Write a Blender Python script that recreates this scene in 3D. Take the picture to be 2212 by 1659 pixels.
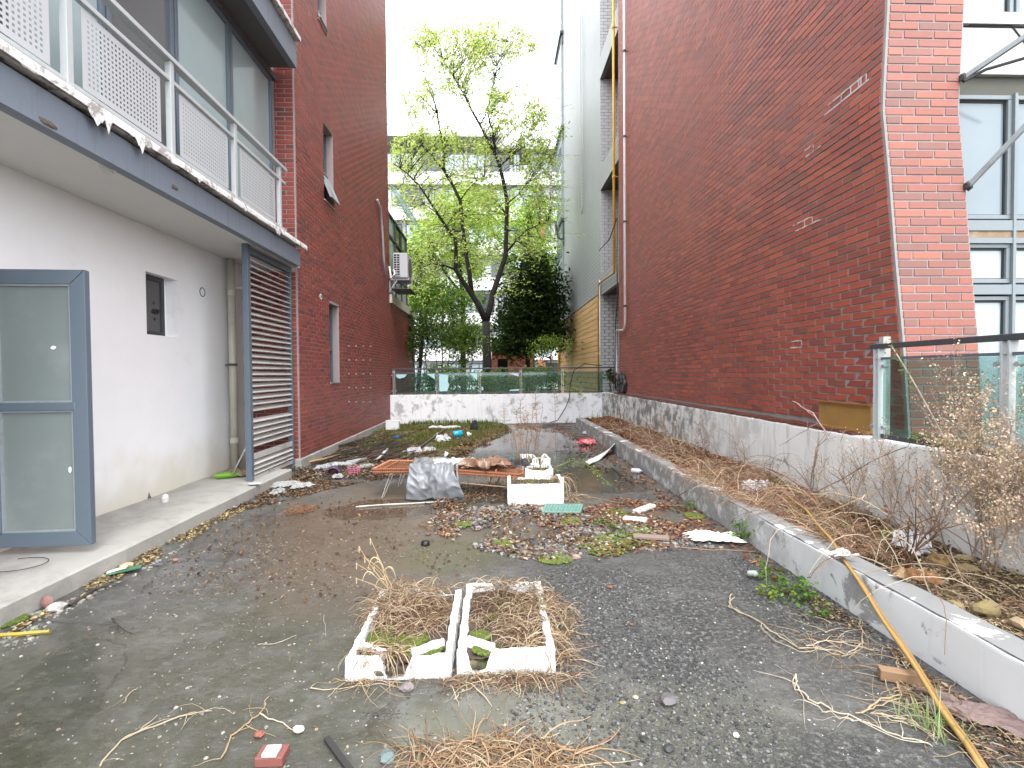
import bpy, math, random
import numpy as np
from mathutils import Vector, Matrix, noise

# ------------------------------------------------------------------ camera, sky, sun, exposure
SC = bpy.context.scene
for o in list(bpy.data.objects): bpy.data.objects.remove(o)
R = math.radians
CAM_H = 1.42
PITCH, YAW, ROLL = 1.25, 1.97, -0.45
FD = 1075.0                      # focal length in units of the 2212-wide picture
cam_d = bpy.data.cameras.new('camera'); cam = bpy.data.objects.new('camera', cam_d)
SC.collection.objects.link(cam); SC.camera = cam
cam_d.sensor_width = 36; cam_d.lens = 36*FD/2212; cam_d.clip_end = 800; cam_d.clip_start = .05
ROT = Matrix.Rotation(R(-YAW), 3, 'Z') @ Matrix.Rotation(R(90-PITCH), 3, 'X') @ Matrix.Rotation(R(ROLL), 3, 'Z')
CL = Vector((0, 0, CAM_H))
cam.matrix_world = Matrix.Translation(CL) @ ROT.to_4x4()

SUN_EL, SUN_AZ = R(58), R(165)
w = bpy.data.worlds.new('World'); SC.world = w; w.use_nodes = True
nt = w.node_tree; nt.nodes.clear()
wo = nt.nodes.new('ShaderNodeOutputWorld'); bg = nt.nodes.new('ShaderNodeBackground')
sky = nt.nodes.new('ShaderNodeTexSky'); sky.sky_type = 'NISHITA'; sky.sun_disc = False
sky.sun_elevation = SUN_EL; sky.sun_rotation = SUN_AZ; sky.dust_density = 4; sky.air_density = 1
hsv = nt.nodes.new('ShaderNodeHueSaturation'); hsv.inputs['Saturation'].default_value = .3
mx = nt.nodes.new('ShaderNodeMix'); mx.data_type = 'RGBA'; mx.inputs[0].default_value = .8
mx.inputs[7].default_value = (12.6, 13.0, 13.6, 1)           # even white cloud cover over the clear sky
nt.links.new(sky.outputs[0], hsv.inputs['Color']); nt.links.new(hsv.outputs[0], mx.inputs[6])
nt.links.new(mx.outputs[2], bg.inputs[0]); bg.inputs[1].default_value = .12
nt.links.new(bg.outputs[0], wo.inputs[0])
sd = bpy.data.lights.new('sun', 'SUN'); sd.energy = .9; sd.angle = R(25); sd.color = (1, .97, .92)
sun = bpy.data.objects.new('sun', sd); SC.collection.objects.link(sun)
sv = Vector((math.sin(SUN_AZ)*math.cos(SUN_EL), math.cos(SUN_AZ)*math.cos(SUN_EL), math.sin(SUN_EL)))
sun.rotation_euler = sv.to_track_quat('Z', 'Y').to_euler()
SC.render.engine = 'CYCLES'
SC.view_settings.view_transform = 'Standard'; SC.view_settings.look = 'None'
SC.view_settings.exposure = 1.66; SC.view_settings.gamma = 1
SC.cycles.max_bounces = 7; SC.cycles.diffuse_bounces = 3; SC.cycles.transparent_max_bounces = 24

# ------------------------------------------------------------------ helpers
rnd = random.Random(7)
def ray(x, y): return ROT @ Vector(((x-1106)/FD, -(y-829.5)/FD, -1))
def G(x, y, z=0.0):
    d = ray(x, y); t = (z-CAM_H)/d.z; return CL + d*t
def P(x, y, Y):
    d = ray(x, y); return CL + d*(Y/d.y)
def W(x, y, X):
    d = ray(x, y); return CL + d*(X/d.x)
def L(c): return tuple(((v/255)/12.92 if v/255 <= .04045 else ((v/255+.055)/1.055)**2.4) for v in c)

def link(o, parent=None):
    SC.collection.objects.link(o)
    if parent is not None: o.parent = parent
    return o
def tag(o, label=None, cat=None, group=None, kind=None):
    if label: o['label'] = label
    if cat: o['category'] = cat
    if group: o['group'] = group
    if kind: o['kind'] = kind
    return o
def empty(name, loc=(0, 0, 0), label=None, cat=None, group=None, rz=0):
    o = bpy.data.objects.new(name, None); link(o); o.location = loc; o.rotation_euler.z = rz
    o.empty_display_size = .1
    return tag(o, label, cat, group)
def copy_tree(o, loc=None, label=None, group=None, rz=None, sc=None):
    c = o.copy(); SC.collection.objects.link(c)
    for ch in list(o.children):
        d = ch.copy(); SC.collection.objects.link(d); d.parent = c
        for g in list(ch.children):
            e = g.copy(); SC.collection.objects.link(e); e.parent = d
    if loc is not None: c.location = loc
    if rz is not None: c.rotation_euler.z = rz
    if sc is not None: c.scale = sc
    if label: c['label'] = label
    if group: c['group'] = group
    return c

class Fr:                       # local frame: u along, v up, n out
    def __init__(s, o, u, n, v=(0, 0, 1)):
        s.o, s.u, s.n, s.v = Vector(o), Vector(u).normalized(), Vector(n).normalized(), Vector(v).normalized()
    def __call__(s, u, v, n=0): return s.o + s.u*u + s.v*v + s.n*n
WORLD = Fr((0, 0, 0), (1, 0, 0), (0, 1, 0))

class MB:
    def __init__(s): s.v = []; s.f = []; s.c = []
    def add(s, vs, fs, col=(1, 1, 1)):
        b = len(s.v); s.v.extend([tuple(v) for v in vs]); s.f.extend([tuple(i+b for i in f) for f in fs])
        if isinstance(col, list): s.c.extend(col)
        else: s.c.extend([col]*len(vs))
        return s
    def fbox(s, F, u0, u1, v0, v1, n0, n1, col=(1, 1, 1)):
        vs = [F(u, v, n) for n in (n0, n1) for v in (v0, v1) for u in (u0, u1)]
        return s.add(vs, [(0, 2, 3, 1), (4, 5, 7, 6), (0, 1, 5, 4), (2, 6, 7, 3), (0, 4, 6, 2), (1, 3, 7, 5)], col)
    def box(s, x0, x1, y0, y1, z0, z1, col=(1, 1, 1)):
        vs = [(x, y, z) for z in (z0, z1) for y in (y0, y1) for x in (x0, x1)]
        return s.add(vs, [(0, 2, 3, 1), (4, 5, 7, 6), (0, 1, 5, 4), (2, 6, 7, 3), (0, 4, 6, 2), (1, 3, 7, 5)], col)
    def bar(s, a, b, w_, h_, col=(1, 1, 1), up=(0, 0, 1)):
        a, b = Vector(a), Vector(b); d = (b-a).normalized(); sx = d.cross(Vector(up))
        if sx.length < 1e-3: sx = d.cross(Vector((1, 0, 0)))
        sx.normalize(); sy = sx.cross(d)
        vs = [p+sx*i*w_/2+sy*j*h_/2 for p in (a, b) for j in (-1, 1) for i in (-1, 1)]
        return s.add(vs, [(0, 2, 3, 1), (4, 5, 7, 6), (0, 1, 5, 4), (2, 6, 7, 3), (0, 4, 6, 2), (1, 3, 7, 5)], col)
    def tube(s, pts, r, n=6, col=(1, 1, 1), cap=True):
        pts = [Vector(p) for p in pts]; m = len(pts)
        if not isinstance(r, (list, tuple)): r = [r]*m
        vs = []; fs = []; ref = None; prev = None
        for i, p in enumerate(pts):
            d = (pts[min(i+1, m-1)]-pts[max(i-1, 0)])
            if d.length < 1e-9: d = Vector((0, 0, 1))
            d.normalize()
            if ref is None:
                ref = d.cross(Vector((.3, .2, 1)));
                if ref.length < 1e-3: ref = d.cross(Vector((1, 0, 0)))
            ref = (ref - d*ref.dot(d)).normalized(); q = d.cross(ref)
            for k in range(n):
                a = 2*math.pi*k/n; vs.append(p + (ref*math.cos(a)+q*math.sin(a))*r[i])
        for i in range(m-1):
            for k in range(n):
                a = i*n+k; b = i*n+(k+1) % n; fs.append((a, b, b+n, a+n))
        if cap: fs.append(tuple(range(n))[::-1]); fs.append(tuple((m-1)*n+k for k in range(n)))
        return s.add(vs, fs, col)
    def lathe(s, o, prof, n=16, col=(1, 1, 1), ax=(0, 0, 1), cols=None):
        ax = Vector(ax).normalized(); x = ax.orthogonal().normalized(); y = ax.cross(x); o = Vector(o)
        vs = []; fs = []; cs = []
        for j, (r, h) in enumerate(prof):
            for k in range(n):
                a = 2*math.pi*k/n; vs.append(o+ax*h+(x*math.cos(a)+y*math.sin(a))*r); cs.append(cols[j] if cols else col)
        for j in range(len(prof)-1):
            for k in range(n):
                a = j*n+k; b = j*n+(k+1) % n; fs.append((a, b, b+n, a+n))
        return s.add(vs, fs, cs)
    def grid(s, fn, nu, nv, col=(1, 1, 1)):
        vs = []; cs = []
        for j in range(nv+1):
            for i in range(nu+1):
                vs.append(fn(i/nu, j/nv)); cs.append(col(i/nu, j/nv) if callable(col) else col)
        fs = [(j*(nu+1)+i, j*(nu+1)+i+1, (j+1)*(nu+1)+i+1, (j+1)*(nu+1)+i) for j in range(nv) for i in range(nu)]
        return s.add(vs, fs, cs)
    def rock(s, c, sx, sy, sz, col=(1, 1, 1), seed=0, rz=0, rough=.35, sub=1):
        vs, fs = ICO[sub]; m = Matrix.Rotation(rz, 3, 'Z'); out = []
        for v in vs:
            k = 1 + rough*noise.noise(v*1.3+Vector((seed*3.1, seed*1.7, seed)))
            out.append(Vector(c) + m @ Vector((v.x*sx*k, v.y*sy*k, v.z*sz*k)))
        return s.add(out, fs, col)
    def build(s, name, mat, parent=None, smooth=False, solid=0, bevel=0, sub=0):
        me = bpy.data.meshes.new(name); me.from_pydata(s.v, [], s.f); me.update()
        a = me.color_attributes.new('col', 'FLOAT_COLOR', 'POINT')
        arr = np.ones((len(s.v), 4), dtype=np.float32); arr[:, :3] = np.array(s.c, dtype=np.float32)
        a.data.foreach_set('color', arr.ravel())
        me.materials.append(mat)
        if smooth: me.polygons.foreach_set('use_smooth', [True]*len(me.polygons))
        o = bpy.data.objects.new(name, me); link(o, parent)
        if parent is not None and parent.type == 'EMPTY' and not parent.parent:
            pass
        if solid:
            m = o.modifiers.new('s', 'SOLIDIFY'); m.thickness = solid; m.offset = 0
        if sub:
            m = o.modifiers.new('u', 'SUBSURF'); m.levels = sub; m.render_levels = sub
        if bevel:
            m = o.modifiers.new('b', 'BEVEL'); m.width = bevel; m.segments = 2; m.limit_method = 'ANGLE'
        return o
def _ico(sub):
    import bmesh
    bm = bmesh.new(); bmesh.ops.create_icosphere(bm, subdivisions=sub, radius=1)
    vs = [v.co.copy() for v in bm.verts]; fs = [tuple(v.index for v in f.verts) for f in bm.faces]; bm.free()
    return vs, fs
ICO = {1: _ico(1), 2: _ico(2), 3: _ico(3)}
class V:                          # a mesh builder whose coordinates are relative to a thing's base
    pass
def place(root, *objs):           # children were built in world coordinates: keep them there under a moved root
    bpy.context.view_layer.update()
def mk(name, loc, label, cat, group=None):
    """thing whose parts are built in world coordinates; the parts are shifted to the base on finishing"""
    return empty(name, loc, label, cat, group)
def settle(root):
    """shift world-built part meshes into the root's frame"""
    off = Vector(root.location); 
    done = set()
    def go(o):
        for ch in o.children:
            if ch.data is not None and ch.data.name not in done:
                ch.data.transform(Matrix.Translation(-off)); done.add(ch.data.name)
            go(ch)
    go(root)
def single(mb, name, mat, label, cat, group=None, smooth=False, **k):
    """one-mesh thing with its origin at its base"""
    vs = np.array(mb.v); c = (vs.min(0)+vs.max(0))/2; c[2] = vs[:, 2].min()
    mb.v = [tuple(p) for p in (vs-c)]
    o = mb.build(name, mat, None, smooth, **k); o.location = c
    return tag(o, label, cat, group)

# ------------------------------------------------------------------ materials
def newmat(name):
    m = bpy.data.materials.new(name); m.use_nodes = True; t = m.node_tree; t.nodes.clear()
    return m, t
class N:
    def __init__(s, t): s.t = t
    def n(s, typ, **k):
        o = s.t.nodes.new(typ)
        for a, b in k.items(): setattr(o, a, b)
        return o
    def l(s, a, b): s.t.links.new(a, b)
    def pos(s): return s.n('ShaderNodeNewGeometry').outputs['Position']
    def m(s, op, a, b=None, c=None, clamp=False):
        o = s.n('ShaderNodeMath', operation=op, use_clamp=clamp)
        for i, x in enumerate((a, b, c)):
            if x is None: continue
            if isinstance(x, (int, float)): o.inputs[i].default_value = x
            else: s.l(x, o.inputs[i])
        return o.outputs[0]
    def ramp(s, x, a, b, lo=0., hi=1.):
        o = s.n('ShaderNodeMapRange', interpolation_type='SMOOTHSTEP'); s.l(x, o.inputs[0])
        o.inputs[1].default_value = a; o.inputs[2].default_value = b; o.inputs[3].default_value = lo; o.inputs[4].default_value = hi
        return o.outputs[0]
    def noise(s, vec, scale, det=4, rough=.55, dist=0.):
        o = s.n('ShaderNodeTexNoise'); s.l(vec, o.inputs['Vector']); o.inputs['Scale'].default_value = scale
        o.inputs['Detail'].default_value = det; o.inputs['Roughness'].default_value = rough; o.inputs['Distortion'].default_value = dist
        return o.outputs[0]
    def vmul(s, vec, v):
        o = s.n('ShaderNodeVectorMath', operation='MULTIPLY'); s.l(vec, o.inputs[0]); o.inputs[1].default_value = v; return o.outputs[0]
    def mix(s, f, a, b, typ='MIX'):
        o = s.n('ShaderNodeMix', data_type='RGBA', blend_type=typ)
        if isinstance(f, (int, float)): o.inputs[0].default_value = f
        else: s.l(f, o.inputs[0])
        for i, x in ((6, a), (7, b)):
            if isinstance(x, tuple): o.inputs[i].default_value = (*x[:3], 1)
            else: s.l(x, o.inputs[i])
        return o.outputs[2]
    def fmix(s, f, a, b):
        o = s.n('ShaderNodeMix', data_type='FLOAT')
        s.l(f, o.inputs[0]) if not isinstance(f, (int, float)) else setattr(o.inputs[0], 'default_value', f)
        for i, x in ((2, a), (3, b)):
            if isinstance(x, (int, float)): o.inputs[i].default_value = x
            else: s.l(x, o.inputs[i])
        return o.outputs[0]
    def bump(s, h, st, dist=.01):
        o = s.n('ShaderNodeBump'); o.inputs['Strength'].default_value = st; o.inputs['Distance'].default_value = dist
        s.l(h, o.inputs['Height']); return o.outputs[0]
    def out(s, col, rough=.7, bump=None, spec=.5, metal=0., extra=None):
        p = s.n('ShaderNodeBsdfPrincipled'); o = s.n('ShaderNodeOutputMaterial')
        for k, x in (('Base Color', col), ('Roughness', rough), ('Metallic', metal), ('Specular IOR Level', spec)):
            if isinstance(x, tuple): p.inputs[k].default_value = (*x[:3], 1)
            elif isinstance(x, (int, float)): p.inputs[k].default_value = x
            else: s.l(x, p.inputs[k])
        if bump: s.l(bump, p.inputs['Normal'])
        s.l(p.outputs[0], o.inputs[0]); return p
    def emask(s, pos, cx, cy, rx, ry, rot=0, amp=.5, nscale=2., soft=.35, seed=0):
        """soft noisy ellipse on the ground plane, 1 inside"""
        mp = s.n('ShaderNodeMapping', vector_type='TEXTURE'); s.l(pos, mp.inputs[0])
        mp.inputs['Location'].default_value = (cx, cy, 0); mp.inputs['Rotation'].default_value = (0, 0, R(rot)); mp.inputs['Scale'].default_value = (rx, ry, 1)
        sp = s.n('ShaderNodeSeparateXYZ'); s.l(mp.outputs[0], sp.inputs[0])
        d = s.m('SQRT', s.m('ADD', s.m('MULTIPLY', sp.outputs[0], sp.outputs[0]), s.m('MULTIPLY', sp.outputs[1], sp.outputs[1])))
        ad = s.n('ShaderNodeVectorMath', operation='ADD'); s.l(pos, ad.inputs[0]); ad.inputs[1].default_value = (seed*7.3, seed*3.1, 0)
        nz = s.noise(ad.outputs[0], nscale, 5, .6)
        d2 = s.m('ADD', d, s.m('MULTIPLY', s.m('SUBTRACT', nz, .5), amp*2))
        return s.ramp(d2, 1-soft, 1+soft*.3, 1., 0.)

def simple(name, col, rough=.6, nscale=30, namt=.15, bump=.15, metal=0., spec=.5, dirt=0., dirt_sheen_col=(.12, .1, .08), vcol=False, bdist=.004):
    m, t = newmat(name); n = N(t); p = n.pos()
    nz = n.noise(p, nscale, 4)
    if vcol:
        a = n.n('ShaderNodeAttribute', attribute_name='col').outputs['Color']; base = n.mix(1., a, tuple(col), 'MULTIPLY')
    else: base = tuple(col)
    dark = n.mix(1., base, (1-namt, 1-namt, 1-namt), 'MULTIPLY'); c = n.mix(nz, dark, base)
    if dirt:
        d = n.ramp(n.noise(p, nscale*.13+1.5, 6, .65), .5, .72); c = n.mix(n.m('MULTIPLY', d, dirt), c, dirt_sheen_col)
    n.out(c, rough, n.bump(nz, bump, bdist), spec, metal); return m

def leafmat(name, trans=.45, rough=.5, gain=1.):
    m, t = newmat(name); n = N(t)
    a = n.n('ShaderNodeAttribute', attribute_name='col').outputs['Color']
    if gain != 1: a = n.mix(1., a, (gain, gain, gain), 'MULTIPLY')
    p = n.n('ShaderNodeBsdfPrincipled'); n.l(a, p.inputs['Base Color']); p.inputs['Roughness'].default_value = rough
    p.inputs['Specular IOR Level'].default_value = .25
    tr = n.n('ShaderNodeBsdfTranslucent'); n.l(n.mix(1., a, (1.15, 1.15, .6), 'MULTIPLY'), tr.inputs[0])
    ms = n.n('ShaderNodeMixShader'); ms.inputs[0].default_value = trans
    n.l(p.outputs[0], ms.inputs[1]); n.l(tr.outputs[0], ms.inputs[2])
    o = n.n('ShaderNodeOutputMaterial'); n.l(ms.outputs[0], o.inputs[0]); return m

def glassmat(name, tint, refl=.12, rough=.03, dirty=.0, dirt_sheen_col=(.5, .55, .55)):
    m, t = newmat(name); n = N(t)
    tr = n.n('ShaderNodeBsdfTransparent'); tr.inputs[0].default_value = (*tint, 1)
    gl = n.n('ShaderNodeBsdfGlossy'); gl.inputs['Roughness'].default_value = rough; gl.inputs[0].default_value = (.9, .95, .95, 1)
    lw = n.n('ShaderNodeLayerWeight'); lw.inputs[0].default_value = .35
    f = n.m('ADD', n.m('MULTIPLY', lw.outputs[0], .22), refl, clamp=True)
    ms = n.n('ShaderNodeMixShader'); n.l(f, ms.inputs[0]); n.l(tr.outputs[0], ms.inputs[1]); n.l(gl.outputs[0], ms.inputs[2])
    last = ms.outputs[0]
    if dirty:
        df = n.n('ShaderNodeBsdfDiffuse'); df.inputs[0].default_value = (*dirt_sheen_col, 1)
        d = n.m('MULTIPLY', n.ramp(n.noise(n.pos(), 2.2, 6, .6), .3, .75), dirty)
        m2 = n.n('ShaderNodeMixShader'); n.l(d, m2.inputs[0]); n.l(last, m2.inputs[1]); n.l(df.outputs[0], m2.inputs[2]); last = m2.outputs[0]
    o = n.n('ShaderNodeOutputMaterial'); n.l(last, o.inputs[0]); return m

def stucco(name, base, stain, lo, hi, scale=1.2, streak=0., seed=0, rough=.85, bump=.35, low=None, amt=1., zone=None, top=None):
    """painted render with flaking, vertical run marks and grime; all of it fixed to the wall"""
    m, t = newmat(name); n = N(t); p = n.pos()
    ad = n.n('ShaderNodeVectorMath', operation='ADD'); n.l(p, ad.inputs[0]); ad.inputs[1].default_value = (seed*5.1, seed*2.3, seed)
    q = ad.outputs[0]
    a = n.noise(q, scale, 8, .68, .4); k = n.ramp(a, lo, hi)
    if streak:
        s1 = n.noise(n.vmul(q, (6, 6, .55)), 2.0, 6, .7); k2 = n.m('MULTIPLY', n.ramp(s1, .5, .68), streak)
        k = n.m('MAXIMUM', k, k2)
    k = n.m('MULTIPLY', k, amt)
    if zone or top:
        s3 = n.n('ShaderNodeSeparateXYZ'); n.l(p, s3.inputs[0])
    if zone:     # this stretch of the wall has lost most of its paint
        yy = n.m('ADD', s3.outputs[1], n.m('MULTIPLY', n.m('SUBTRACT', n.noise(q, 1.6, 6, .65), .5), zone[2]))
        k = n.m('MAXIMUM', k, n.m('MULTIPLY', n.ramp(yy, zone[0], zone[1]), n.ramp(n.noise(q, 4.5, 7, .7), zone[3], zone[3]+.16)))
    if top:      # black algae creeping down from the coping
        zz = n.m('SUBTRACT', s3.outputs[2], n.m('MULTIPLY', n.noise(n.vmul(q, (5, 5, .3)), 2.2, 6, .75), top[1]))
        k = n.m('MAXIMUM', k, n.m('MULTIPLY', n.ramp(zz, top[0]-.12, top[0]+.02), top[2]))
    fine = n.noise(q, 24, 4); c = n.mix(k, base, n.mix(fine, stain, tuple(x*1.9 for x in stain)))
    c = n.mix(n.m('MULTIPLY', n.noise(q, 3.5, 5), .22), c, tuple(x*.62 for x in base))
    if low:      # damp yellowing near the floor
        sp = n.n('ShaderNodeSeparateXYZ'); n.l(p, sp.inputs[0])
        h = n.m('ADD', sp.outputs[2], n.m('MULTIPLY', n.m('SUBTRACT', n.noise(q, 2.5, 5), .5), .7))
        c = n.mix(n.ramp(h, .1, .75, .8, 0.), c, low)
    h = n.m('ADD', n.m('MULTIPLY', k, -.6), n.m('MULTIPLY', fine, .3))
    n.out(c, rough, n.bump(h, bump, .006)); return m

BRICK_SPOTS = []     # filled below: white mortar smears on the right wall
def brickmat(name, rough=.5):
    m, t = newmat(name); n = N(t); p = n.pos()
    a = n.n('ShaderNodeAttribute', attribute_name='col').outputs['Color']
    oi = n.n('ShaderNodeObjectInfo').outputs['Random']
    nz = n.noise(p, 60, 4, .65); big = n.noise(p, .9, 5, .6)
    c = n.mix(1., a, n.mix(nz, (.78, .76, .76), (1.08, 1.06, 1.05)), 'MULTIPLY')
    c = n.mix(n.ramp(big, .4, .75, 0., .15), c, n.mix(1., c, (.72, .7, .72), 'MULTIPLY'))
    # thin lime bloom
    bl = n.ramp(n.noise(n.vmul(p, (1, 1, .35)), 7, 6, .7), .55, .85, .0, .13)
    c = n.mix(bl, c, (.42, .36, .34))
    n.out(c, rough, n.bump(nz, .25, .002), .33); return m

def vc(c, j=.15, r=None):
    r = r or rnd; k = 1+r.uniform(-j, j); return tuple(max(0, x*k*(1+r.uniform(-j*.3, j*.3))) for x in c)

M = {}
M['brick'] = brickmat('fired brick tile')
M['mortar_r'] = stucco('grey mortar', (.30, .28, .27), (.18, .17, .17), .6, .85, 3)
M['mortar_l'] = stucco('mauve mortar', (.31, .26, .26), (.2, .16, .16), .6, .85, 3)
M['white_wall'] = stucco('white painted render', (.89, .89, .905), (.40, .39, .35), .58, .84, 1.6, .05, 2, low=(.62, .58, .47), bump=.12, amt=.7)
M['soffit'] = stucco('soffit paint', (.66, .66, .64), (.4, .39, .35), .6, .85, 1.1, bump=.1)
M['far_wall'] = stucco('flaking white wall', (.76, .765, .79), (.20, .20, .20), .52, .62, 3.2, .35, 3, bump=.6, amt=.8, top=(.80, .35, .8))
M['parapet'] = stucco('mould run white wall', (.80, .805, .80), (.13, .13, .12), .60, .70, 2.6, .5, 5, bump=.6, zone=(4.5, 8.5, 3., .42), top=(.84, .5, .85))
M['planter'] = stucco('planter wall paint', (.70, .71, .72), (.20, .20, .195), .575, .63, 3.6, .12, 8, bump=.5, zone=(3.3, 4.2, 1.6, .36))
M['planter_far'] = stucco('bare planter cement', (.36, .35, .32), (.13, .13, .12), .45, .62, 1.8, .4, 9, bump=.6)
M['cement'] = stucco('pale cement', (.37, .36, .335), (.19, .18, .165), .42, .66, 2.2, 0, 4, bump=.3)
M['cement_top'] = stucco('grey cement with paint remains', (.22, .22, .22), (.68, .68, .67), .56, .6, 3.2, 0, 6, bump=.5)
M['beam'] = stucco('slate blue fascia paint', (.17, .20, .245), (.09, .09, .1), .52, .75, 1.6, .5, 7, bump=.2, rough=.6)
M['lip'] = stucco('peeling white lip', (.74, .72, .71), (.2, .18, .17), .5, .6, 7, 0, 3, bump=.8)
M['blue_metal'] = simple('slate blue painted aluminium', (.105, .135, .17), .42, 40, .12, .05, spec=.5)
M['dark_metal'] = simple('dark grey aluminium', (.055, .062, .07), .45, 40, .2, .05)
M['grey_metal'] = simple('weathered grey steel', (.33, .36, .38), .5, 25, .25, .08, metal=.2, dirt=.4)
M['rail_metal'] = simple('powder coated pale rail', (.44, .46, .47), .45, 25, .12, .05, dirt=.25, dirt_sheen_col=(.3, .3, .29))
M['white_metal'] = simple('white perforated sheet', (.46, .47, .49), .5, 25, .08, .03)
M['slat'] = simple('grey louvre paint', (.52, .505, .485), .55, 18, .25, .08, dirt=.5, dirt_sheen_col=(.2, .18, .16))
M['cream_pipe'] = simple('cream pvc pipe', (.60, .57, .48), .45, 12, .15, .03, dirt=.5, dirt_sheen_col=(.3, .27, .2))
M['white_pipe'] = simple('white pvc', (.66, .66, .66), .4, 12, .15, .03, dirt=.3)
M['grey_pipe'] = simple('grey conduit', (.40, .40, .41), .45, 12, .15, .03)
M['yellow_pipe'] = simple('yellow gas pipe', (.72, .38, .02), .45, 14, .2, .03, dirt=.3)
M['black'] = simple('black rubber', (.018, .018, .019), .5, 40, .3, .1)
M['interior'] = simple('dark room', (.02, .022, .024), .9, 5, .2, 0)  # near-black colour stands in for the darkness of unlit rooms
M['pane_dark'] = simple('dark glazing', (.05, .06, .065), .08, 3, .3, 0, spec=.7)
M['pane_teal'] = simple('blue green backed glazing', (.34, .43, .44), .1, 1.3, .25, 0, spec=.7)
M['pane_grey'] = simple('drawn grey blind behind glass', (.13, .13, .135), .12, 1.3, .2, 0, spec=.5)
M['pane_blue'] = simple('grey blue glazing', (.20, .255, .285), .1, 1.5, .35, 0, spec=.7)
M['frame_grey'] = simple('grey window frame', (.20, .23, .25), .45, 20, .15, .05)
M['pane_pale'] = simple('pale blue backed glazing', (.38, .45, .50), .1, 1.5, .2, 0, spec=.7)
M['frost'] = simple('frosted green glass', (.215, .25, .245), .13, 1.1, .3, .02, spec=.7, dirt=.35, dirt_sheen_col=(.32, .34, .33))  # pale blotches stand in for reflections on the door glass
M['fence_glass'] = glassmat('green laminated glass', (.66, .80, .77), .04, .03, .10, (.14, .26, .24))
M['film'] = simple('torn cyan film', (.42, .66, .70), .3, 10, .15, .05)
M['v'] = simple('mixed solid', (1, 1, 1), .65, 60, .15, .12, vcol=True)
M['vg'] = simple('mixed glossy', (1, 1, 1), .25, 20, .1, .05, vcol=True)
M['vr'] = simple('mixed rough', (1, 1, 1), .9, 90, .3, .4, vcol=True)
M['leaf'] = leafmat('leaf', .55, .5, 1.35); M['dry'] = leafmat('dry plant', .2, .8)
M['bark'] = simple('dark bark', (.022, .017, .015), .85, 16, .5, .8, bdist=.02)
M['foam'] = stucco('white polystyrene', (.74, .74, .74), (.30, .27, .22), .56, .74, 9, 0, 1, bump=.35, rough=.7, amt=.6)
M['foam_clean'] = stucco('clean polystyrene', (.82, .82, .83), (.42, .40, .36), .66, .85, 6, 0, 4, bump=.25, rough=.7, amt=.6)
M['smear'] = stucco('thin mortar smear', (.60, .54, .52), (.2, .09, .07), .5, .6, 14, 0, 1, bump=.2)
M['soil'] = stucco('planter soil', (.085, .06, .042), (.03, .022, .017), .4, .65, 9, 0, 2, bump=1., rough=.95)
M['moss'] = stucco('moss', (.075, .10, .012), (.03, .045, .008), .4, .65, 22, 0, 2, bump=1., rough=.95)
M['tarp'] = simple('grey plastic sheet', (.21, .22, .235), .36, 5, .35, .3, bdist=.02, spec=.5)
M['wood_ochre'] = simple('ochre varnished board', (.36, .20, .055), .5, 8, .35, .1, dirt=.5, dirt_sheen_col=(.15, .08, .03))
M['bamboo'] = simple('dry bamboo cane', (.40, .22, .05), .4, 14, .3, .1)
M['tile_red'] = simple('dark red coping tile', (.15, .048, .036), .35, 20, .3, .1)
M['tile_white'] = simple('white glazed brick', (.56, .565, .58), .5, 20, .12, .05, dirt=.3, dirt_sheen_col=(.3, .3, .3))
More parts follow.
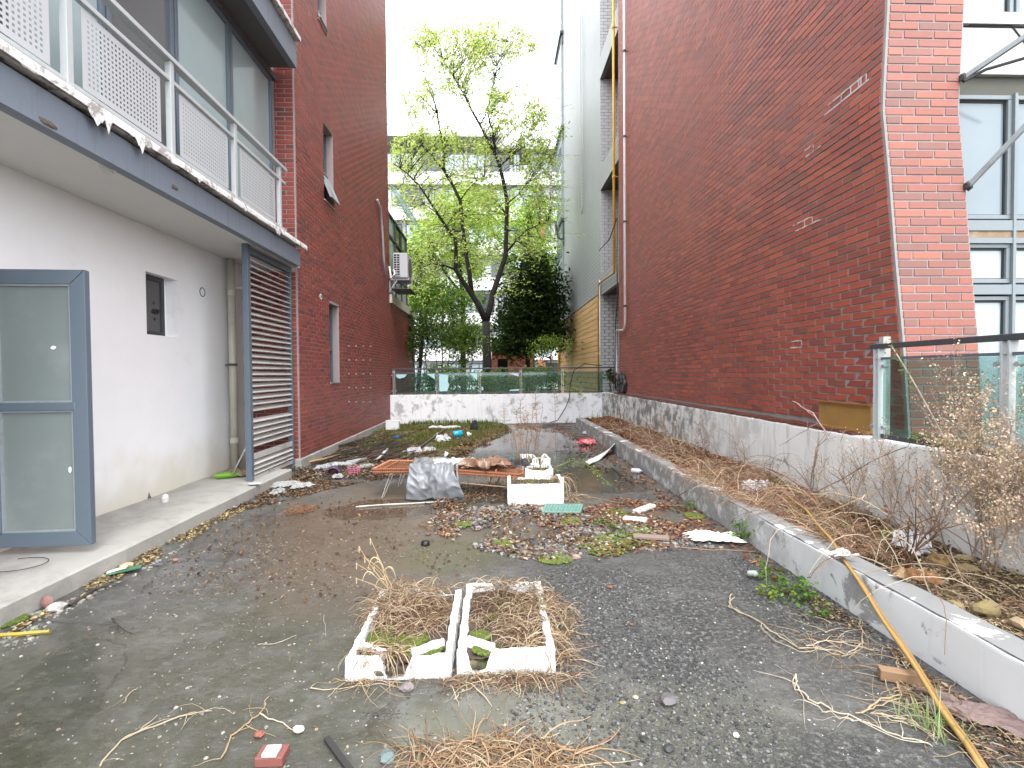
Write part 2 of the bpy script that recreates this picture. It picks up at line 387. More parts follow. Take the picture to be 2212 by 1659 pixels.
# ------------------------------------------------------------------ ground materials
def patio_mat():
    m, t = newmat('wet dirty patio concrete'); n = N(t); p = n.pos()
    big = n.noise(p, 1.1, 7, .62, .5); mid = n.noise(p, 6, 6, .65); fine = n.noise(p, 70, 5, .7); grit = n.noise(p, 190, 3, .6)
    c = n.mix(n.ramp(big, .3, .7), (.062, .061, .058), (.135, .132, .124))
    c = n.mix(n.ramp(mid, .3, .75), c, n.mix(1., c, (.5, .5, .5), 'MULTIPLY'))
    rm = n.n('ShaderNodeMapping'); n.l(p, rm.inputs[0]); rm.inputs['Rotation'].default_value = (0, 0, .25); rm.inputs['Scale'].default_value = (11, 17, 1)
    fl = n.noise(rm.outputs[0], 1.6, 5, .7); c = n.mix(n.ramp(fl, .55, .68, 0., .55), c, (.20, .19, .17)); c = n.mix(n.ramp(fl, .34, .47, .6, 0.), c, (.05, .048, .04)); f2 = n.noise(rm.outputs[0], .5, 6, .72, 1.); c = n.mix(n.ramp(f2, .5, .68, 0., .5), c, (.165, .158, .145)); c = n.mix(n.ramp(f2, .36, .48, .5, 0.), c, (.034, .033, .027))
    # green algae, near left
    g1 = n.emask(p, -1.4, 2.3, 1.7, 1.3, 15, .4, 2.0, .5, 1)
    g1 = n.m('MULTIPLY', g1, n.ramp(mid, .3, .6, .45, 1.))
    c = n.mix(n.m('MULTIPLY', g1, .58), c, n.mix(fl, (.022, .024, .011), (.095, .092, .055)))
    # brown silt, middle left and under the lounger
    b1 = n.emask(p, -1.15, 4.7, 1.15, 2.0, 12, .4, 1.6, .5, 2)
    c = n.mix(n.m('MULTIPLY', b1, .85), c, n.mix(mid, (.065, .046, .031), (.165, .128, .094)))
    b2 = n.emask(p, .95, 6.6, 1.2, 1.2, 0, .4, 1.6, .5, 3)
    c = n.mix(n.m('MULTIPLY', b2, .6), c, (.075, .066, .046))
    g2 = n.emask(p, -.35, 3.9, .5, .45, 0, .6, 3.2, .5, 4)
    c = n.mix(n.m('MULTIPLY', g2, n.ramp(fine, .4, .6, 0., .7)), c, (.06, .07, .016))
    # worn asphalt felt on the right: black grit over grey
    a1 = n.emask(p, 1.25, 2.7, 1.5, 1.9, 0, .35, 1.3, .4, 5)
    pit = n.ramp(n.noise(p, 38, 5, .75), .40, .62)
    a1 = n.m('MULTIPLY', a1, n.ramp(n.noise(p, 1.7, 7, .7, .6), .36, .60, .15, 1.))
    c = n.mix(a1, c, n.mix(pit, (.032, .033, .034), (.185, .182, .176)))
    g5 = n.emask(p, .35, 1.95, .9, .35, 0, .5, 2.2, .5, 21); c = n.mix(n.m('MULTIPLY', g5, .65), c, n.mix(fine, (.10, .10, .075), (.24, .235, .19)))
    # rust brown patches near the gravel heap
    r1 = n.emask(p, 1.0, 4.9, 1.2, .7, 0, .6, 3, .5, 6)
    c = n.mix(n.m('MULTIPLY', r1, n.ramp(mid, .42, .6, 0., .8)), c, (.10, .055, .025))
    # grit
    c = n.mix(n.ramp(grit, .60, .72, 0., .5), c, (.26, .25, .235))
    c = n.mix(n.ramp(fine, .30, .38, .6, 0.), c, (.02, .02, .02))
    # standing water
    w = n.emask(p, .55, 10.2, 1.45, 3.3, 0, .32, 1.2, .16, 7)
    for (x, y, rx, ry, rot, sd, am) in ((1.25, 6.6, .8, .95, 10, 8, .3), (-1.05, 5.3, .8, .4, 10, 9, .5), (-2.2, 3.6, .26, .7, 14, 10, .45),
                                    (-.1, 2.0, .55, .22, -6, 12, .5), (-1.95, 2.2, .25, .7, 25, 13, .6)):
        w = n.m('MAXIMUM', w, n.emask(p, x, y, rx, ry, rot, am, 1.5, .16, sd))
    damp = n.ramp(n.noise(p, .8, 5, .6, .6), .35, .62)
    isle = n.ramp(n.noise(p, 5.5, 5, .65), .60, .70); w = n.m('MULTIPLY', w, n.m('SUBTRACT', 1., isle))
    c = n.mix(n.m('MULTIPLY', w, .5), c, n.mix(1., c, (.55, .53, .5), 'MULTIPLY'))
    rough = n.fmix(w, n.fmix(damp, .72, .34), .09)
    ww = n.m('MAXIMUM', n.emask(p, -1.9, 3.4, .8, 2.6, 12, .4, 1.2, .6, 31), n.m('MULTIPLY', n.emask(p, -.6, 4.6, 1.2, 2.2, 0, .4, 1.2, .6, 32), .6))
    rough = n.fmix(n.m('MULTIPLY', ww, n.ramp(mid, .3, .6, .5, .95)), rough, .17)
    rough = n.m('ADD', rough, n.m('MULTIPLY', n.m('SUBTRACT', mid, .5), n.fmix(w, .3, .02)))
    h = n.m('ADD', n.m('MULTIPLY', fine, .6), n.m('ADD', n.m('MULTIPLY', grit, .3), n.m('MULTIPLY', n.m('MULTIPLY', pit, a1), 1.2)))
    h = n.m('ADD', h, n.m('MULTIPLY', mid, .8))
    h = n.m('MULTIPLY', h, n.m('SUBTRACT', 1.02, n.m('MAXIMUM', w, n.m('MULTIPLY', ww, .72))))
    n.out(c, rough, n.bump(h, .85, .012), .5); return m
M['patio'] = patio_mat()
M['earth'] = simple('garden earth', (.06, .055, .03), .95, 4, .5, .5)

mb = MB(); mb.box(-300, 300, -300, 300, -.4, -.03); tag(mb.build('ground', M['earth']), kind='structure')
mb = MB(); mb.grid(lambda u, v: (-4.2+u*7.6, -2+v*16.1, .0), 4, 8); tag(mb.build('patio_floor', M['patio']), kind='structure')

# ------------------------------------------------------------------ brick coursing
def wallcells(mb, F, u0, u1, v0, v1, holes, th, dv=None):
    us = sorted({u0, u1, *[h[0] for h in holes], *[h[1] for h in holes]}); vs = sorted({v0, v1, *[h[2] for h in holes], *[h[3] for h in holes]})
    if dv:
        k = v0
        while k < v1: vs.append(k); k += dv
        vs = sorted(set(vs))
    us = [u for u in us if u0 <= u <= u1]; vs = [v for v in vs if v0 <= v <= v1]
    for a, b in zip(us, us[1:]):
        for c, d in zip(vs, vs[1:]):
            mu, mv = (a+b)/2, (c+d)/2
            if any(h[0] < mu < h[1] and h[2] < mv < h[3] for h in holes): continue
            mb.fbox(F, a, b, c, d, -th, 0)
CAMR = ROT.transposed()
def screen(p):
    q = CAMR @ (Vector(p)-CL)
    if q.z > -.1: return None
    return 1106-FD*q.x/q.z, 829.5+FD*q.y/q.z
def brick_mesh(F, w_, h_, d_, col, key, cache):
    if key in cache: return cache[key]
    mb = MB(); fr = Fr((0, 0, 0), F.u, F.n, F.v); e = .0025
    vs = [fr(-w_/2, -h_/2, -.001), fr(w_/2, -h_/2, -.001), fr(w_/2, h_/2, -.001), fr(-w_/2, h_/2, -.001),
          fr(-w_/2+e, -h_/2+e, d_), fr(w_/2-e, -h_/2+e, d_), fr(w_/2-e, h_/2-e, d_), fr(-w_/2+e, h_/2-e, d_)]
    mb.add(vs, [(4, 5, 6, 7), (0, 1, 5, 4), (1, 2, 6, 5), (2, 3, 7, 6), (3, 0, 4, 7)], col)
    cache[key] = mb; return mb
def course_bricks(root, F, u0, u1, v0, v1, holes, pal, nparts, mat, warp=None, seed=1, course=.068, bl=.238, jt=.0105, d=.006, name='brick'):
    r = random.Random(seed); items = []; row = 0; v = v0
    while v < v1-.02:
        vb = min(v+course-jt, v1); off = (row % 2)*.5*(bl+jt) + r.choice((0, 0, 0, .004)); u = u0-off
        while u < u1:
            a, b = max(u, u0), min(u+bl, u1); u += bl+jt
            if b-a < .02: continue
            segs = [(a, b)]
            for h in holes:
                if h[2] < vb and h[3] > v:
                    ns = []
                    for (s, e) in segs:
                        if h[1] <= s or h[0] >= e: ns.append((s, e)); continue
                        if h[0]-s > .02: ns.append((s, h[0]))
                        if e-h[1] > .02: ns.append((h[1], e))
                    segs = ns
            for s, e in segs: items.append((s, e, v, vb))
        v += course; row += 1
    scored = []
    for it in items:
        c = F((it[0]+it[1])/2, (it[2]+it[3])/2); s = screen(c); dv = Vector(c)-CL
        k = abs(dv.normalized().dot(F.n))/dv.length_squared*(it[1]-it[0])
        if s is None or not (-20 < s[0] < 2232 and -20 < s[1] < 1680): k *= 1e-4
        scored.append((k, it))
    scored.sort(key=lambda x: -x[0]); cache = {}; meshes = {}; rest = MB()
    for i, (k, it) in enumerate(scored):
        w_, h_ = it[1]-it[0], it[3]-it[2]; c = F((it[0]+it[1])/2, (it[2]+it[3])/2, r.uniform(-.0015, .0015))
        if warp: c = c + Vector((warp(c), 0, 0))
        vi = r.randrange(10)
        if i < nparts and k > 0:
            key = (round(w_, 2), round(h_, 3), vi)
            w2 = round(w_, 2) if abs(w_-bl) > .005 else bl
            if key not in meshes:
                q = brick_mesh(F, w2, h_, d, pal(vi), key, cache); o = q.build(name, mat, root); meshes[key] = o.data
            else:
                o = bpy.data.objects.new(name, meshes[key]); link(o, root)
            o.location = c-Vector(root.location)
        else:
            q = brick_mesh(F, w_, h_, d, pal(vi), (round(w_, 4), round(h_, 4), vi), cache)
            b = len(rest.v); kk = 1+r.uniform(-.1, .1)
            rest.v.extend([(x+c.x-root.location.x, y+c.y-root.location.y, z+c.z-root.location.z) for x, y, z in q.v])
            rest.f.extend([tuple(j+b for j in f) for f in q.f]); rest.c.extend([tuple(x*kk for x in cc) for cc in q.c])
    if rest.v: tag(rest.build(name+'work', mat, root), kind='stuff')
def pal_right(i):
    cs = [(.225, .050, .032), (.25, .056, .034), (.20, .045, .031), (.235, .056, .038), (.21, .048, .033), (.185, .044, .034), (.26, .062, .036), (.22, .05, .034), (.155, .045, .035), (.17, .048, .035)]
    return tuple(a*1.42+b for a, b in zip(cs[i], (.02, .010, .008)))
def pal_pier_sheen(i):  # pier bricks pinker than the flank: sky sheen put into the colour
    c = pal_right(i); return (c[0]*.92+.02, c[1]*.95+.045, c[2]*.95+.042)
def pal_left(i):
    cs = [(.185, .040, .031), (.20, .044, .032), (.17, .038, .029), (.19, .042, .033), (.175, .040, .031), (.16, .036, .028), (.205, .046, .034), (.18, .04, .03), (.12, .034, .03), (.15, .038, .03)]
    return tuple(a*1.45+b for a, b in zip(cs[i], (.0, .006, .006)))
def wr(p):
    z, y = p[2], p[1]
    k = np.interp(z, [.9, 1.67, 2.33, 3.0, 3.54, 4.38, 6, 12], [.18, .125, .055, -.005, -.062, -.025, 0, 0])
    f = math.exp(-max(0, y-4.0)/2.2)
    return float(k)*f
def warpmb(mb): mb.v = [(v[0]+wr(v), v[1], v[2]) for v in mb.v]; return mb

# ------------------------------------------------------------------ right brick building
RB = empty('brick_building', (3.2, 4, 0), 'red brick building on the right with the long bare flank above the parapet', 'building')
FR = Fr((3.2, 0, 0), (0, 1, 0), (-1, 0, 0)); FP = Fr((3.2, 3.95, 0), (1, 0, 0), (0, -1, 0))
mb = MB()
zz = .3
while zz < 12.6:
    yy = 3.95
    for y1_ in (4.6, 5.6, 7.2, 9.5, 12.7):
        mb.box(3.2, 3.46 if y1_ > 4.6 else 3.835, yy, y1_, zz, min(zz+.2, 12.6)); yy = y1_
    zz += .2
warpmb(mb)
o = mb.build('mortar_wall', M['mortar_r'], RB)
course_bricks(RB, FR, 3.975, 12.69, .93, 12.5, [], pal_right, 260, M['brick'], wr, 3)
course_bricks(RB, FP, .022, .625, .62, 5.4, [], pal_pier_sheen, 60, M['brick'], wr, 5)
# main volume behind
mb = MB(); mb.box(4.3, 9, 4.35, 12.7, 0, 12.6); mb.box(3.46, 9, 4.6, 12.68, 0, 12.55); mb.build('rear_wall', M['mortar_r'], RB)
# white smears of old mortar on the flank
r = random.Random(3)
for (x, y, nb) in ((1720, 745, 3), (1757, 476, 5), (1768, 322, 3), (1850, 205, 4), (1885, 175, 4), (1868, 190, 3)):
    q = W(x, y, 3.2); q0 = Vector((0, q.y, .93+round((q.z-.93)/.068)*.068-.004))
    mb = MB()
    for i in range(nb):
        yy = q0.y + (i//2)*.124*r.choice((1, -1, .5)); z0 = q0.z + (i % 2)*.068
        ln = r.uniform(.1, .26)
        def f(u, v, yy=yy, z0=z0, ln=ln, sd=r.random()*9):
            p = Vector((3.2-.0115, yy+u*ln, z0+(v-.5)*(.012+.012*noise.noise(Vector((u*5, v, sd))))))
            return p
        mb.grid(f, 8, 1)
        if i % 2:
            mb.grid(lambda u, v, yy=yy, z0=z0: Vector((3.2-.0115, yy+(u-.5)*.014, z0-v*.068)), 1, 3)
    warpmb(mb); mb.build('mortar_smear', M['smear'], RB)
settle_skip = True
# shift world-built parts of RB (mortar, rear wall, smear) into its frame
for o in RB.children:
    if o.name.split('.')[0] in ('mortar_wall', 'rear_wall', 'mortar_smear'): o.data.transform(Matrix.Translation(-Vector(RB.location)))

# front glazing beside the corner pier
GW = mk('window_wall', (4.3, 4.1, 0), 'blue grey framed glazing beside the sheen-tinted brick pier, at the right edge', 'window')
FG = Fr((0, 4.08, 0), (1, 0, 0), (0, -1, 0))
k_ = 4.08/1075
def gx(x): return P(x, 600, 4.08).x
def gz(y): return P(2150, y, 4.08).z
cols_x = [gx(1985), gx(2182), gx(2320), gx(2460)]
bands = [(gz(1010), gz(640), 'pane_pale', .0), (gz(612), gz(527), 'pane_pale', 0), (gz(474), gz(207), 'pane_blue', 0), (gz(60), gz(-90), 'pane_pale', 0)]
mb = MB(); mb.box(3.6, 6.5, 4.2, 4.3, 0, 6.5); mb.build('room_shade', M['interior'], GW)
for (z0, z1, pm, _) in bands:
    for a, b in zip(cols_x, cols_x[1:]):
        pn = MB(); pn.fbox(FG, a+.035, b-.035, z0+.03, z1-.03, -.03, -.022); pn.build('pane', M[pm], GW)
        fr = MB()
        for (q0, q1, q2, q3) in ((a+.012, b-.012, z0, z0+.035), (a+.012, b-.012, z1-.035, z1), (a+.012, a+.045, z0+.035, z1-.035), (b-.045, b-.012, z0+.035, z1-.035)):
            fr.fbox(FG, q0, q1, q2, q3, -.04, .01)
        fr.build('sash_frame', M['frame_grey'], GW, bevel=.004)
        fr = MB()
        for q in ((a+.045, a+.058, z0+.035, z1-.035), (b-.058, b-.045, z0+.035, z1-.035), (a+.058, b-.058, z0+.035, z0+.045), (a+.058, b-.058, z1-.05, z1-.035)): fr.fbox(FG, *q, -.025, -.012)
        fr.build('gasket', M['black'], GW)
mb = MB()
for a in cols_x: mb.fbox(FG, a-.012, a+.012, .6, 3.72, -.05, .035)
mb.build('mullion', M['frame_grey'], GW)
mb = MB(); mb.fbox(FG, 3.7, 5.6, gz(500), gz(478), -.05, .03); mb.fbox(FG, 3.7, 5.6, gz(637), gz(616), -.05, .03); mb.fbox(FG, 3.7, 5.6, gz(527), gz(515), -.05, .03); mb.build('transom', M['frame_grey'], GW)
mb = MB(); mb.fbox(FG, 3.7, 5.6, gz(514), gz(501), -.05, .02); mb.build('rusty_ledge', simple('rusty stained ledge', (.32, .22, .13), .8, 14, .5, .3, dirt=.8, dirt_sheen_col=(.45, .42, .38)), GW)
mb = MB(); mb.fbox(FG, 3.7, 5.6, gz(165), gz(66), -.06, .03); mb.fbox(FG, 3.7, 5.6, gz(60), gz(35), -.06, .05)
mb.build('white_panel', simple('dull white panel', (.46, .46, .45), .5, 6, .1, .02), GW)
mb = MB(); mb.fbox(FG, 3.7, 5.6, gz(205), gz(166), -.06, -.01); mb.build('dark_head', simple('dark olive strip', (.10, .10, .08), .8, 6, .3, .1), GW)  # even dark olive strip above the window panes
mb = MB(); mb.tube([FG(gx(2080), gz(62), .034), FG(gx(2168), gz(60), .034), FG(gx(2200), gz(100), .034)], .006, 5); mb.build('gasket', M['black'], GW)
settle(GW)
AW = mk('awning_frame', FG(gx(2085), gz(290), .15), 'pair of grey diagonal awning struts bolted to the brick pier on the right', 'awning frame')
for (x0, y0, x1, y1) in ((2082, 168, 2225, 72), (2092, 402, 2225, 262)):
    mb = MB(); a = P(x0, y0, 3.93); b = P(x1, y1, 3.62); e = b+(b-a)*.9
    mb.bar(a, e, .03, .035); mb.build('strut', M['grey_metal'], AW)
    mb = MB(); mb.rock(a, .035, .03, .04, (.03, .03, .03), 2); mb.build('bracket', M['v'], AW)
mb = MB(); mb.tube([P(2082, 175, 3.9), P(2130, 150, 3.85), P(2215, 125, 3.75), P(2400, 118, 3.6)], .012, 6, (.03, .03, .03)); mb.build('fabric_edge', M['v'], AW)
settle(AW)

# ------------------------------------------------------------------ left brick building
LB = empty('brick_building', (-2.93, 8, 0), 'dark red brick building on the left with tall slot windows', 'building')
FL = Fr((-2.93, 0, 0), (0, 1, 0), (1, 0, 0)); FLR = Fr((-2.93, 7.55, 0), (-1, 0, 0), (0, -1, 0))
slots = []
for (x0, x1, y0, y1) in ((713, 733, 655, 825), (700, 720, 266, 440), (687, 704, -60, 56)):
    a = W(x0, y1, -2.93); b = W(x1, y1, -2.93); c = W(x0, y0, -2.93)
    slots.append((a.y, b.y+.02, (a.z+b.z)/2, c.z))
mb = MB(); wallcells(mb, FL, 7.55, 14.1, .0, 12.6, slots, .26); wallcells(mb, FL, 14.1, 18.4, 0, 3.42, [], .26)
mb.box(-6, -3.19, 7.55, 14.1, 3.3, 12.6); mb.box(-6, -3.65, 7.52, 14.1, 0, 3.3); mb.box(-6, -3.19, 14.1, 18.4, 0, 3.4)
mb.box(-3.65, -3.19, 7.551, 7.7, 0, 3.3); mb.build('mortar_wall', M['mortar_l'], LB)
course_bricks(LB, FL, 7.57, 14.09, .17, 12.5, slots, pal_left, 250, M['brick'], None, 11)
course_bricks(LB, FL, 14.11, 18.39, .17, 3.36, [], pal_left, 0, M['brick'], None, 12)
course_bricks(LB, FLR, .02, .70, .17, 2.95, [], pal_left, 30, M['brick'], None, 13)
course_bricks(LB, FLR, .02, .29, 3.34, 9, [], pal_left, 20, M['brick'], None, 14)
mb = MB(); mb.box(-3.0, -2.895, 7.50, 14.05, 0, .16); mb.build('plinth', M['cement'], LB, bevel=.01)
for i, (a, b, z0, z1) in enumerate(slots):
    f = MB(); zm = z0+(z1-z0)*.42
    for q in ((a, a+.04, z0, z1), (b-.04, b, z0, z1), (a+.04, b-.04, z0, z0+.04), (a+.04, b-.04, z1-.04, z1), (a+.04, b-.04, zm-.02, zm+.02)): f.fbox(FL, q[0], q[1], q[2], q[3], -.17, -.12)
    wo_ = f.build('window', M['blue_metal'], LB)
    f = MB(); f.fbox(FL, a+.04, b-.04, zm+.02, z1-.04, -.155, -.15)
    if i == 0: f.fbox(FL, a+.04, b-.04, z0+.04, zm-.02, -.155, -.15)
    f.build('pane', M['pane_dark'], wo_)
    f = MB(); f.fbox(FL, a, b, z0, z1, -.26, -.25); f.build('reveal_back', M['interior'], wo_)
    f = MB(); f.fbox(FL, a-.01, b+.01, z0-.02, z0, -.2, .02); f.build('sill', M['cement'], wo_)
    if i > 0:    # open top-hung sash
        h = zm-z0; FS = Fr(FL((a+b)/2, zm, -.11), (0, 1, 0), Vector((math.cos(R(22)), 0, math.sin(R(22)))), Vector((-math.sin(R(22)), 0, math.cos(R(22)))))
        f = MB(); wdt = (b-a)/2-.02
        for q in ((-wdt, -wdt+.035, -h, 0), (wdt-.035, wdt, -h, 0), (-wdt+.035, wdt-.035, -h, -h+.035), (-wdt+.035, wdt-.035, -.035, 0)): f.fbox(FS, q[0], q[1], q[2], q[3], 0, .03)
        s_ = f.build('open_sash', M['grey_metal'], wo_)
        f = MB(); f.fbox(FS, -wdt+.035, wdt-.035, -h+.035, -.035, .01, .016); f.build('sash_pane', M['pane_teal'], wo_)
for i in range(4):
    for j in range(5):
        q = W(752+i*15.5, 748+j*30, -2.93); f = MB(); f.tube([q+Vector((0, 0, 0)), q+Vector((.035, 0, 0))], .012, 6); f.build('bolt', M['grey_metal'], LB)
f = MB(); q = W(692, 641, -2.93)
f.lathe(q, [(.0, .012), (.022, .012), (.024, .014), (.05, .014), (.052, .0)], 12, (.6, .6, .6), (1, 0, 0), cols=[(.02, .02, .02)]*2+[(.55, .55, .55)]*3); f.build('vent_ring', M['v'], LB)
f = MB(); pts = [W(815, 432, -2.87), W(822, 450, -2.87), W(826, 500, -2.87), W(829, 560, -2.87), W(834, 600, -2.87)]; f.tube(pts, .03, 8); f.build('conduit', M['grey_pipe'], LB, smooth=True)
f = MB(); f.box(-3.1, -2.86, 14.1, 18.5, 3.42, 3.66); f.build('cream_ledge', stucco('cream ledge', (.56, .54, .47), (.3, .28, .22), .5, .7, 2), LB)
# rear glazed bay over the ledge
f = MB(); ys = (14.15, 15.1, 16.05, 17.0)
for z0, z1, mt in ((3.66, 4.35, 'white_metal'), (4.35, 5.35, 'pane_teal'), (5.35, 5.95, 'pane_teal')):
    for a, b in zip(ys, ys[1:]):
        g_ = MB(); g_.fbox(FL, a+.03, b-.03, z0+.03, z1-.03, -.05, -.04); g_.build('bay_pane', M[mt if not (a > 15 and a < 15.5 and z0 > 4) else 'pane_dark'], LB)
for a in ys: f.fbox(FL, a-.035, a+.035, 3.66, 5.98, -.06, .0)
for z in (3.68, 4.35, 5.35, 5.95): f.fbox(FL, 14.15, 17.0, z-.03, z+.03, -.058, .002)
f.build('bay_frame', M['dark_metal'], LB)
f = MB(); f.box(-6, -3.0, 14.15, 17.05, 3.66, 5.98); f.build('bay_core', M['interior'], LB)
f = MB(); f.grid(lambda u, v: (-2.93+.62*u, 14.2+v*2.9, 6.75-.75*u**1.3), 6, 4); f.build('bay_canopy', glassmat('pale green canopy sheet', (.72, .85, .78), .1, .1, .5, (.45, .55, .5)), LB, solid=.01)
for o in LB.children:
    if o.name.split('.')[0] not in ('brick', 'brickwork'):
        o.data.transform(Matrix.Translation(-Vector(LB.location)))
        for c_ in o.children: c_.data.transform(Matrix.Translation(-Vector(LB.location)))

# air conditioner on its bracket
AC = mk('air_conditioner', (-2.6, 14.3, 4.2), 'white outdoor air conditioner unit bracketed high on the left brick wall', 'air conditioner')
q0 = P(849, 600, 14.05); q1 = P(880, 546, 14.05)
x0, x1, z0, z1 = q0.x, q1.x, q0.z, q1.z
f = MB(); f.box(x0, x1, 14.05, 14.85, z0, z1); f.build('casing', M['white_metal'], AC, bevel=.02)
f = MB(); f.box(x0+.02, x0+.2, 14.035, 14.052, z0+.06, z1-.04); f.build('side_grille', M['black'], AC)
f = MB()
for i in range(10): f.box(x0+.02, x0+.2, 14.02, 14.04, z0+.06+i*(z1-z0-.1)/9-.008, z0+.06+i*(z1-z0-.1)/9+.008)
for i in range(3): f.box(x0+.02+i*.085, x0+.035+i*.085, 14.018, 14.042, z0+.05, z1-.03)
f.build('grille_bars', M['white_metal'], AC)
f = MB(); f.lathe((x1, 14.45, (z0+z1)/2), [(.26, -.004), (.27, .012), (.05, .02), (0, .02)], 20, (.1, .1, .1), (1, 0, 0)); f.build('fan_cover', M['v'], AC)
for yy in (14.12, 14.75):
    f = MB(); f.bar((-2.93, yy, z0-.03), (x1+.02, yy, z0-.03), .04, .04); f.bar((-2.92, yy, z0-.4), (-2.92, yy, z0+.25), .04, .04); f.bar((-2.92, yy, z0-.36), (x0+.1, yy, z0-.05), .03, .03)
    f.build('bracket', M['white_metal'], AC)
f = MB(); f.box(x0-.05, x1+.08, 14.0, 15.0, z0-.32, z0-.30); f.build('drip_shield', M['dark_metal'], AC)
f = MB(); f.tube([(-2.9, 14.0, z0+.3), (-2.85, 13.95, z0-.05), (-2.75, 14.0, z0+.1), (x0+.02, 14.05, z0+.22)], .03, 7); f.build('hose', M['white_pipe'], AC, smooth=True)
settle(AC)

# ------------------------------------------------------------------ left annex with the balcony
AX = mk('annex_building', (-3.65, 3, 0), 'white rendered annex with the balcony slab above the open glazed door', 'building')
FA = Fr((-3.65, 0, 0), (0, 1, 0), (1, 0, 0))
sw = (5.37, 5.90, 1.86, 2.52); dr = (2.72, 3.66, .13, 2.24)
f = MB(); wallcells(f, FA, -1.5, 7.5, 0, 3.0, [sw, dr], .22); f.build('wall', M['white_wall'], AX)
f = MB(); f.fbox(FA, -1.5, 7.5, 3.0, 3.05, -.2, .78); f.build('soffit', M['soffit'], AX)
f = MB(); f.box(-2.87, -2.78, -1.5, 7.28, 2.975, 3.205); f.build('fascia', M['beam'], AX)
f = MB(); f.box(-3.6, -2.83, -1.5, 7.25, 3.206, 3.245); f.build('gap_shade', M['black'], AX)  # black strip stands in for the shade of the recess
# peeling slab lip
def lipf(u, v):
    y = -1.5+u*8.9; n1 = noise.noise(Vector((y*7, 0, 1)))*.018 + noise.noise(Vector((y*23, 0, 4)))*.012
    drip = 0
    for yy, dd in DR: drip += dd*max(0, 1-abs(y-yy)/.035)
    if v < .25: return Vector((-2.72+noise.noise(Vector((y*9, 3, 1)))*.006, y, 3.235+n1-drip*(1-v*4)))
    if v < .75: return Vector((-2.715+noise.noise(Vector((y*9, 5, 1)))*.006, y, 3.235+(v-.25)*.12))
    return Vector((-2.72-(v-.75)*.6, y, 3.297))
DR = [(2.42, .05), (2.50, .09), (2.66, .06), (2.71, .12), (2.76, .08), (3.52, .05), (3.56, .10), (3.60, .06), (3.66, .11), (3.96, .05), (4.0, .10), (4.75, .03), (5.6, .03), (6.4, .05), (6.46, .06)]
f = MB(); f.grid(lipf, 900, 4); f.build('slab_lip', M['lip'], AX)
f = MB(); f.box(-3.6, -2.76, -1.5, 7.3, 3.246, 3.29); f.build('slab', M['lip'], AX)
r = random.Random(5)
for (xx, yy) in ((98, 262), (108, 268), (378, 405), (598, 497)):
    q = W(xx, yy, -2.777); MB().rock(q, .006, .05, .018, (.13, .10, .08), r.random()*9, 0, .6, 2).build('spalled_patch', M['vr'], AX)
# little recessed window
f = MB(); a, b, z0, z1 = sw
for q in ((a, a+.05, z0, z1), (b-.05-.1, b-.1, z0, z1), (a+.05, b-.15, z0, z0+.05), (a+.05, b-.15, z1-.05, z1)): f.fbox(FA, q[0], q[1], q[2], q[3], -.14, -.09)
wo_ = f.build('window', M['dark_metal'], AX)
f = MB(); f.fbox(FA, a+.05, b-.15, z0+.05, z1-.05, -.12, -.113); f.build('pane', M['pane_grey'], wo_)
f = MB(); c0 = FA((a+b)/2+.03, (z0+z1)/2-.05, -.112)
for i in range(12): f.rock(c0+Vector((0, r.gauss(0, .03), r.gauss(0, .04))), .001, .022, .022, (.02, .02, .02), i)
f.build('grime_mark', M['v'], wo_)['kind'] = 'stuff'
f = MB(); f.fbox(FA, b-.1, b, z0, z1, -.15, -.14); f.build('reveal', M['white_wall'], wo_)
f = MB(); f.fbox(FA, a-.05, b+.05, z0-.05, z1+.05, -.3, -.222); f.build('window_back', M['interior'], wo_)
f = MB(); q = W(437, 631, -3.65); f.lathe(q, [(0, -.03), (.045, -.03), (.05, .004), (.058, .004), (.06, 0)], 14, (.04, .04, .04), (1, 0, 0)); f.build('pipe_hole', M['v'], AX)
f = MB(); f.fbox(FA, 2.0, 4.2, 0, 2.6, -1.4, -1.35); f.build('room_back', M['interior'], AX)
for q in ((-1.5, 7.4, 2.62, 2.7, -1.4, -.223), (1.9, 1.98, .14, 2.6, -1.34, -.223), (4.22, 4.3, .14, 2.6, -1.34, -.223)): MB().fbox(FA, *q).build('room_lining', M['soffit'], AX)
MB().fbox(FA, 1.98, 4.22, .0, .13, -1.34, -.223).build('room_floor', M['cement'], AX)
f = MB(); q = G(0, 0); q = P(235, 415, 3.9); q.z = 3.0; f.lathe(q, [(.0, -.05), (.03, -.05), (.032, -.028), (.05, -.025), (.055, 0)], 14, (.62, .61, .58)); f.build('lamp_holder', M['v'], AX)
# upper glazing
FU = Fr((-3.2, 0, 0), (0, 1, 0), (1, 0, 0)); ys = [-1.5, -.4, .6, 1.55, 2.5, 3.4, 4.3, 5.2, 6.27, 7.42]
for i, (a, b) in enumerate(zip(ys, ys[1:])):
    f = MB()
    for q in ((a+.01, a+.06, 3.3, 5.72), (b-.06, b-.01, 3.3, 5.72), (a+.06, b-.06, 3.3, 3.36), (a+.06, b-.06, 5.66, 5.72)): f.fbox(FU, q[0], q[1], q[2], q[3], -.05, .01)
    wo_ = f.build('window', M['blue_metal'], AX, bevel=.005)
    f = MB(); f.fbox(FU, a+.06, b-.06, 3.36, 5.66, -.03, -.02); f.build('pane', M['pane_grey' if i == 6 else ('pane_teal' if i % 2 else 'pane_teal')], wo_)
f = MB(); f.box(-4.4, -3.26, -1.5, 7.5, 3.3, 9); f.build('upper_shade_wall', M['interior'], AX)  # dark block carried up out of view, added for shading
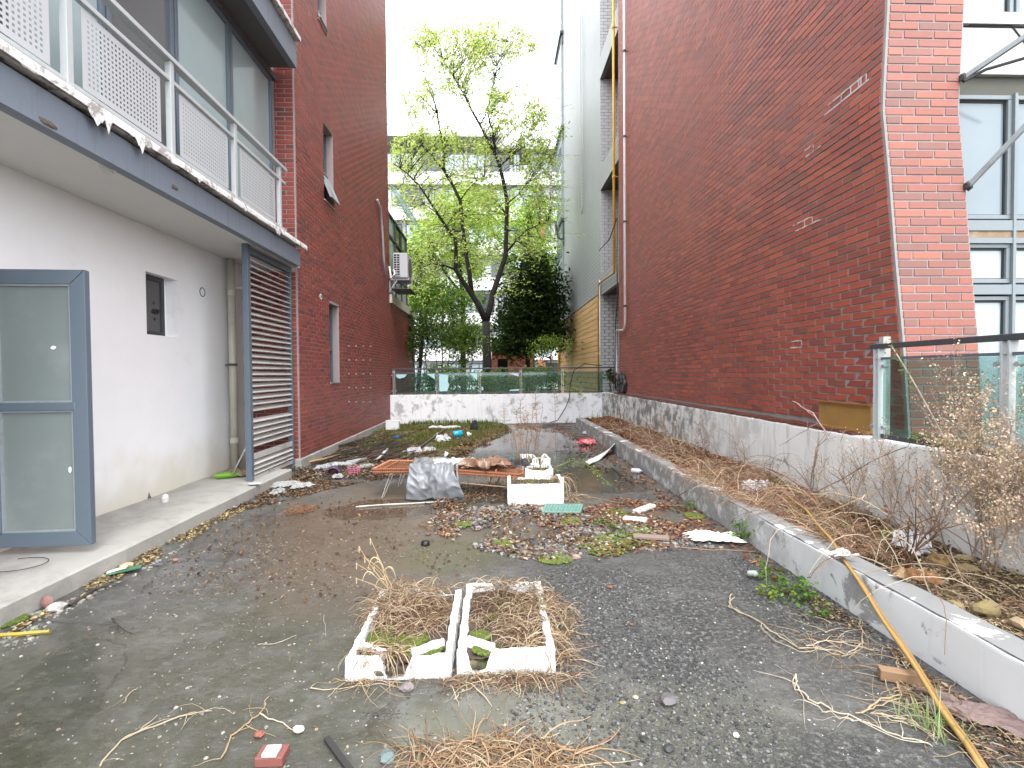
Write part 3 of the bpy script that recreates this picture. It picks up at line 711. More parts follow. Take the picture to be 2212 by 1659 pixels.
f = MB(); f.box(-3.2, -2.87, -1.5, 7.3, 5.80, 5.84); f.box(-3.25, -3.16, -1.5, 7.5, 5.72, 5.8); f.build('upper_soffit', simple('dark grey soffit', (.10, .10, .105), .7, 6, .2, .1), AX)
f = MB(); f.box(-2.87, -2.78, -1.5, 7.28, 5.78, 6.12); f.box(-3.2, -2.87, -1.5, 7.28, 6.0, 6.12); f.build('upper_fascia', M['beam'], AX)
f = MB(); f.box(-3.2, -2.72, -1.5, 7.3, 6.16, 6.22); f.build('upper_lip', M['lip'], AX)
settle(AX)

RL = mk('balcony_railing', (-2.79, 3, 3.29), 'pale metal balcony railing with perforated sheet infill over the white wall', 'railing')
f = MB(); f.box(-2.83, -2.75, -1.5, 6.82, 4.13, 4.17); f.build('top_rail', M['rail_metal'], RL, bevel=.005)
f = MB(); f.box(-2.81, -2.77, -1.5, 6.80, 3.955, 3.99); f.build('middle_rail', M['rail_metal'], RL, bevel=.004)
f = MB(); f.box(-2.81, -2.77, -1.5, 6.80, 3.335, 3.365); f.build('bottom_rail', M['rail_metal'], RL, bevel=.004)
posts = [.25, 1.31, 2.36, 3.41, 4.46, 5.52, 6.64]; pm_ = None
for i, y in enumerate(posts):
    f = MB(); f.box(-2.815, -2.765, y-.025, y+.025, 3.29, 4.13); f.build('post', M['rail_metal'], RL, bevel=.004)
def perf(wd, hh, pitch=.036, hr=.0115):
    mb = MB(); nx = int((wd-.06)/pitch); nz = int((hh-.05)/pitch); ox = (wd-nx*pitch)/2; oz = (hh-nz*pitch)/2
    for i in range(nx):
        for j in range(nz):
            cx = ox+(i+.5)*pitch; cz = oz+(j+.5)*pitch; p = pitch/2
            o = [(0, cx-p, cz-p), (0, cx+p, cz-p), (0, cx+p, cz+p), (0, cx-p, cz+p)]
            q = hr*.75; c8 = [(0, cx-q, cz-q), (0, cx+q, cz-q), (0, cx+q, cz+q), (0, cx-q, cz+q)]
            mb.add(o+c8, [(0, 1, 5, 4), (1, 2, 6, 5), (2, 3, 7, 6), (3, 0, 4, 7)])
    for (a, b, c, d) in ((0, ox, 0, hh), (wd-ox, wd, 0, hh), (ox, wd-ox, 0, oz), (ox, wd-ox, hh-oz, hh)):
        mb.add([(0, a, c), (0, b, c), (0, b, d), (0, a, d)], [(0, 1, 2, 3)])
    return mb
for i, (a, b) in enumerate(zip(posts, posts[1:])):
    if a < .5 and False: continue
    wd = b-a-.05-.2
    o = perf(wd, .54).build('perforated_panel', M['white_metal'], RL); o.data.transform(Matrix.Translation((-2.79, a+.025+.1, 3.385)))
settle(RL)

# downpipe
DP = mk('downpipe', (-3.55, 6.9, .13), 'cream plastic downpipe beside the louvred screen', 'pipe')
a = W(515, 570, -3.56); f = MB(); f.tube([(-3.56, 6.9, .14), (-3.56, 6.9, 2.99)], .05, 12); f.build('pipe', M['cream_pipe'], DP, smooth=True)
for z in (.5, 2.5): MB().tube([(-3.56, 6.9, z), (-3.56, 6.9, z+.07)], .057, 12).build('socket', M['cream_pipe'], DP)
f = MB(); f.tube([(-3.56, 6.9, 1.55), (-3.56, 6.9, 1.58)], .058, 12); f.tube([(-3.64, 6.86, 1.56), (-3.5, 6.82, 1.56)], .008, 5); f.build('clamp', M['dark_metal'], DP)
f = MB(); f.tube([(-3.56, 6.9, 2.62), (-3.3, 7.1, 2.60)], .025, 8); f.build('branch', M['cream_pipe'], DP, smooth=True)
settle(DP)

# louvred screen
LV = mk('louvre_screen', (-2.99, 6.7, .13), 'tall grey louvred metal screen with missing slats, before the brick corner', 'louvre screen')
FV = Fr((-2.97, 0, 0), (0, 1, 0), (1, 0, 0)); a, b = 6.10, 7.40
f = MB(); f.fbox(FV, a, a+.07, .0, 3.0, -.05, .02); f.build('post', M['blue_metal'], LV, bevel=.004)
f = MB(); f.fbox(FV, b-.05, b, .05, 2.98, -.05, .02); f.build('post', M['blue_metal'], LV, bevel=.004)
f = MB(); f.fbox(FV, a+.07, b-.05, 2.90, 2.97, -.05, .02); f.build('head_rail', M['blue_metal'], LV)
f = MB(); f.fbox(FV, a+.07, b-.05, .385, .45, -.04, .01); f.build('lock_rail', M['slat'], LV)
f = MB(); f.fbox(FV, a+.07, b-.05, .13, .18, -.04, .01); f.build('bottom_rail', M['slat'], LV)
zs = [2.84-.0735*i for i in range(26)] + [.86-.0735*i for i in range(5)] + [.34, .28, .22]
sl = None; rr = random.Random(9)
for z in zs:
    if sl is None:
        f = MB(); FZ = Fr((0, 0, 0), (0, 1, 0), Vector((.55, 0, .8)), Vector((-.85, 0, .53)))
        f.fbox(Fr((0, 0, 0), (0, 1, 0), Vector((.5, 0, .87)), Vector((-.87, 0, .5))), 0, b-a-.12, -.042, .042, -.006, .006); o = f.build('slat', M['slat'], LV); sl = o.data
    else: o = bpy.data.objects.new('slat', sl); link(o, LV)
    o.location = Vector((-2.985, a+.07, z)) - Vector(LV.location); o.rotation_euler = (rr.uniform(-.006, .006), rr.uniform(-.06, .06), 0)
for o in LV.children:
    if o.name.split('.')[0] != 'slat': o.data.transform(Matrix.Translation(-Vector(LV.location)))

# open glazed door
hz = .19
a = Vector((-3.66, 3.70, hz)); b = Vector((-2.955, 3.74, hz)); FD_ = Fr(a, b-a, Vector((.05, -1, 0)).normalized() if False else Vector(((b-a).y, -(b-a).x, 0)))
DO = mk('glazed_door', a, 'open blue grey door with frosted glass panes, swung out over the step', 'door')
Wd = (b-a).length; Hd = 2.0
f = MB(); fw = .105
def mitre(F, u0, u1, v0, v1, t, n0, n1, mb):
    for quad in (((u0, v0), (u1, v0), (u1-t, v0+t), (u0+t, v0+t)), ((u1, v0), (u1, v1), (u1-t, v1-t), (u1-t, v0+t)), ((u1, v1), (u0, v1), (u0+t, v1-t), (u1-t, v1-t)), ((u0, v1), (u0, v0), (u0+t, v0+t), (u0+t, v1-t))):
        g_ = .0012; cx = sum(q[0] for q in quad)/4; cy = sum(q[1] for q in quad)/4
        qs = [(q[0]+(cx-q[0])*.004, q[1]+(cy-q[1])*.004) for q in quad]
        vs = [F(q[0], q[1], n0) for q in qs]+[F(q[0], q[1], n1) for q in qs]
        mb.add(vs, [(0, 3, 2, 1), (4, 5, 6, 7), (0, 1, 5, 4), (1, 2, 6, 5), (2, 3, 7, 6), (3, 0, 4, 7)])
mitre(FD_, 0, Wd, 0, Hd, fw, -.02, .03, f); f.build('frame', M['blue_metal'], DO, bevel=.003)
f = MB(); zm = .985; f.fbox(FD_, fw-.02, Wd-fw+.02, zm, zm+.06, -.018, .033); f.build('mid_rail', M['blue_metal'], DO, bevel=.006)
for (z0, z1) in ((fw, zm), (zm+.06, Hd-fw)):
    f = MB(); f.fbox(FD_, fw, Wd-fw, z0, z1, -.001, .006); f.build('pane', M['frost'], DO)
    f = MB()
    for q in ((fw, fw+.012, z0, z1), (Wd-fw-.012, Wd-fw, z0, z1), (fw+.012, Wd-fw-.012, z0, z0+.012), (fw+.012, Wd-fw-.012, z1-.012, z1)): f.fbox(FD_, *q, -.004, .022)
    f.build('glazing_bead', M['grey_metal'], DO)
f = MB()
for z in (.25, 1.0, 1.75): f.tube([FD_(-.012, z, .02), FD_(-.012, z+.1, .02)], .012, 8)
f.build('hinge', M['grey_metal'], DO)
f = MB(); f.rock(FD_(.47, 1.14+.3, .009), .022, .002, .014, (.85, .86, .87), 2); f.build('paper_scrap', M['v'], DO)
f = MB(); f.rock(FD_(.56, .55, .009), .012, .002, .028, (.85, .86, .87), 3); f.build('paper_scrap', M['v'], DO)
settle(DO)

# step
f = MB(); n1 = 60
def stepf(u, v):
    y = -1.5+u*8.4; e = .012*noise.noise(Vector((y*3, 0, 2)))
    prof = [(-2.80+e, 0.0), (-2.795+e, .115), (-2.81+e, .13), (-3.65, .135)]
    x, z = prof[round(v*3)]; return Vector((x, y, z + (.006*noise.noise(Vector((y*2, x, 5))) if z > 0 else -.01)))
f.grid(stepf, n1, 3); f.add([stepf(1, 0), stepf(1, 1/3), stepf(1, 2/3), stepf(1, 1), Vector((-3.65, 6.9, -.01))], [(0, 1, 2, 3, 4)])
tag(f.build('step', M['cement']), kind='structure')

# ------------------------------------------------------------------ far wall, parapet, planter
def rwall(name, x0, x1, y0, y1, z1, mat, along='y', seed=0, rag=.006, label=None, cat=None, z0=-.02):
    """low wall whose top edges wander a little"""
    mb = MB(); Ln = (y1-y0) if along == 'y' else (x1-x0); n = max(4, int(Ln/.08)); prof = [(0, z0), (0, z1-.012), (.012, z1), (.5, z1+.001), (.988, z1), (1, z1-.012), (1, z0)]
    def fn(u, v):
        s, z = prof[round(v*6)]; t = u*Ln
        j = rag*noise.noise(Vector((t*4, s*3, seed))) + rag*.7*noise.noise(Vector((t*15, s*3, seed)))
        k = rag*noise.noise(Vector((t*3, z*5, seed+7)))
        if along == 'y': return Vector((x0+s*(x1-x0)+k, y0+t, z+(j if z > z0+.02 else 0)))
        return Vector((x0+t, y0+s*(y1-y0)+k, z+(j if z > z0+.02 else 0)))
    mb.grid(fn, n, 6)
    for u in (0, 1): mb.add([fn(u, i/6) for i in range(7)], [tuple(range(7))])
    o = mb.build(name, mat)
    return tag(o, label, cat)
rwall('boundary_wall', -2.925, 3.3, 14.0, 14.18, .83, M['far_wall'], 'x', 1, .01, 'low white wall with flaking paint across the far end of the yard', 'wall')
PW = rwall('parapet_wall', 3.02, 3.18, -1.5, 14.0, .865, M['parapet'], 'y', 2, .008, 'white parapet wall with black mould runs along the right side', 'wall')
rwall('planter_wall', 2.08, 2.25, -1.5, 12.75, .255, M['planter'], 'y', 4, .010, 'low white planter kerb with chipped grey top on the right', 'planter wall')
mb = MB(); mb.box(2.25, 3.02, 12.6, 12.75, -.01, .25); o = mb.build('planter_wall', M['planter_far'], label_ := None); tag(o, 'short cement end of the planter near the far wall', 'planter wall')
# top screed of planter kerb (grey with paint remains)
f = MB(); f.grid(lambda u, v: Vector((2.088+v*.156, -1.5+u*14.2, .262+.004*noise.noise(Vector((u*60, v*3, 1)))+.002)), 120, 2, ); o = f.build('kerb_screed', M['cement_top'], None)
o.parent = bpy.data.objects['planter_wall']
f = MB()
def soilf(u, v):
    y = -1.5+u*14.1; x = 2.25+v*.775
    return Vector((x, y, .185+.05*noise.noise(Vector((x*3, y*1.6, 0)))+.025*noise.noise(Vector((x*11, y*9, 3)))+.05*v))
f.grid(soilf, 260, 16); tag(f.build('planter_soil', M['soil'], smooth=True), kind='structure')
def soil_z(x, y): return soilf((y+1.5)/14.1, (x-2.25)/.775).z
# gutter ledge + coping tiles
f = MB(); f.box(3.18, 3.42, -1.5, 12.7, .3, .80); tag(f.build('gutter_ledge', M['black']), kind='structure')
CP = mk('coping', (3.1, 6, .87), 'row of dark red clay coping tiles along the top of the right parapet', 'coping')
tm = None; rr = random.Random(4); y = 4.15
while y < 12.6:
    if tm is None:
        f = MB(); f.box(-.085, .085, -.029, .029, 0, .022); o = f.build('tile', M['tile_red'], CP, bevel=.003); tm = o.data
    else: o = bpy.data.objects.new('tile', tm); link(o, CP)
    o.location = Vector((3.125+rr.uniform(-.008, .008), y, .868+rr.uniform(0, .006)))-Vector(CP.location); o.rotation_euler = (rr.uniform(-.05, .05), rr.uniform(-.03, .03), rr.uniform(-.06, .06)); y += .0645

# ------------------------------------------------------------------ glass railings
def glass_rail(name, p0, p1, posts_, label, zb, zt, zr, side):
    p0, p1 = Vector(p0), Vector(p1); d = (p1-p0).normalized(); ln = (p1-p0).length
    RT = mk(name, (p0.x, p0.y, p0.z), label, 'railing'); F = Fr((p0.x, p0.y, 0), d, side)
    f = MB(); f.fbox(F, -.07, ln+.07, zr-.02, zr+.02, -.03, .03); f.build('top_rail', M['dark_metal'], RT, bevel=.004)
    for t in posts_:
        f = MB(); f.fbox(F, t-.028, t-.018, p0.z, zr-.02, -.03, .03); f.fbox(F, t+.018, t+.028, p0.z, zr-.02, -.03, .03); f.fbox(F, t-.018, t+.018, zr-.1, zr-.07, -.02, .02); f.build('post', M['rail_metal'], RT)
        for z in (zb+.05, zt-.05):
            for s in (-.06, .06): MB().tube([F(t+s, z, -.012), F(t+s, z, .022)], .016, 8).build('glass_clamp', M['grey_metal'], RT)
    for a, b in zip(posts_, posts_[1:]):
        f = MB(); f.fbox(F, a+.045, b-.045, zb, zt, -.005, .005); f.build('glass_pane', M['fence_glass'], RT)
        f = MB(); f.fbox(F, a+.03, b-.03, zt+.002, zt+.022, -.012, .012); f.build('edge_bar', M['blue_metal'], RT)
        f = MB(); f.fbox(F, a+.03, b-.03, zb-.04, zb-.003, -.012, .012); f.build('edge_bar', M['dark_metal'], RT)
    return RT, F
xs = [P(x, 800, 14.09).x for x in (851, 944, 1036, 1125, 1215, 1305)]
FRL, FRF = glass_rail('glass_railing', (xs[0], 14.09, .83), (3.45, 14.09, .83), [x-xs[0] for x in xs], 'green glass railing standing on the far white wall', .90, 1.43, 1.56, (0, -1, 0))
# torn film remnants (world coordinates turned into the railing's frame by settle)
def patch(F, poly, n=.007):
    f = MB(); f.add([F(u, v, n) for u, v in poly], [tuple(range(len(poly)))]); return f
t0 = [x-xs[0] for x in xs]
for poly in ([(t0[0]+.06, 1.41), (t0[0]+.36, 1.41), (t0[0]+.30, 1.33), (t0[0]+.16, 1.29), (t0[0]+.07, 1.33)],
             [(t0[1]-.30, 1.42), (t0[1]-.06, 1.42), (t0[1]-.06, 1.26), (t0[1]-.15, 1.32)],
             [(t0[1]+.05, 1.41), (t0[1]+.32, 1.38), (t0[1]+.30, 1.2), (t0[1]+.34, 1.1), (t0[1]+.28, .93), (t0[1]+.06, .92)],
             [(t0[2]-.28, 1.42), (t0[2]-.06, 1.42), (t0[2]-.07, 1.22), (t0[2]-.13, 1.28)],
             [(t0[2]+.05, 1.05), (t0[2]+.1, 1.02), (t0[2]+.1, .96), (t0[2]+.05, .93)],
             [(t0[3]-.35, 1.42), (t0[3]-.06, 1.42), (t0[3]-.06, 1.32), (t0[3]-.12, 1.34), (t0[3]-.2, 1.37)],
             [(t0[3]-.3, .95), (t0[3]-.06, .97), (t0[3]-.06, .92), (t0[3]-.35, .92)]):
    patch(FRF, poly, .008).build('film_remnant', M['film'], FRL)
settle(FRL)
GR, FGR = glass_rail('glass_railing', (3.06, 3.86, .865), (3.06, -.9, .865), [0, 1.0, 2.0, 3.0, 3.9, 4.7], 'tall green glass railing on the right parapet before the sheen-tinted brick pier', .92, 1.50, 1.61, (-1, 0, 0))
settle(GR)
f = MB(); f.box(3.115, 3.175, 3.89, 3.935, .87, 1.69); single(f, 'cement_stub', M['cement'], 'rough cement stub standing behind the corner of the right glass railing', 'cement stub')

# ------------------------------------------------------------------ tiled grey building beyond
def greytile():
    m, t = newmat('fine grey wall tile'); n = N(t); p = n.pos()
    sp = n.n('ShaderNodeSeparateXYZ'); n.l(p, sp.inputs[0])
    fz = n.m('FRACT', n.m('MULTIPLY', sp.outputs[2], 1/.13)); ln = n.m('MAXIMUM', n.ramp(fz, .0, .16, 1, 0), n.ramp(fz, .9, 1., 0, 1))
    c = n.mix(n.noise(p, 1.2, 5), (.27, .283, .285), (.35, .363, .365))
    c = n.mix(n.m('MULTIPLY', ln, .9), c, (.12, .125, .125))
    n.out(c, .5, n.bump(n.m('SUBTRACT', 1., ln), .5, .004), .4); return m
M['greytile'] = greytile()
GB = mk('tiled_building', (3.3, 18, 0), 'grey tiled block with a yellow stone base beyond the far wall on the right', 'building')
FB = Fr((3.3, 0, 0), (0, 1, 0), (-1, 0, 0)); spans = [(3.81, 4.44), (7.02, 7.71), (10.4, 11.05), (13.7, 14.4), (17, 17.7)]
f = MB(); f.box(3.3, 9, 15.36, 25.5, 3.9, 21.5)
for a, b in spans: f.box(3.3, 3.42, 12.72, 15.36, a, b)
f.build('tiled_wall', M['greytile'], GB)
f = MB(); f.box(3.33, 9, 15.38, 25.48, 0, 3.9); f.box(4.1, 9, 12.72, 15.35, 0, 21); f.build('wall_core', simple('yellow joint', (.14, .09, .045), .9, 10, .3, .2), GB)
for a, b in spans: MB().box(3.42, 4.1, 12.72, 15.34, a+.02, a+.12).build('alcove_floor', M['dark_metal'], GB)
# white glazed brick cheek facing the yard
FC = Fr((3.3, 15.36, 0), (1, 0, 0), (0, -1, 0))
f = MB(); rr = random.Random(8); z = 0; row = 0
while z < 15:
    u = -(row % 2)*.13
    while u < .8:
        a, b = max(u, 0), min(u+.25, .8)
        if b-a > .02: f.fbox(FC, a, b-.012, z, z+.085, 0, .012, vc((1, 1, 1), .06, rr))
        u += .262
    z += .098; row += 1
f.c = [c for c in f.c]; tag(f.build('glazed_brickwork', M['tile_white'], GB), kind='stuff')
# yellow stone blocks
sm = {}; rr = random.Random(6); z = 0; row = 0
M['ystone'] = simple('yellow stone', (1, 1, 1), .75, 9, .25, .3, vcol=True)
while z < 3.86:
    h = .176; u = 15.38; k = 0
    while u < 25.46:
        ln = min(1.25 if k or row % 2 else .62, 25.47-u); key = (round(ln, 2), rr.randrange(4))
        if key not in sm:
            q = MB(); q.box(-.03, 0, 0, ln-.012, 0, h-.014, vc((.58, .36, .155), .1, rr)); o = q.build('stone_block', M['ystone'], GB, bevel=.004); sm[key] = o.data
        else: o = bpy.data.objects.new('stone_block', sm[key]); link(o, GB)
        o['loc0'] = 1; o.location = (0+.03-.0, u-18, z+.006); o.location.x = .03-rr.uniform(0, .006); u += ln; k += 1
    z += h; row += 1
for o in GB.children:
    if o.name.split('.')[0] != 'stone_block': o.data.transform(Matrix.Translation(-Vector(GB.location)))
    elif 'loc0' in o: del o['loc0']
# glazed bay column at the far end with dark canopies
BC = mk('bay_window_column', (3.15, 24.5, 0), 'pale column of bay windows with dark canopies, far edge of the tiled block', 'bay window')
f = MB(); f.box(3.22, 3.3, 23.4, 25.52, 5.2, 21.4); f.build('bay_core', simple('pale bay cladding', (.32, .345, .365), .4, 3, .1, .02), BC)
for y in (105, 300, 490):
    z = P(1225, y, 24.4).z
    f = MB(); f.box(3.14, 3.3, 23.2, 25.6, z-.06, z+.06); f.build('canopy', M['dark_metal'], BC)
    f = MB(); f.tube([(3.28, 23.3, z-1.2 if y == 490 else z-.5), (3.28, 23.3, z)], .05, 6); 
    f.build('bracket', M['dark_metal'], BC); f = MB()
    if y == 490: f.tube([(2.9, 23.3, z-.1), (2.92, 23.3, z-.5), (3.05, 23.3, z-.85), (3.28, 23.3, z-.95)], .05, 6)
    if f.v: f.build('bracket', M['dark_metal'], BC)
for z in np.arange(5.8, 21, 1.1):
    f = MB(); f.box(3.205, 3.218, 23.5, 24.4, z, z+.9); f.build('pane', M['pane_blue'], BC)
    f = MB(); f.box(3.205, 3.218, 24.5, 25.4, z, z+.9); f.build('pane', M['pane_blue'], BC)
    pass
settle(BC)

# pipes on the right
def pipe_thing(name, pts, r, mat, label, cat='pipe', clips=(), n=8, mat2=None):
    f = MB(); f.tube(pts, r, n); o = f
    root = mk(name, pts[-1], label, cat); f.build('pipe', M[mat], root, smooth=True)
    if clips:
        for c in clips:
            g_ = MB(); c = Vector(c); g_.tube([c-Vector((0, 0, .025)), c+Vector((0, 0, .025))], r*1.5, 8); g_.bar(c, c+Vector((.12, 0, 0)), .02, .02); g_.build('clip', M[mat2 or 'dark_metal'], root)
    settle(root); return root
def rp(x, y, n=.05):
    q = W(x, y, 3.2-n); return q+Vector((wr(q), 0, 0))
yy = rp(1352, 400).y
pipe_thing('drain_pipe', [(3.12, yy, 12.4), (3.12, yy, rp(1352, 700).z), (3.12, yy+.12, rp(1352, 712).z), (3.12, 12.66, rp(1338, 712).z), (3.12, 12.66, rp(1336, 790).z), (3.12, 12.66, .95)], .028, 'white_pipe', 'thin white pipe running down the red brick edge and stepping left at the bottom', clips=[(3.12, yy, z) for z in (3, 5, 7, 9, 11)])
pipe_thing('gas_pipe', [(3.2, 13.2, 12.5), (3.2, 13.2, P(1327, 590, 13.2).z), (3.22, 15.3, P(1300, 620, 15.3).z+.1), (3.22, 15.3, 0)], .035, 'yellow_pipe', 'long yellow gas pipe turning at the lowest spandrel of the tiled block', clips=[(3.22, 15.3, 2.0), (3.2, 13.2, 6.6), (3.2, 13.2, 10.5), (3.2, 13.2, 12.0)], mat2='yellow_pipe')
pipe_thing('gas_pipe', [(3.22, 24.9, P(1216, 682, 24.9).z), (3.22, 24.9, 0)], .06, 'yellow_pipe', 'short yellow gas pipe at the far corner of the yellow stone base', clips=[(3.22, 24.9, 3.9), (3.22, 24.9, 2.2)], mat2='yellow_pipe')
pipe_thing('vent_pipe', [(3.24, 15.25, P(1303, 605, 15.25).z), (3.24, 15.2, 0)], .02, 'white_pipe', 'slim white pipe beside the long yellow gas pipe')
pipe_thing('hanging_cable', [(3.25, 18.5, 14.5), (3.25, 18.5, 8.5), (3.24, 18.3, 7.5), (3.22, 18.2, 7.2), (3.24, 18.1, 7.5), (3.25, 18.05, 9), (3.25, 18, 14.5)], .015, 'grey_pipe', 'grey looped cable hanging on the tiled facade', 'cable', n=5)
pts = [rp(1325, 600), rp(1340, 575), rp(1352, 560)]
pts = [Vector((3.18, 15.0, 5.1)), Vector((3.12, 13.4, 5.0)), Vector((3.1, 12.6, 5.25)), Vector((3.1, 12.45, 5.3)), Vector((3.1, 12.5, 4.2)), Vector((3.1, 12.45, 3.3)), Vector((3.1, 12.66, 2.7)), Vector((3.08, 12.66, 1.4)), Vector((3.08, 12.6, 1.0))]
pipe_thing('black_cable', pts, .014, 'black', 'black cables crossing from the gas pipe onto the red brick wall', 'cable', n=5)

# ------------------------------------------------------------------ apartment block far behind
AB = mk('apartment_block', (0, 46, 0), 'far white apartment block with strip windows seen through the trees', 'building')
YB = 46.; FBk = Fr((0, YB, 0), (1, 0, 0), (0, -1, 0))
xl, xr = P(640, 600, YB).x, P(1420, 600, YB).x; kz = YB/1075
ztopL, ztopR = P(900, 292, YB).z, P(1150, 318, YB).z; xm = P(1078, 300, YB).x
f = MB(); f.fbox(FBk, xl, xm, 0, ztopL-1.5, -8, -.3); f.fbox(FBk, xm, xr, 0, ztopR-1.5, -8, -.3); f.build('wall', simple('off white render', (.52, .52, .52), .8, 1.5, .2, .1), AB)  # one even greyish white over the whole wall
f = MB(); f.fbox(FBk, xl-.4, xm+.2, ztopL-.3, ztopL, -8, .5); f.fbox(FBk, xm+.2, xr, ztopR-.3, ztopR, -8, .4); f.fbox(FBk, P(1055, 300, YB).x, P(1090, 300, YB).x, ztopR, ztopR+1.2, -2, 0); f.build('roof', M['slat'], AB)
pitch = 3.2; z = ztopR-.3; 
k = 0
while z-pitch > -1:
    zb = z-pitch
    f = MB(); f.fbox(FBk, xl, xr, zb+.0, zb+1.15, -.3, .25); f.build('balcony_band', M['white_pipe'], AB)
    x = xl; i = 0
    while x < xr-2:
        wdt = 1.75 if (i*7+k*3) % 5 else .6
        if P(1170, 600, YB).x-1.2 < x < P(1170, 600, YB).x and k > 1:
            f = MB(); f.fbox(FBk, x, x+.7, zb+1.15, z, -.3, .3); f.build('brick_pier', simple('red pier', (.34, .12, .08), .8) if 'pier' not in M else M['pier'], AB); x += .75; i += 1; continue
        f = MB()
        for q in ((x, x+.08, zb+1.2, z-.25), (x+wdt-.08, x+wdt, zb+1.2, z-.25), (x+.08, x+wdt-.08, zb+1.2, zb+1.28), (x+.08, x+wdt-.08, z-.33, z-.25), (x+wdt/2-.03, x+wdt/2+.03, zb+1.28, z-.33)): f.fbox(FBk, *q, -.2, -.1)
        wo_ = f.build('window', M['dark_metal'], AB)
        f = MB(); f.fbox(FBk, x+.08, x+wdt-.08, zb+1.28, z-.33, -.17, -.15); f.build('pane', M['pane_pale' if (i+k) % 3 else 'pane_dark'], wo_)
        x += wdt+(.35 if wdt > 1 else .9); i += 1
    z = zb; k += 1
settle(AB)
KB = mk('gatehouse', (.9, 27, 0), 'small red rendered hut with a dark doorway behind the tree trunk', 'hut')
a, b, t_ = P(1062, 770, 27), P(1152, 770, 27), P(1100, 752, 27).z
f = MB(); FK = Fr((0, 27, 0), (1, 0, 0), (0, -1, 0)); dx0, dx1, dz = P(1075, 770, 27).x, P(1097, 770, 27).x, P(1080, 775, 27).z
wallcells(f, FK, a.x, b.x, 0, t_, [(dx0, dx1, 0, dz)], .3); f.build('wall', simple('pinkish red render', (.30, .09, .07), .8, 4, .2, .1), KB)
f = MB(); f.fbox(FK, a.x-.2, b.x+.2, t_, t_+.35, -1, .15); f.build('roof', M['white_metal'], KB)
f = MB(); f.fbox(FK, dx0-.1, dx1+.1, 0, dz+.1, -.6, -.5); f.build('doorway', M['interior'], KB)
settle(KB)
# ------------------------------------------------------------------ foliage helpers
NR = np.random.default_rng(11)
def leaves(mbname, cen, size, cols, mat, parent=None, up=.35, asp=.5, kind=None):
    cen = np.asarray(cen, dtype=np.float64); n = len(cen)
    size = np.broadcast_to(np.asarray(size, dtype=np.float64), (n,))
    nrm = NR.normal(size=(n, 3)); nrm[:, 2] = np.abs(nrm[:, 2])+up*2; nrm /= np.linalg.norm(nrm, axis=1)[:, None]
    t = NR.normal(size=(n, 3)); t -= nrm*(t*nrm).sum(1)[:, None]; t /= np.linalg.norm(t, axis=1)[:, None]; b = np.cross(nrm, t)
    s = size[:, None]; k = NR.uniform(.05, .3, (n, 1))
    v = np.stack([cen-t*s*.5, cen+b*s*asp*.5+nrm*s*k*.3, cen+t*s*.5-nrm*s*k*.4, cen-b*s*asp*.5+nrm*s*k*.3], 1).reshape(-1, 3)
    me = bpy.data.meshes.new(mbname); me.vertices.add(4*n); me.vertices.foreach_set('co', v.astype(np.float32).ravel())
    me.loops.add(4*n); me.loops.foreach_set('vertex_index', np.arange(4*n, dtype=np.int32))
    me.polygons.add(n); me.polygons.foreach_set('loop_start', np.arange(0, 4*n, 4, dtype=np.int32)); me.polygons.foreach_set('loop_total', np.full(n, 4, dtype=np.int32))
    me.update(calc_edges=True)
    a = me.color_attributes.new('col', 'FLOAT_COLOR', 'POINT'); c4 = np.ones((n, 4), dtype=np.float32); c4[:, :3] = cols
    a.data.foreach_set('color', np.repeat(c4, 4, 0).ravel()); me.materials.append(mat); me.validate()
    o = bpy.data.objects.new(mbname, me); link(o, parent)
    if kind: o['kind'] = kind
    return o
def palette(n, cs, j=.18):
    cs = np.array(cs); i = NR.integers(0, len(cs), n); c = cs[i]*(1+NR.uniform(-j, j, (n, 1))); return np.clip(c*(1+NR.uniform(-.06, .06, (n, 3))), 0, 1)
def bez(a, b, c, n=6):
    return [a*(1-t)**2+b*2*t*(1-t)+c*t*t for t in [i/n for i in range(n+1)]]

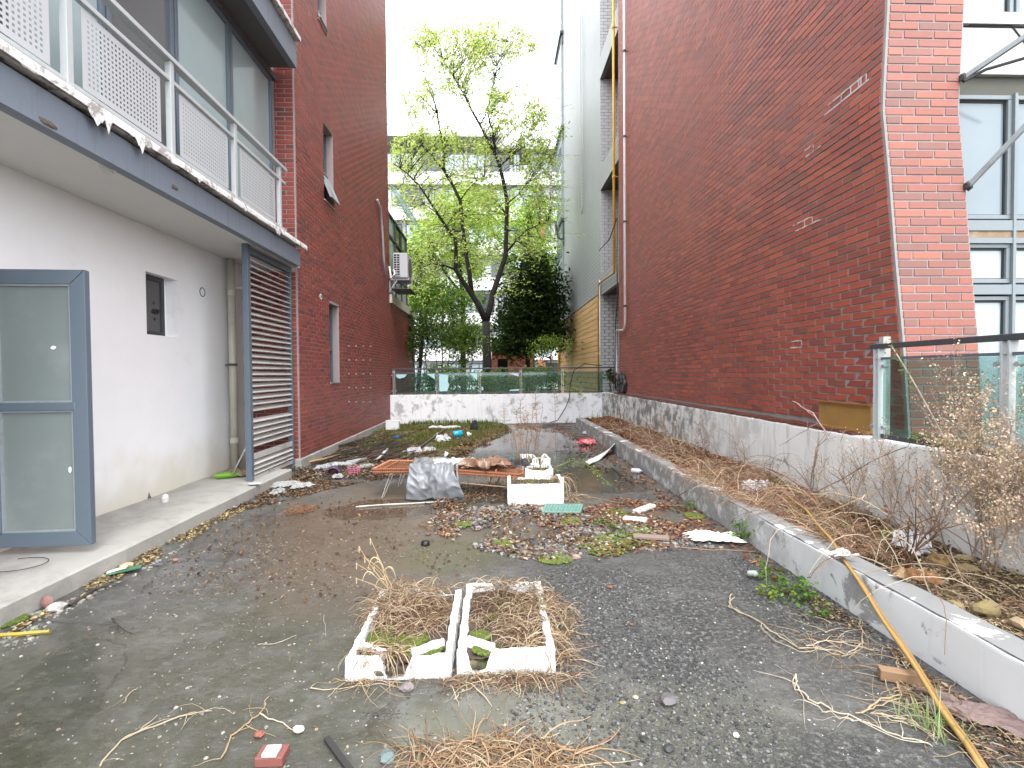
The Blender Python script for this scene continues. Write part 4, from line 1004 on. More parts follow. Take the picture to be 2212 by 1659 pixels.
# ------------------------------------------------------------------ the tall spring tree
YT = 19.0
base = P(1052, 780, YT); base.z = 0
TR = mk('tall_tree', base, 'tall slender forked tree with sparse bright spring leaves behind the far wall', 'tree')
def lim(pts, Y0=YT, Y1=YT):
    m = len(pts)-1; return [P(x, y, Y0+(Y1-Y0)*i/m) for i, (x, y) in enumerate(pts)]
trunk = [Vector((base.x, YT, -.1)), P(1052, 770, YT), P(1050, 730, YT), P(1050, 695, YT)]
limbs = [
    (lim([(1050, 695), (1034, 660), (1017, 633), (1000, 608), (984, 583), (985, 553), (984, 520), (964, 490), (944, 460), (925, 430), (907, 403), (880, 375), (850, 353)], 19, 17.5), .15, .02),
    (lim([(1019, 634), (1014, 590), (1007, 553), (1000, 500), (994, 433), (978, 400), (960, 370), (957, 317), (950, 280), (944, 243), (934, 205), (924, 180), (905, 130), (893, 70)], 19, 19.5), .12, .012),
    (lim([(1050, 695), (1058, 665), (1064, 636), (1078, 595), (1092, 553), (1094, 500), (1095, 433), (1088, 395), (1080, 360), (1070, 335), (1059, 313), (1037, 270), (1020, 240), (1004, 207), (988, 180), (970, 150), (945, 115), (924, 83)], 19, 19), .15, .012),
    (lim([(1080, 360), (1070, 330), (1067, 290), (1057, 262), (1054, 233), (1064, 190), (1074, 143), (1090, 105), (1097, 77)], 19, 20), .06, .008),
    (lim([(960, 370), (935, 340), (910, 313), (895, 335), (880, 360), (870, 400)], 19.2, 18.4), .05, .01),
    (lim([(1094, 545), (1115, 520), (1137, 497), (1165, 485), (1200, 478)], 19, 18.2), .05, .01),
    (lim([(984, 583), (960, 573), (930, 570), (895, 585)], 19, 18), .045, .01),
    (lim([(994, 433), (1010, 410), (1030, 390), (1060, 380)], 19.2, 18), .035, .008),
    (lim([(1095, 440), (1120, 420), (1150, 380), (1180, 350)], 19, 19.8), .035, .008),
    (lim([(944, 460), (915, 440), (880, 455), (862, 480)], 18.4, 17.6), .03, .008),
    (lim([(1059, 313), (1100, 330), (1140, 300), (1165, 260)], 19, 20), .03, .006),
    (lim([(944, 243), (915, 215), (890, 190)], 19.4, 20), .025, .006),
]
f = MB(); f.tube(trunk, [.23, .17, .155, .15], 12); f.build('trunk', M['bark'], TR, smooth=True)
f = MB(); lp = []
for pts, r0, r1 in limbs:
    m = len(pts)-1; rs = [(r0+(r1-r0)*(i/m)**.8)*.86 for i in range(m+1)]; f.tube(pts, rs, 8)
    for i in range(2 if r0 > .1 else 1, m): lp += [(pts[i], rs[i]), ((pts[i]+pts[i+1])/2, rs[i])]
f.build('limb', M['bark'], TR, smooth=True)['kind'] = 'stuff'
regs = [(985, 105, 95, 50, 85), (915, 75, 35, 32, 26), (1045, 85, 70, 45, 50), (1120, 85, 60, 34, 30), (970, 165, 60, 45, 42), (1060, 180, 60, 60, 34), (1120, 230, 60, 50, 52), (1165, 275, 40, 45, 44),
        (900, 205, 40, 26, 22), (900, 245, 45, 20, 16), (940, 300, 60, 25, 40), (890, 345, 45, 45, 46), (1000, 330, 60, 55, 50), (1150, 340, 60, 50, 60), (1080, 300, 50, 40, 22), (1170, 420, 45, 55, 50),
        (900, 430, 50, 50, 44), (1000, 430, 70, 60, 56), (1060, 420, 40, 60, 30), (930, 540, 60, 55, 60), (1040, 530, 40, 60, 26), (1150, 520, 60, 40, 40), (905, 620, 40, 40, 30), (1100, 610, 40, 30, 10)]
tw = MB(); lc = []; rr = random.Random(21)
for (cx, cy, rx, ry, k) in regs:
    for _ in range(k):
        a, q = rr.uniform(0, 6.283), math.sqrt(rr.random())
        e = P(cx+rx*q*math.cos(a), cy+ry*q*math.sin(a), rr.uniform(17.2, 20.8))
        s, sr = min(lp, key=lambda t: (t[0]-e).length + .6*max(0, t[0].z-e.z))
        mid = (s+e)/2+Vector((rr.uniform(-.2, .2), rr.uniform(-.2, .2), rr.uniform(-.1, .35)))
        pts = bez(s, mid, e, 5); tw.tube(pts, [min(sr*.4, .012)*(1-i/6)+.003 for i in range(6)], 4, cap=False)
        dirn = (e-s).normalized()
        for j in range(rr.randint(2, 4)):
            e2 = e+Vector((rr.gauss(0, .32), rr.gauss(0, .3), rr.gauss(0, .22))); tw.tube([pts[4], (pts[4]+e2)/2+Vector((0, 0, .05)), e2], [.006, .004, .003], 3, cap=False)
            nl = rr.randint(6, 12)
            for _i in range(nl):
                t_ = rr.random(); p = pts[4].lerp(e2, .3+.8*t_); lc.append((p.x+rr.gauss(0, .085), p.y+rr.gauss(0, .09), p.z+rr.gauss(0, .06)-.03))
tag(tw.build('twig', M['bark'], TR), kind='stuff')
leaves('foliage', lc, NR.uniform(.075, .15, len(lc)), palette(len(lc), [(.30, .38, .13), (.37, .44, .18), (.22, .30, .09), (.45, .50, .26)]), M['leaf'], TR, asp=.45, kind='stuff')  # leaf colours paled, the veil of bright sky put into them
settle(TR)

def crown_tree(name, base, label, cat, clumps, lsz, pal, stems, nper=60, spread=.38, group=None, up=.3, asp=.5, trunkmat='bark', seed=0, leafname='foliage', mat='leaf'):
    rr = random.Random(seed); T = mk(name, base, label, cat, group); f = MB()
    for pts, r0 in stems: f.tube(pts, [r0*(1-.6*i/(len(pts)-1)) for i in range(len(pts))], 7)
    f.build('trunk' if cat == 'tree' else 'stem', M[trunkmat], T, smooth=True)
    lc = []; tw = MB(); sp = [p for pts, _ in stems for p in pts[1:]]
    for (c, r, n) in clumps:
        for _ in range(n):
            d = Vector((rr.gauss(0, 1), rr.gauss(0, 1), rr.gauss(0, 1))).normalized()*(rr.random()**.45)
            e = Vector(c)+Vector((d.x*r[0], d.y*r[1], d.z*r[2]))
            s = min(sp, key=lambda t: (t-e).length)
            tw.tube(bez(s, (s+e)/2+Vector((rr.uniform(-.15, .15), rr.uniform(-.15, .15), .12)), e, 4), [.02, .015, .01, .007, .004], 3, cap=False)
            m = int(nper*rr.uniform(.6, 1.4)); q = NR.normal(size=(m, 3))*spread*np.array([1, 1, .62])*rr.uniform(.6, 1.2)
            lc.append(np.array(e)+q)
    tag(tw.build('twig', M[trunkmat], T), kind='stuff')
    lc = np.concatenate(lc); leaves(leafname, lc, NR.uniform(lsz*.7, lsz*1.35, len(lc)), palette(len(lc), pal), M[mat], T, up=up, asp=asp, kind='stuff')
    settle(T); return T
bright = [(.22, .31, .07), (.29, .39, .10), (.15, .24, .05), (.35, .43, .15)]
def cl(x, y, Y, rx, ry, n, dp=1.0): return (P(x, y, Y), (rx*Y/1075, dp, ry*Y/1075), n)
b_ = P(1000, 780, 27); b_.z = 0
crown_tree('leafy_tree', b_, 'bright green bushy tree behind the fork of the tall tree', 'tree', [cl(985, 470, 27, 75, 75, 70, 2), (cl(1060, 470, 27, 40, 50, 26, 2)), cl(930, 540, 27, 60, 50, 42, 2), cl(1010, 570, 27, 50, 40, 26, 2)], .2, bright,
           [([b_, P(1000, 640, 27), P(990, 560, 27), P(975, 470, 27)], .16), ([P(1000, 640, 27), P(940, 560, 26.5), P(920, 520, 26)], .08)], 52, .5, seed=1)
b_ = P(1150, 780, 30); b_.z = 0
crown_tree('leafy_tree', b_, 'bright green tree beside the grey tiled block above the dark evergreen', 'tree', [cl(1145, 465, 30, 55, 55, 40, 2), cl(1170, 560, 30, 40, 50, 34, 2), cl(1100, 540, 30, 40, 30, 16, 1.5)], .2, [(.14, .24, .04), (.20, .32, .05), (.24, .34, .07)],
           [([b_, P(1150, 650, 30), P(1145, 560, 30), P(1140, 470, 30)], .16)], 50, .5, seed=2)
b_ = P(900, 780, 24); b_.z = 0
crown_tree('leafy_tree', b_, 'mid green tree beside the air conditioner at the left brick corner', 'tree', [cl(905, 640, 24, 50, 50, 60, 1.5), cl(970, 650, 24, 60, 50, 60, 1.5), cl(1010, 720, 24, 40, 40, 30, 1.2), cl(885, 560, 24, 25, 45, 22, 1.2)], .17, [(.09, .16, .025), (.14, .23, .035), (.06, .12, .02)],
           [([b_, P(915, 700, 24), P(930, 640, 24), P(905, 590, 24)], .1), ([P(915, 700, 24), P(965, 655, 23.5), P(985, 640, 23)], .05)], 46, .4, seed=3)
b_ = P(1140, 790, 21.5); b_.z = 0
dark = [(.018, .034, .012), (.026, .046, .014), (.012, .024, .009), (.04, .07, .02)]
crown_tree('evergreen_tree', b_, 'dense dark evergreen tree between the trunk and the yellow stone base', 'tree', [cl(1150, 640, 21.5, 62, 72, 110, 1.5), cl(1120, 700, 21.5, 55, 55, 80, 1.4), cl(1180, 700, 21.5, 40, 60, 70, 1.2), cl(1120, 745, 21.5, 50, 26, 40, 1), cl(1165, 580, 21.5, 35, 35, 26, 1)], .17, dark,
           [([b_, P(1140, 720, 21.5), P(1145, 650, 21.5), P(1150, 600, 21.5)], .12)], 75, .36, seed=4)
# shrubs behind the boundary wall, one thing each
sh = [(905, 720, 17.2, 40, 60, 44, [(.05, .09, .02), (.09, .15, .03), (.03, .06, .015)], 'dark shrub in the corner behind the left end of the far fence'),
      (955, 700, 18.0, 45, 60, 50, [(.04, .075, .02), (.08, .13, .03), (.12, .18, .05)], 'long leaved shrub left of the tall tree trunk'),
      (1005, 735, 17.4, 40, 45, 40, [(.06, .10, .02), (.12, .18, .04), (.04, .07, .02)], 'mottled shrub just left of the tree trunk base'),
      (960, 820, 16.0, 62, 30, 44, [(.08, .15, .03), (.13, .20, .04), (.04, .08, .02)], 'low leafy bush seen through the second and third fence panes'),
      (1075, 830, 15.8, 58, 26, 34, [(.09, .17, .03), (.14, .22, .05), (.05, .09, .02)], 'low bush with pale leaves behind the middle fence pane'),
      (1170, 822, 16.4, 50, 30, 40, [(.07, .14, .02), (.15, .23, .05), (.05, .10, .02)], 'low bush behind the fourth fence pane'),
      (1190, 750, 18.5, 45, 28, 22, [(.10, .17, .03), (.18, .26, .05), (.05, .09, .02)], 'light green bush under the dark evergreen beside the yellow stones')]
for i, (x, y, Y, rx, ry, n, pal, lab) in enumerate(sh):
    b_ = P(x, y, Y); b_.z = 0
    crown_tree('garden_shrub', b_, lab, 'shrub', [cl(x, y, Y, rx, ry, n, .7)], .13, pal, [([b_, P(x, y, Y)], .03), ([b_, P(x+rx*.5, y, Y)], .02), ([b_, P(x-rx*.5, y, Y)], .02)], 42, .24, 'shrubs behind the far fence', .15, .36, seed=20+i)
# grass on the verge behind the last pane
def blades(mb, cx, cy, n, h, spread, z, cols, rr, w_=.006, bend=.5):
    for _ in range(n):
        x, y = cx+rr.gauss(0, spread[0]), cy+rr.gauss(0, spread[1]); hh = h*rr.uniform(.5, 1.3); a = rr.uniform(0, 6.283); zz = z(x, y) if callable(z) else z
        d = Vector((math.cos(a), math.sin(a), 0))*hh*bend*rr.random(); s = Vector((-math.sin(a), math.cos(a), 0))*w_
        b = Vector((x, y, zz)); m = b+d*.35+Vector((0, 0, hh*.6)); t = b+d+Vector((0, 0, hh)); c = vc(rr.choice(cols), .2, rr)
        mb.add([b-s, b+s, m+s*.7, m-s*.7, t], [(0, 1, 2, 3), (3, 2, 4)], c)
f = MB(); blades(f, 2.3, 15.6, 900, .5, (.6, .7), 0, [(.10, .18, .03), (.15, .22, .04)], rnd, .012)
single(f, 'tall_grass', M['leaf'], 'long green grass seen through the last pane by the yellow stones', 'grass', kind=None) if False else tag(f.build('tall_grass', M['leaf']), 'long green grass seen through the last pane by the yellow stones', 'grass', kind='stuff')

# ------------------------------------------------------------------ scattering on the yard
def inpoly(x, y, poly):
    c = False; n = len(poly)
    for i in range(n):
        x0, y0 = poly[i]; x1, y1 = poly[(i+1) % n]
        if (y0 > y) != (y1 > y) and x < (x1-x0)*(y-y0)/(y1-y0)+x0: c = not c
    return c
def sample(poly_px, n, rr, edge=.0, nz=None, z=0):
    poly = [(G(x, y, z).x, G(x, y, z).y) for x, y in poly_px]; xs = [p[0] for p in poly]; ys = [p[1] for p in poly]; out = []
    tries = 0
    while len(out) < n and tries < n*60:
        tries += 1; x = rr.uniform(min(xs), max(xs)); y = rr.uniform(min(ys), max(ys))
        if inpoly(x, y, poly) and (nz is None or noise.noise(Vector((x*nz[0], y*nz[0], nz[2])))+.5 > nz[1]*rr.uniform(.7, 1.3)): out.append((x, y))
    return out
def litter(name, poly, n, size, cols, label, nz=None, zf=lambda x, y: .006, mat='dry', cat='leaf litter', lift=.012, up=1.4, asp=.55, seed=1):
    rr = random.Random(seed); pts = sample(poly, n, rr, nz=nz)
    cen = [(x, y, zf(x, y)+rr.random()*lift) for x, y in pts]
    o = leaves(name, cen, NR.uniform(size*.5, size*1.4, len(cen)), palette(len(cen), cols, .3), M[mat], None, up=up, asp=asp, kind='stuff')
    return tag(o, label, cat)
brown = [(.13, .065, .03), (.19, .10, .045), (.09, .045, .025), (.25, .15, .08), (.06, .035, .022)]
straw = [(.34, .245, .15), (.44, .33, .22), (.23, .15, .09), (.52, .42, .30), (.15, .09, .06)]
# moss, grass and litter carpet at the far left
carpet = [(640, 1000), (845, 912), (1080, 912), (1110, 930), (1060, 952), (990, 985), (900, 1002), (760, 1010)]
pc = [(G(x, y).x, G(x, y).y) for x, y in carpet]
f = MB(); f.grid(lambda u, v: Vector((-2.92+u*3.2, 7.3+v*6.7, -.03 + (.05+.035*noise.noise(Vector((u*9, v*12, 2)))) * (1 if inpoly(-2.92+u*3.2, 7.3+v*6.7, pc) else 0))), 60, 90)
tag(f.build('moss_carpet', stucco('mossy litter soil', (.085, .062, .032), (.05, .065, .015), .45, .6, 3, 0, 1, bump=1, rough=.95)), 'raised mossy soil with litter along the left brick wall', 'moss', kind='stuff')
litter('leaf_litter', carpet, 12000, .055, brown+[(.3, .2, .12)], 'brown dead leaves over the mossy strip beside the left brick wall', None, lambda x, y: .02+.012*noise.noise(Vector((x*3, y*2, 2))), seed=2)
f = MB(); rr = random.Random(3)
for x, y in sample([(760, 965), (850, 915), (1085, 915), (1100, 930), (1040, 950), (960, 975), (860, 985)], 4200, rr, nz=(1.6, .50, 3)):
    blades(f, x, y, 1, .075, (.02, .02), .02, [(.10, .15, .03), (.07, .11, .02), (.14, .18, .05), (.16, .14, .06)], rr, .007)
for x in np.arange(-2.4, .1, .02): blades(f, x, 13.85, 3, .14, (.03, .08), .02, [(.04, .08, .015), (.08, .13, .025)], rr, .009)
tag(f.build('short_grass', M['leaf']), 'short green grass and weeds growing along the foot of the far wall', 'grass', kind='stuff')
litter('leaf_litter', [(900, 985), (1010, 955), (1060, 960), (1010, 985), (960, 1003), (880, 1005)], 2200, .045, brown+[(.03, .025, .02)]*3, 'dark wet leaves around the far end of the puddle', (2.2, .5, 1), seed=4)
litter('leaf_litter', [(430, 1100), (590, 1035), (700, 1010), (830, 1005), (850, 1030), (700, 1060), (600, 1090), (480, 1110)], 6500, .036, brown+[(.26, .22, .17), (.04, .03, .025)], 'brown leaves and scraps along the step and the end of the louvred screen', (2.0, .30, 5), seed=5)
litter('leaf_litter', [(0, 1345), (300, 1200), (520, 1085), (545, 1095), (330, 1215), (30, 1370)], 1500, .03, [(.36, .27, .13), (.45, .37, .2), (.2, .13, .07), (.11, .07, .04)], 'pale dead leaves gathered at the foot of the step', (3, .4, 6), seed=6)
litter('leaf_litter', [(1120, 905), (1260, 912), (1400, 990), (1560, 1120), (1700, 1240), (1680, 1260), (1520, 1150), (1330, 1010), (1210, 935), (1110, 925)], 3600, .045, [(.22, .09, .045), (.16, .065, .035), (.28, .14, .07), (.09, .05, .03)], 'red brown leaves lying at the foot of the planter kerb', (2.2, .36, 7), seed=7)
litter('leaf_litter', [(620, 1300), (1400, 1250), (1800, 1400), (2000, 1659), (200, 1659), (350, 1400)], 1500, .010, [(.3, .27, .22), (.25, .18, .1), (.16, .11, .07), (.36, .35, .32)], 'small pale leaf scraps scattered over the near yard', None, lambda x, y: .002, lift=.004, seed=8)
litter('leaf_litter', [(430, 1120), (900, 1080), (960, 1250), (600, 1300), (300, 1280)], 2200, .017, [(.26, .2, .14), (.24, .17, .1), (.13, .08, .05)], 'leaf flecks over the brown silt left of the gravel', (1.6, .4, 8), lambda x, y: .002, lift=.004, seed=9)
litter('leaf_litter', [(1240, 940), (1330, 1000), (1420, 1060), (1500, 1110), (1380, 1080), (1280, 1020), (1200, 975)], 350, .05, [(.03, .028, .025), (.08, .05, .03), (.2, .12, .07)], 'dark sodden leaves in the shallow water left of the planter', (3, .5, 4), lambda x, y: .003, lift=.004, seed=10)

litter('leaf_litter', [(1740, 1270), (1800, 1310), (1930, 1400), (2212, 1610), (2212, 1659), (2120, 1659), (1900, 1440), (1760, 1330)], 1500, .022, [(.16, .11, .07), (.09, .065, .045), (.3, .22, .14), (.05, .04, .03)], 'dark soil crumbs and dead leaves along the near foot of the kerb', (3, .3, 12), seed=51)
litter('leaf_litter', [(965, 1050), (1095, 1045), (1095, 1098), (1000, 1110), (930, 1100)], 1500, .035, [(.2, .10, .05), (.12, .065, .035), (.05, .035, .028), (.26, .17, .1)], 'brown husks and leaves heaped between the lounger and the front foam box', (2, .25, 14), lambda x, y: .012, lift=.03, seed=61)
litter('leaf_litter', [(640, 1015), (820, 1005), (880, 1000), (1060, 1000), (900, 1030), (720, 1048), (650, 1040)], 2400, .045, [(.04, .03, .025), (.10, .06, .035), (.18, .10, .055), (.3, .27, .23)], 'dark wet debris behind and left of the rattan lounger', (2.2, .32, 15), lambda x, y: .012, lift=.04, seed=62)
litter('leaf_litter', [(400, 1130), (700, 1060), (1000, 1110), (1050, 1230), (720, 1330), (380, 1260)], 420, .035, brown, 'single curled brown leaves scattered over the silt', (1.2, .3, 13), lambda x, y: .006, seed=52, up=.8)
# gravel
def pebbles(name, poly, n, s0, s1, cols, label, nz=None, zf=lambda x, y: 0, seed=1, flat=.6, power=2.2, cat='gravel', mat='v', sub=1):
    rr = random.Random(seed); f = MB()
    for x, y in sample(poly, n, rr, nz=nz):
        s = s0+(s1-s0)*rr.random()**power
        f.rock((x, y, zf(x, y)+s*.2), s, s*rr.uniform(.6, 1), s*flat*rr.uniform(.6, 1.1), vc(rr.choice(cols), .25, rr), rr.random()*99, rr.uniform(0, 6.3), .4, sub)
    return tag(f.build(name, M[mat], smooth=False), label, cat, kind='stuff')
heap = [(905, 1140), (960, 1098), (1090, 1092), (1260, 1095), (1400, 1110), (1500, 1150), (1560, 1185), (1400, 1190), (1290, 1215), (1130, 1210), (1000, 1180)]
stone = [(.17, .155, .135), (.12, .115, .11), (.22, .17, .12), (.26, .24, .21), (.07, .068, .065), (.15, .09, .06), (.09, .06, .045), (.24, .225, .21), (.05, .05, .052), (.10, .085, .07)]
hz_ = lambda x, y: .012*max(0, 1-((x-.35)/1.0)**2-((y-4.6)/.8)**2)
pebbles('gravel', heap, 4200, .006, .03, stone, 'heap of mixed river pebbles in front of the foam planters', (1.9, .40, 2), hz_, 2, cat='gravel')
litter('leaf_litter', heap, 2600, .035, brown+[(.28, .13, .06), (.4, .33, .24)], 'dead leaves and husks over the gravel heap', (2.4, .42, 9), lambda x, y: .012+hz_(x, y), seed=41)
litter('leaf_litter', [(1230, 1120), (1330, 1075), (1480, 1095), (1560, 1150), (1400, 1175)], 1300, .04, [(.2, .07, .05), (.25, .11, .06), (.12, .06, .04), (.3, .2, .12)], 'reddish leaves right of the green grate', (2.6, .45, 3), lambda x, y: .01, seed=42)
pebbles('gravel', [(1120, 1300), (1500, 1180), (1750, 1240), (2000, 1450), (2212, 1640), (1000, 1659), (1150, 1480)], 6500, .003, .011, [(.03, .03, .032), (.05, .05, .05), (.09, .09, .09), (.15, .148, .145)], 'black grit worn from the asphalt on the right half of the yard', (1.1, .38, 5), seed=3, power=1.6)
pebbles('gravel', [(0, 1420), (420, 1180), (900, 1160), (1100, 1230), (1250, 1500), (1300, 1659), (0, 1659)], 900, .003, .010, [(.3, .29, .27), (.2, .19, .18), (.08, .08, .08), (.24, .19, .13)], 'pale and dark grit over the near left of the yard', None, seed=4, power=1.8)
pebbles('gravel', [(1180, 1230), (1800, 1330), (2080, 1659), (1180, 1659)], 170, .002, .008, [(.5, .5, .48), (.4, .38, .34)], 'white specks scattered over the black asphalt', None, seed=5, power=1.8)
pebbles('gravel', [(0, 1380), (60, 1330), (330, 1230), (480, 1120), (330, 1215), (120, 1340), (80, 1390), (0, 1420)], 260, .004, .022, [(.24, .235, .22), (.17, .16, .14), (.3, .28, .23)], 'broken cement crumbs at the foot of the step', None, seed=6)
f = MB(); rr = random.Random(7)
for (x, y, rx, ry) in ((1300, 1180, 60, 22), (1390, 1140, 30, 12), (1230, 1130, 24, 8), (1330, 1110, 24, 9), (1200, 1210, 36, 10), (1000, 1135, 20, 6), (1350, 1165, 60, 16), (1090, 1175, 24, 7), (1500, 1115, 20, 7)):
    q = G(x, y); ax = rx*q.y/1075; ay = abs(G(x, y-ry).y-q.y)
    for _ in range(260):
        a, k = rr.uniform(0, 6.3), math.sqrt(rr.random()); f.rock((q.x+ax*k*math.cos(a), q.y+ay*k*math.sin(a), .008+hz_(q.x, q.y)), .014, .014, .007, vc(rr.choice([(.10, .14, .015), (.07, .10, .015), (.13, .16, .02)]), .25, rr), rr.random()*9, 0, .5)
tag(f.build('moss', M['vr']), 'yellow green moss cushions on the gravel heap', 'moss', kind='stuff')

def stone_thing(x, y, s, col, label, seed=1, z=0, flat=.5, cat='stone', sub=2, asp=1., rz=0., name='stone', rough=.45, group=None, mat='v'):
    f = MB(); f.rock((0, 0, s*flat*.8), s, s*asp, s*flat, col, seed, rz, rough, sub); o = f.build(name, M[mat], smooth=False); q = G(x, y, z); o.location = q
    return tag(o, label, cat, group)
for a in ((1444, 1518, .035, (.12, .11, .115), 'jagged grey slate stone lying alone on the near asphalt', 3), (1318, 1270, .02, (.20, .07, .045), 'small red brick chip on the asphalt right of the foam trays', 4), (1363, 1350, .011, (.22, .09, .05), 'tiny orange red chip on the asphalt', 5),
          (1343, 1520, .011, (.24, .19, .09), 'small yellow pebble beside the grey slate stone', 6), (1373, 1508, .013, (.38, .35, .26), 'tan pebble left of the grey slate stone', 7), (880, 1460+30, .03, (.20, .17, .17), 'purple grey stone under the near edge of the left foam tray', 8),
          (560, 1590, .02, (.26, .09, .06), 'wedge of red brick near the bottom edge of the picture', 9), (925, 1156, .026, (.12, .08, .06), 'round dark pebble at the left end of the gravel heap', 10), (967, 1158, .03, (.36, .24, .12), 'tan cobble on the gravel heap', 11), (1170, 1136, .04, (.22, .12, .09), 'dark reddish brick lump on the gravel heap', 12),
          (1245, 1205, .03, (.36, .24, .2), 'pink grey cobble at the near edge of the gravel', 13), (838, 1640, .03, (.13, .17, .17), 'blue grey stone among the roots at the bottom edge', 14), (1445, 1620, .02, (.04, .04, .042), 'black pebble near the bottom right of the yard', 15), (812, 1545, .012, (.04, .04, .04), 'small black cube of asphalt left of the bottom roots', 16),
          (1390, 1600, .015, (.03, .03, .03), 'shiny black pebble near the bottom right', 17), (1590, 1590, .012, (.6, .57, .5), 'cream pebble beside the pale vine', 18)):
    stone_thing(*a[:5], seed=a[5])
for (x, y, s, c, lab, sd) in ((2030, 1222, .07, (.27, .17, .075), 'rounded yellow rock in the planter beside the white bag', 1), (2085, 1242, .06, (.27, .19, .10), 'flat tan rock in the planter below the white bag', 2), (2130, 1330, .06, (.23, .18, .08), 'mossy yellow rock in the near planter soil', 3),
                    (2060, 1320, .05, (.25, .19, .10), 'small yellow rock near the planter kerb', 4), (2205, 1360, .05, (.36, .26, .17), 'brown rock at the right picture edge in the planter', 5), (2080, 1215, .045, (.4, .3, .17), 'ochre stone behind the dry stems', 6)):
    q = G(x, y, .27)
    stone_thing(x, y, s, c, lab, sd, .22, .6, 'rock', 2, .8, sd, 'rock', .6, mat='vr')
# ------------------------------------------------------------------ straw, roots, vines
def strand(mb, p, d, ln, r, col, rr, droop=.6, n=6, floor=None, n_side=3, wob=.25):
    d = Vector(d).normalized(); pts = [Vector(p)]; st = ln/n
    for i in range(n):
        d = (d+Vector((rr.uniform(-wob, wob), rr.uniform(-wob, wob), rr.uniform(-wob, wob)*.6-droop*(i+1)/n*.5))).normalized(); q = pts[-1]+d*st
        if floor is not None:
            fz = floor(q.x, q.y) if callable(floor) else floor
            if q.z < fz+r: q.z = fz+r+rr.random()*.004; d.z = abs(d.z)*.1; d.normalize()
        pts.append(q)
    mb.tube(pts, [r*(1-.6*i/n) for i in range(n+1)], n_side, col, cap=False); return pts
def strawpatch(mb, cx, cy, rx, ry, n, ln, z0, rr, cols, r=.0017, upmin=.1, upmax=1., droop=.9, floor=0, leaf=.25):
    for _ in range(n):
        a, k = rr.uniform(0, 6.3), math.sqrt(rr.random()); x, y = cx+rx*k*math.cos(a), cy+ry*k*math.sin(a)
        b = rr.uniform(0, 6.3); zz = z0(x, y) if callable(z0) else z0
        strand(mb, (x, y, zz+rr.random()*.02), (math.cos(b), math.sin(b), rr.uniform(upmin, upmax)), ln*rr.uniform(.4, 1.3), r*rr.uniform(.6, 1.5), vc(rr.choice(cols), .2, rr), rr, droop, 6, floor)
def line(mb, px, z=.01, r=.004, col=(.5, .38, .24), rr=rnd, fork=0, jit=.004, X=None, n=5, taper=.4):
    pts = []
    for q in px:
        x, y = q[0], q[1]; zz = q[2] if len(q) > 2 else z
        pts.append(W(x, y, q[3]) if len(q) > 3 else G(x, y, zz))
    out = []
    for a, b in zip(pts, pts[1:]):
        for i in range(4):
            p = a.lerp(b, i/4); out.append(p+Vector((rr.gauss(0, jit), rr.gauss(0, jit), abs(rr.gauss(0, jit*.5)))))
    out.append(pts[-1]); m = len(out)-1
    mb.tube(out, [r*(1-taper*i/m)*rr.uniform(.8, 1.2) for i in range(m+1)], n, col, cap=False)
    for _ in range(fork):
        p = rr.choice(out); strand(mb, p, (rr.uniform(-1, 1), rr.uniform(-1, 1), rr.uniform(-.1, .5)), rr.uniform(.05, .2), r*.5, col, rr, .8, 4, 0)
    return out

# ------------------------------------------------------------------ foam trays and boxes
def foam_wall(mb, p0, p1, th, h, hf, rr, z0=0., n=None):
    p0, p1 = Vector(p0), Vector(p1); d = p1-p0; Ln = d.length; d.normalize(); nn = Vector((-d.y, d.x, 0)); n = n or max(8, int(Ln/.012)); sd = rr.random()*50
    prof = [(0, 0), (-.003, .25), (0, .6), (.001, .97), (.006, 1), (th/2, 1.01), (th-.006, 1), (th, .97), (th+.003, .5), (th, 0)]
    def fn(u, v):
        t = u*Ln; s, q = prof[round(v*9)]; hh = max(.004, h*hf(u)); z = z0+hh*q
        k = .010*noise.noise(Vector((t*12, q*4+s*30, sd))) + .0035*noise.noise(Vector((t*45, q*14, sd+9))); return p0+d*t+nn*(s+k)+Vector((0, 0, z+(.006*noise.noise(Vector((t*22, s*40, sd)))+.004*noise.noise(Vector((t*60, s*80, sd))) if q > .5 else 0)))
    mb.grid(fn, n, 9)
    for u in (0, 1): mb.add([fn(u, i/9) for i in range(10)], [tuple(range(10))])
def foam_tray(x0, x1, y0, y1, h, th, hfs, label, cat, fill_z, seed, rz=0, name='foam_tray', mat='foam', group=None, moss=True, dims=None):
    rr = random.Random(seed); cx, cy = (x0+x1)/2, (y0+y1)/2; T = empty(name, (cx, cy, 0), label, cat, group, rz)
    hx, hy = (x1-x0)/2, (y1-y0)/2
    for nm, p0, p1, hf in (('front_wall', (-hx, -hy, 0), (hx, -hy, 0), hfs[0]), ('side_wall', (hx, -hy+th+.001, 0), (hx, hy-th-.001, 0), hfs[1]), ('rear_wall', (hx, hy, 0), (-hx, hy, 0), hfs[2]), ('side_wall', (-hx, hy-th-.001, 0), (-hx, -hy+th+.001, 0), hfs[3])):
        f = MB(); foam_wall(f, p0, p1, th, h, hf, rr); f.build(nm, M[mat], T, smooth=False)
    f = MB()
    def fl(u, v):
        x = -hx+th*.7+u*(2*hx-th*1.4); y = -hy+th*.7+v*(2*hy-th*1.4)
        return Vector((x, y, fill_z+.014*noise.noise(Vector((x*9, y*9, seed)))+.008*noise.noise(Vector((x*30, y*30, seed)))))
    f.grid(fl, 40, 44); f.build('soil', M['soil'], T, smooth=True)
    return T
one = lambda u: 1.
def gapf(*gs):
    def h(u):
        v = 1.
        for c, w_, lo in gs: v = min(v, lo+(1-lo)*min(1, max(0, (abs(u-c)-w_*.45)/(w_*.55)))) if abs(u-c) < w_ else v
        return v
    return h
ga = G(742, 1468); gb = G(972, 1462); gc = G(985, 1465); gd = G(1196, 1448)
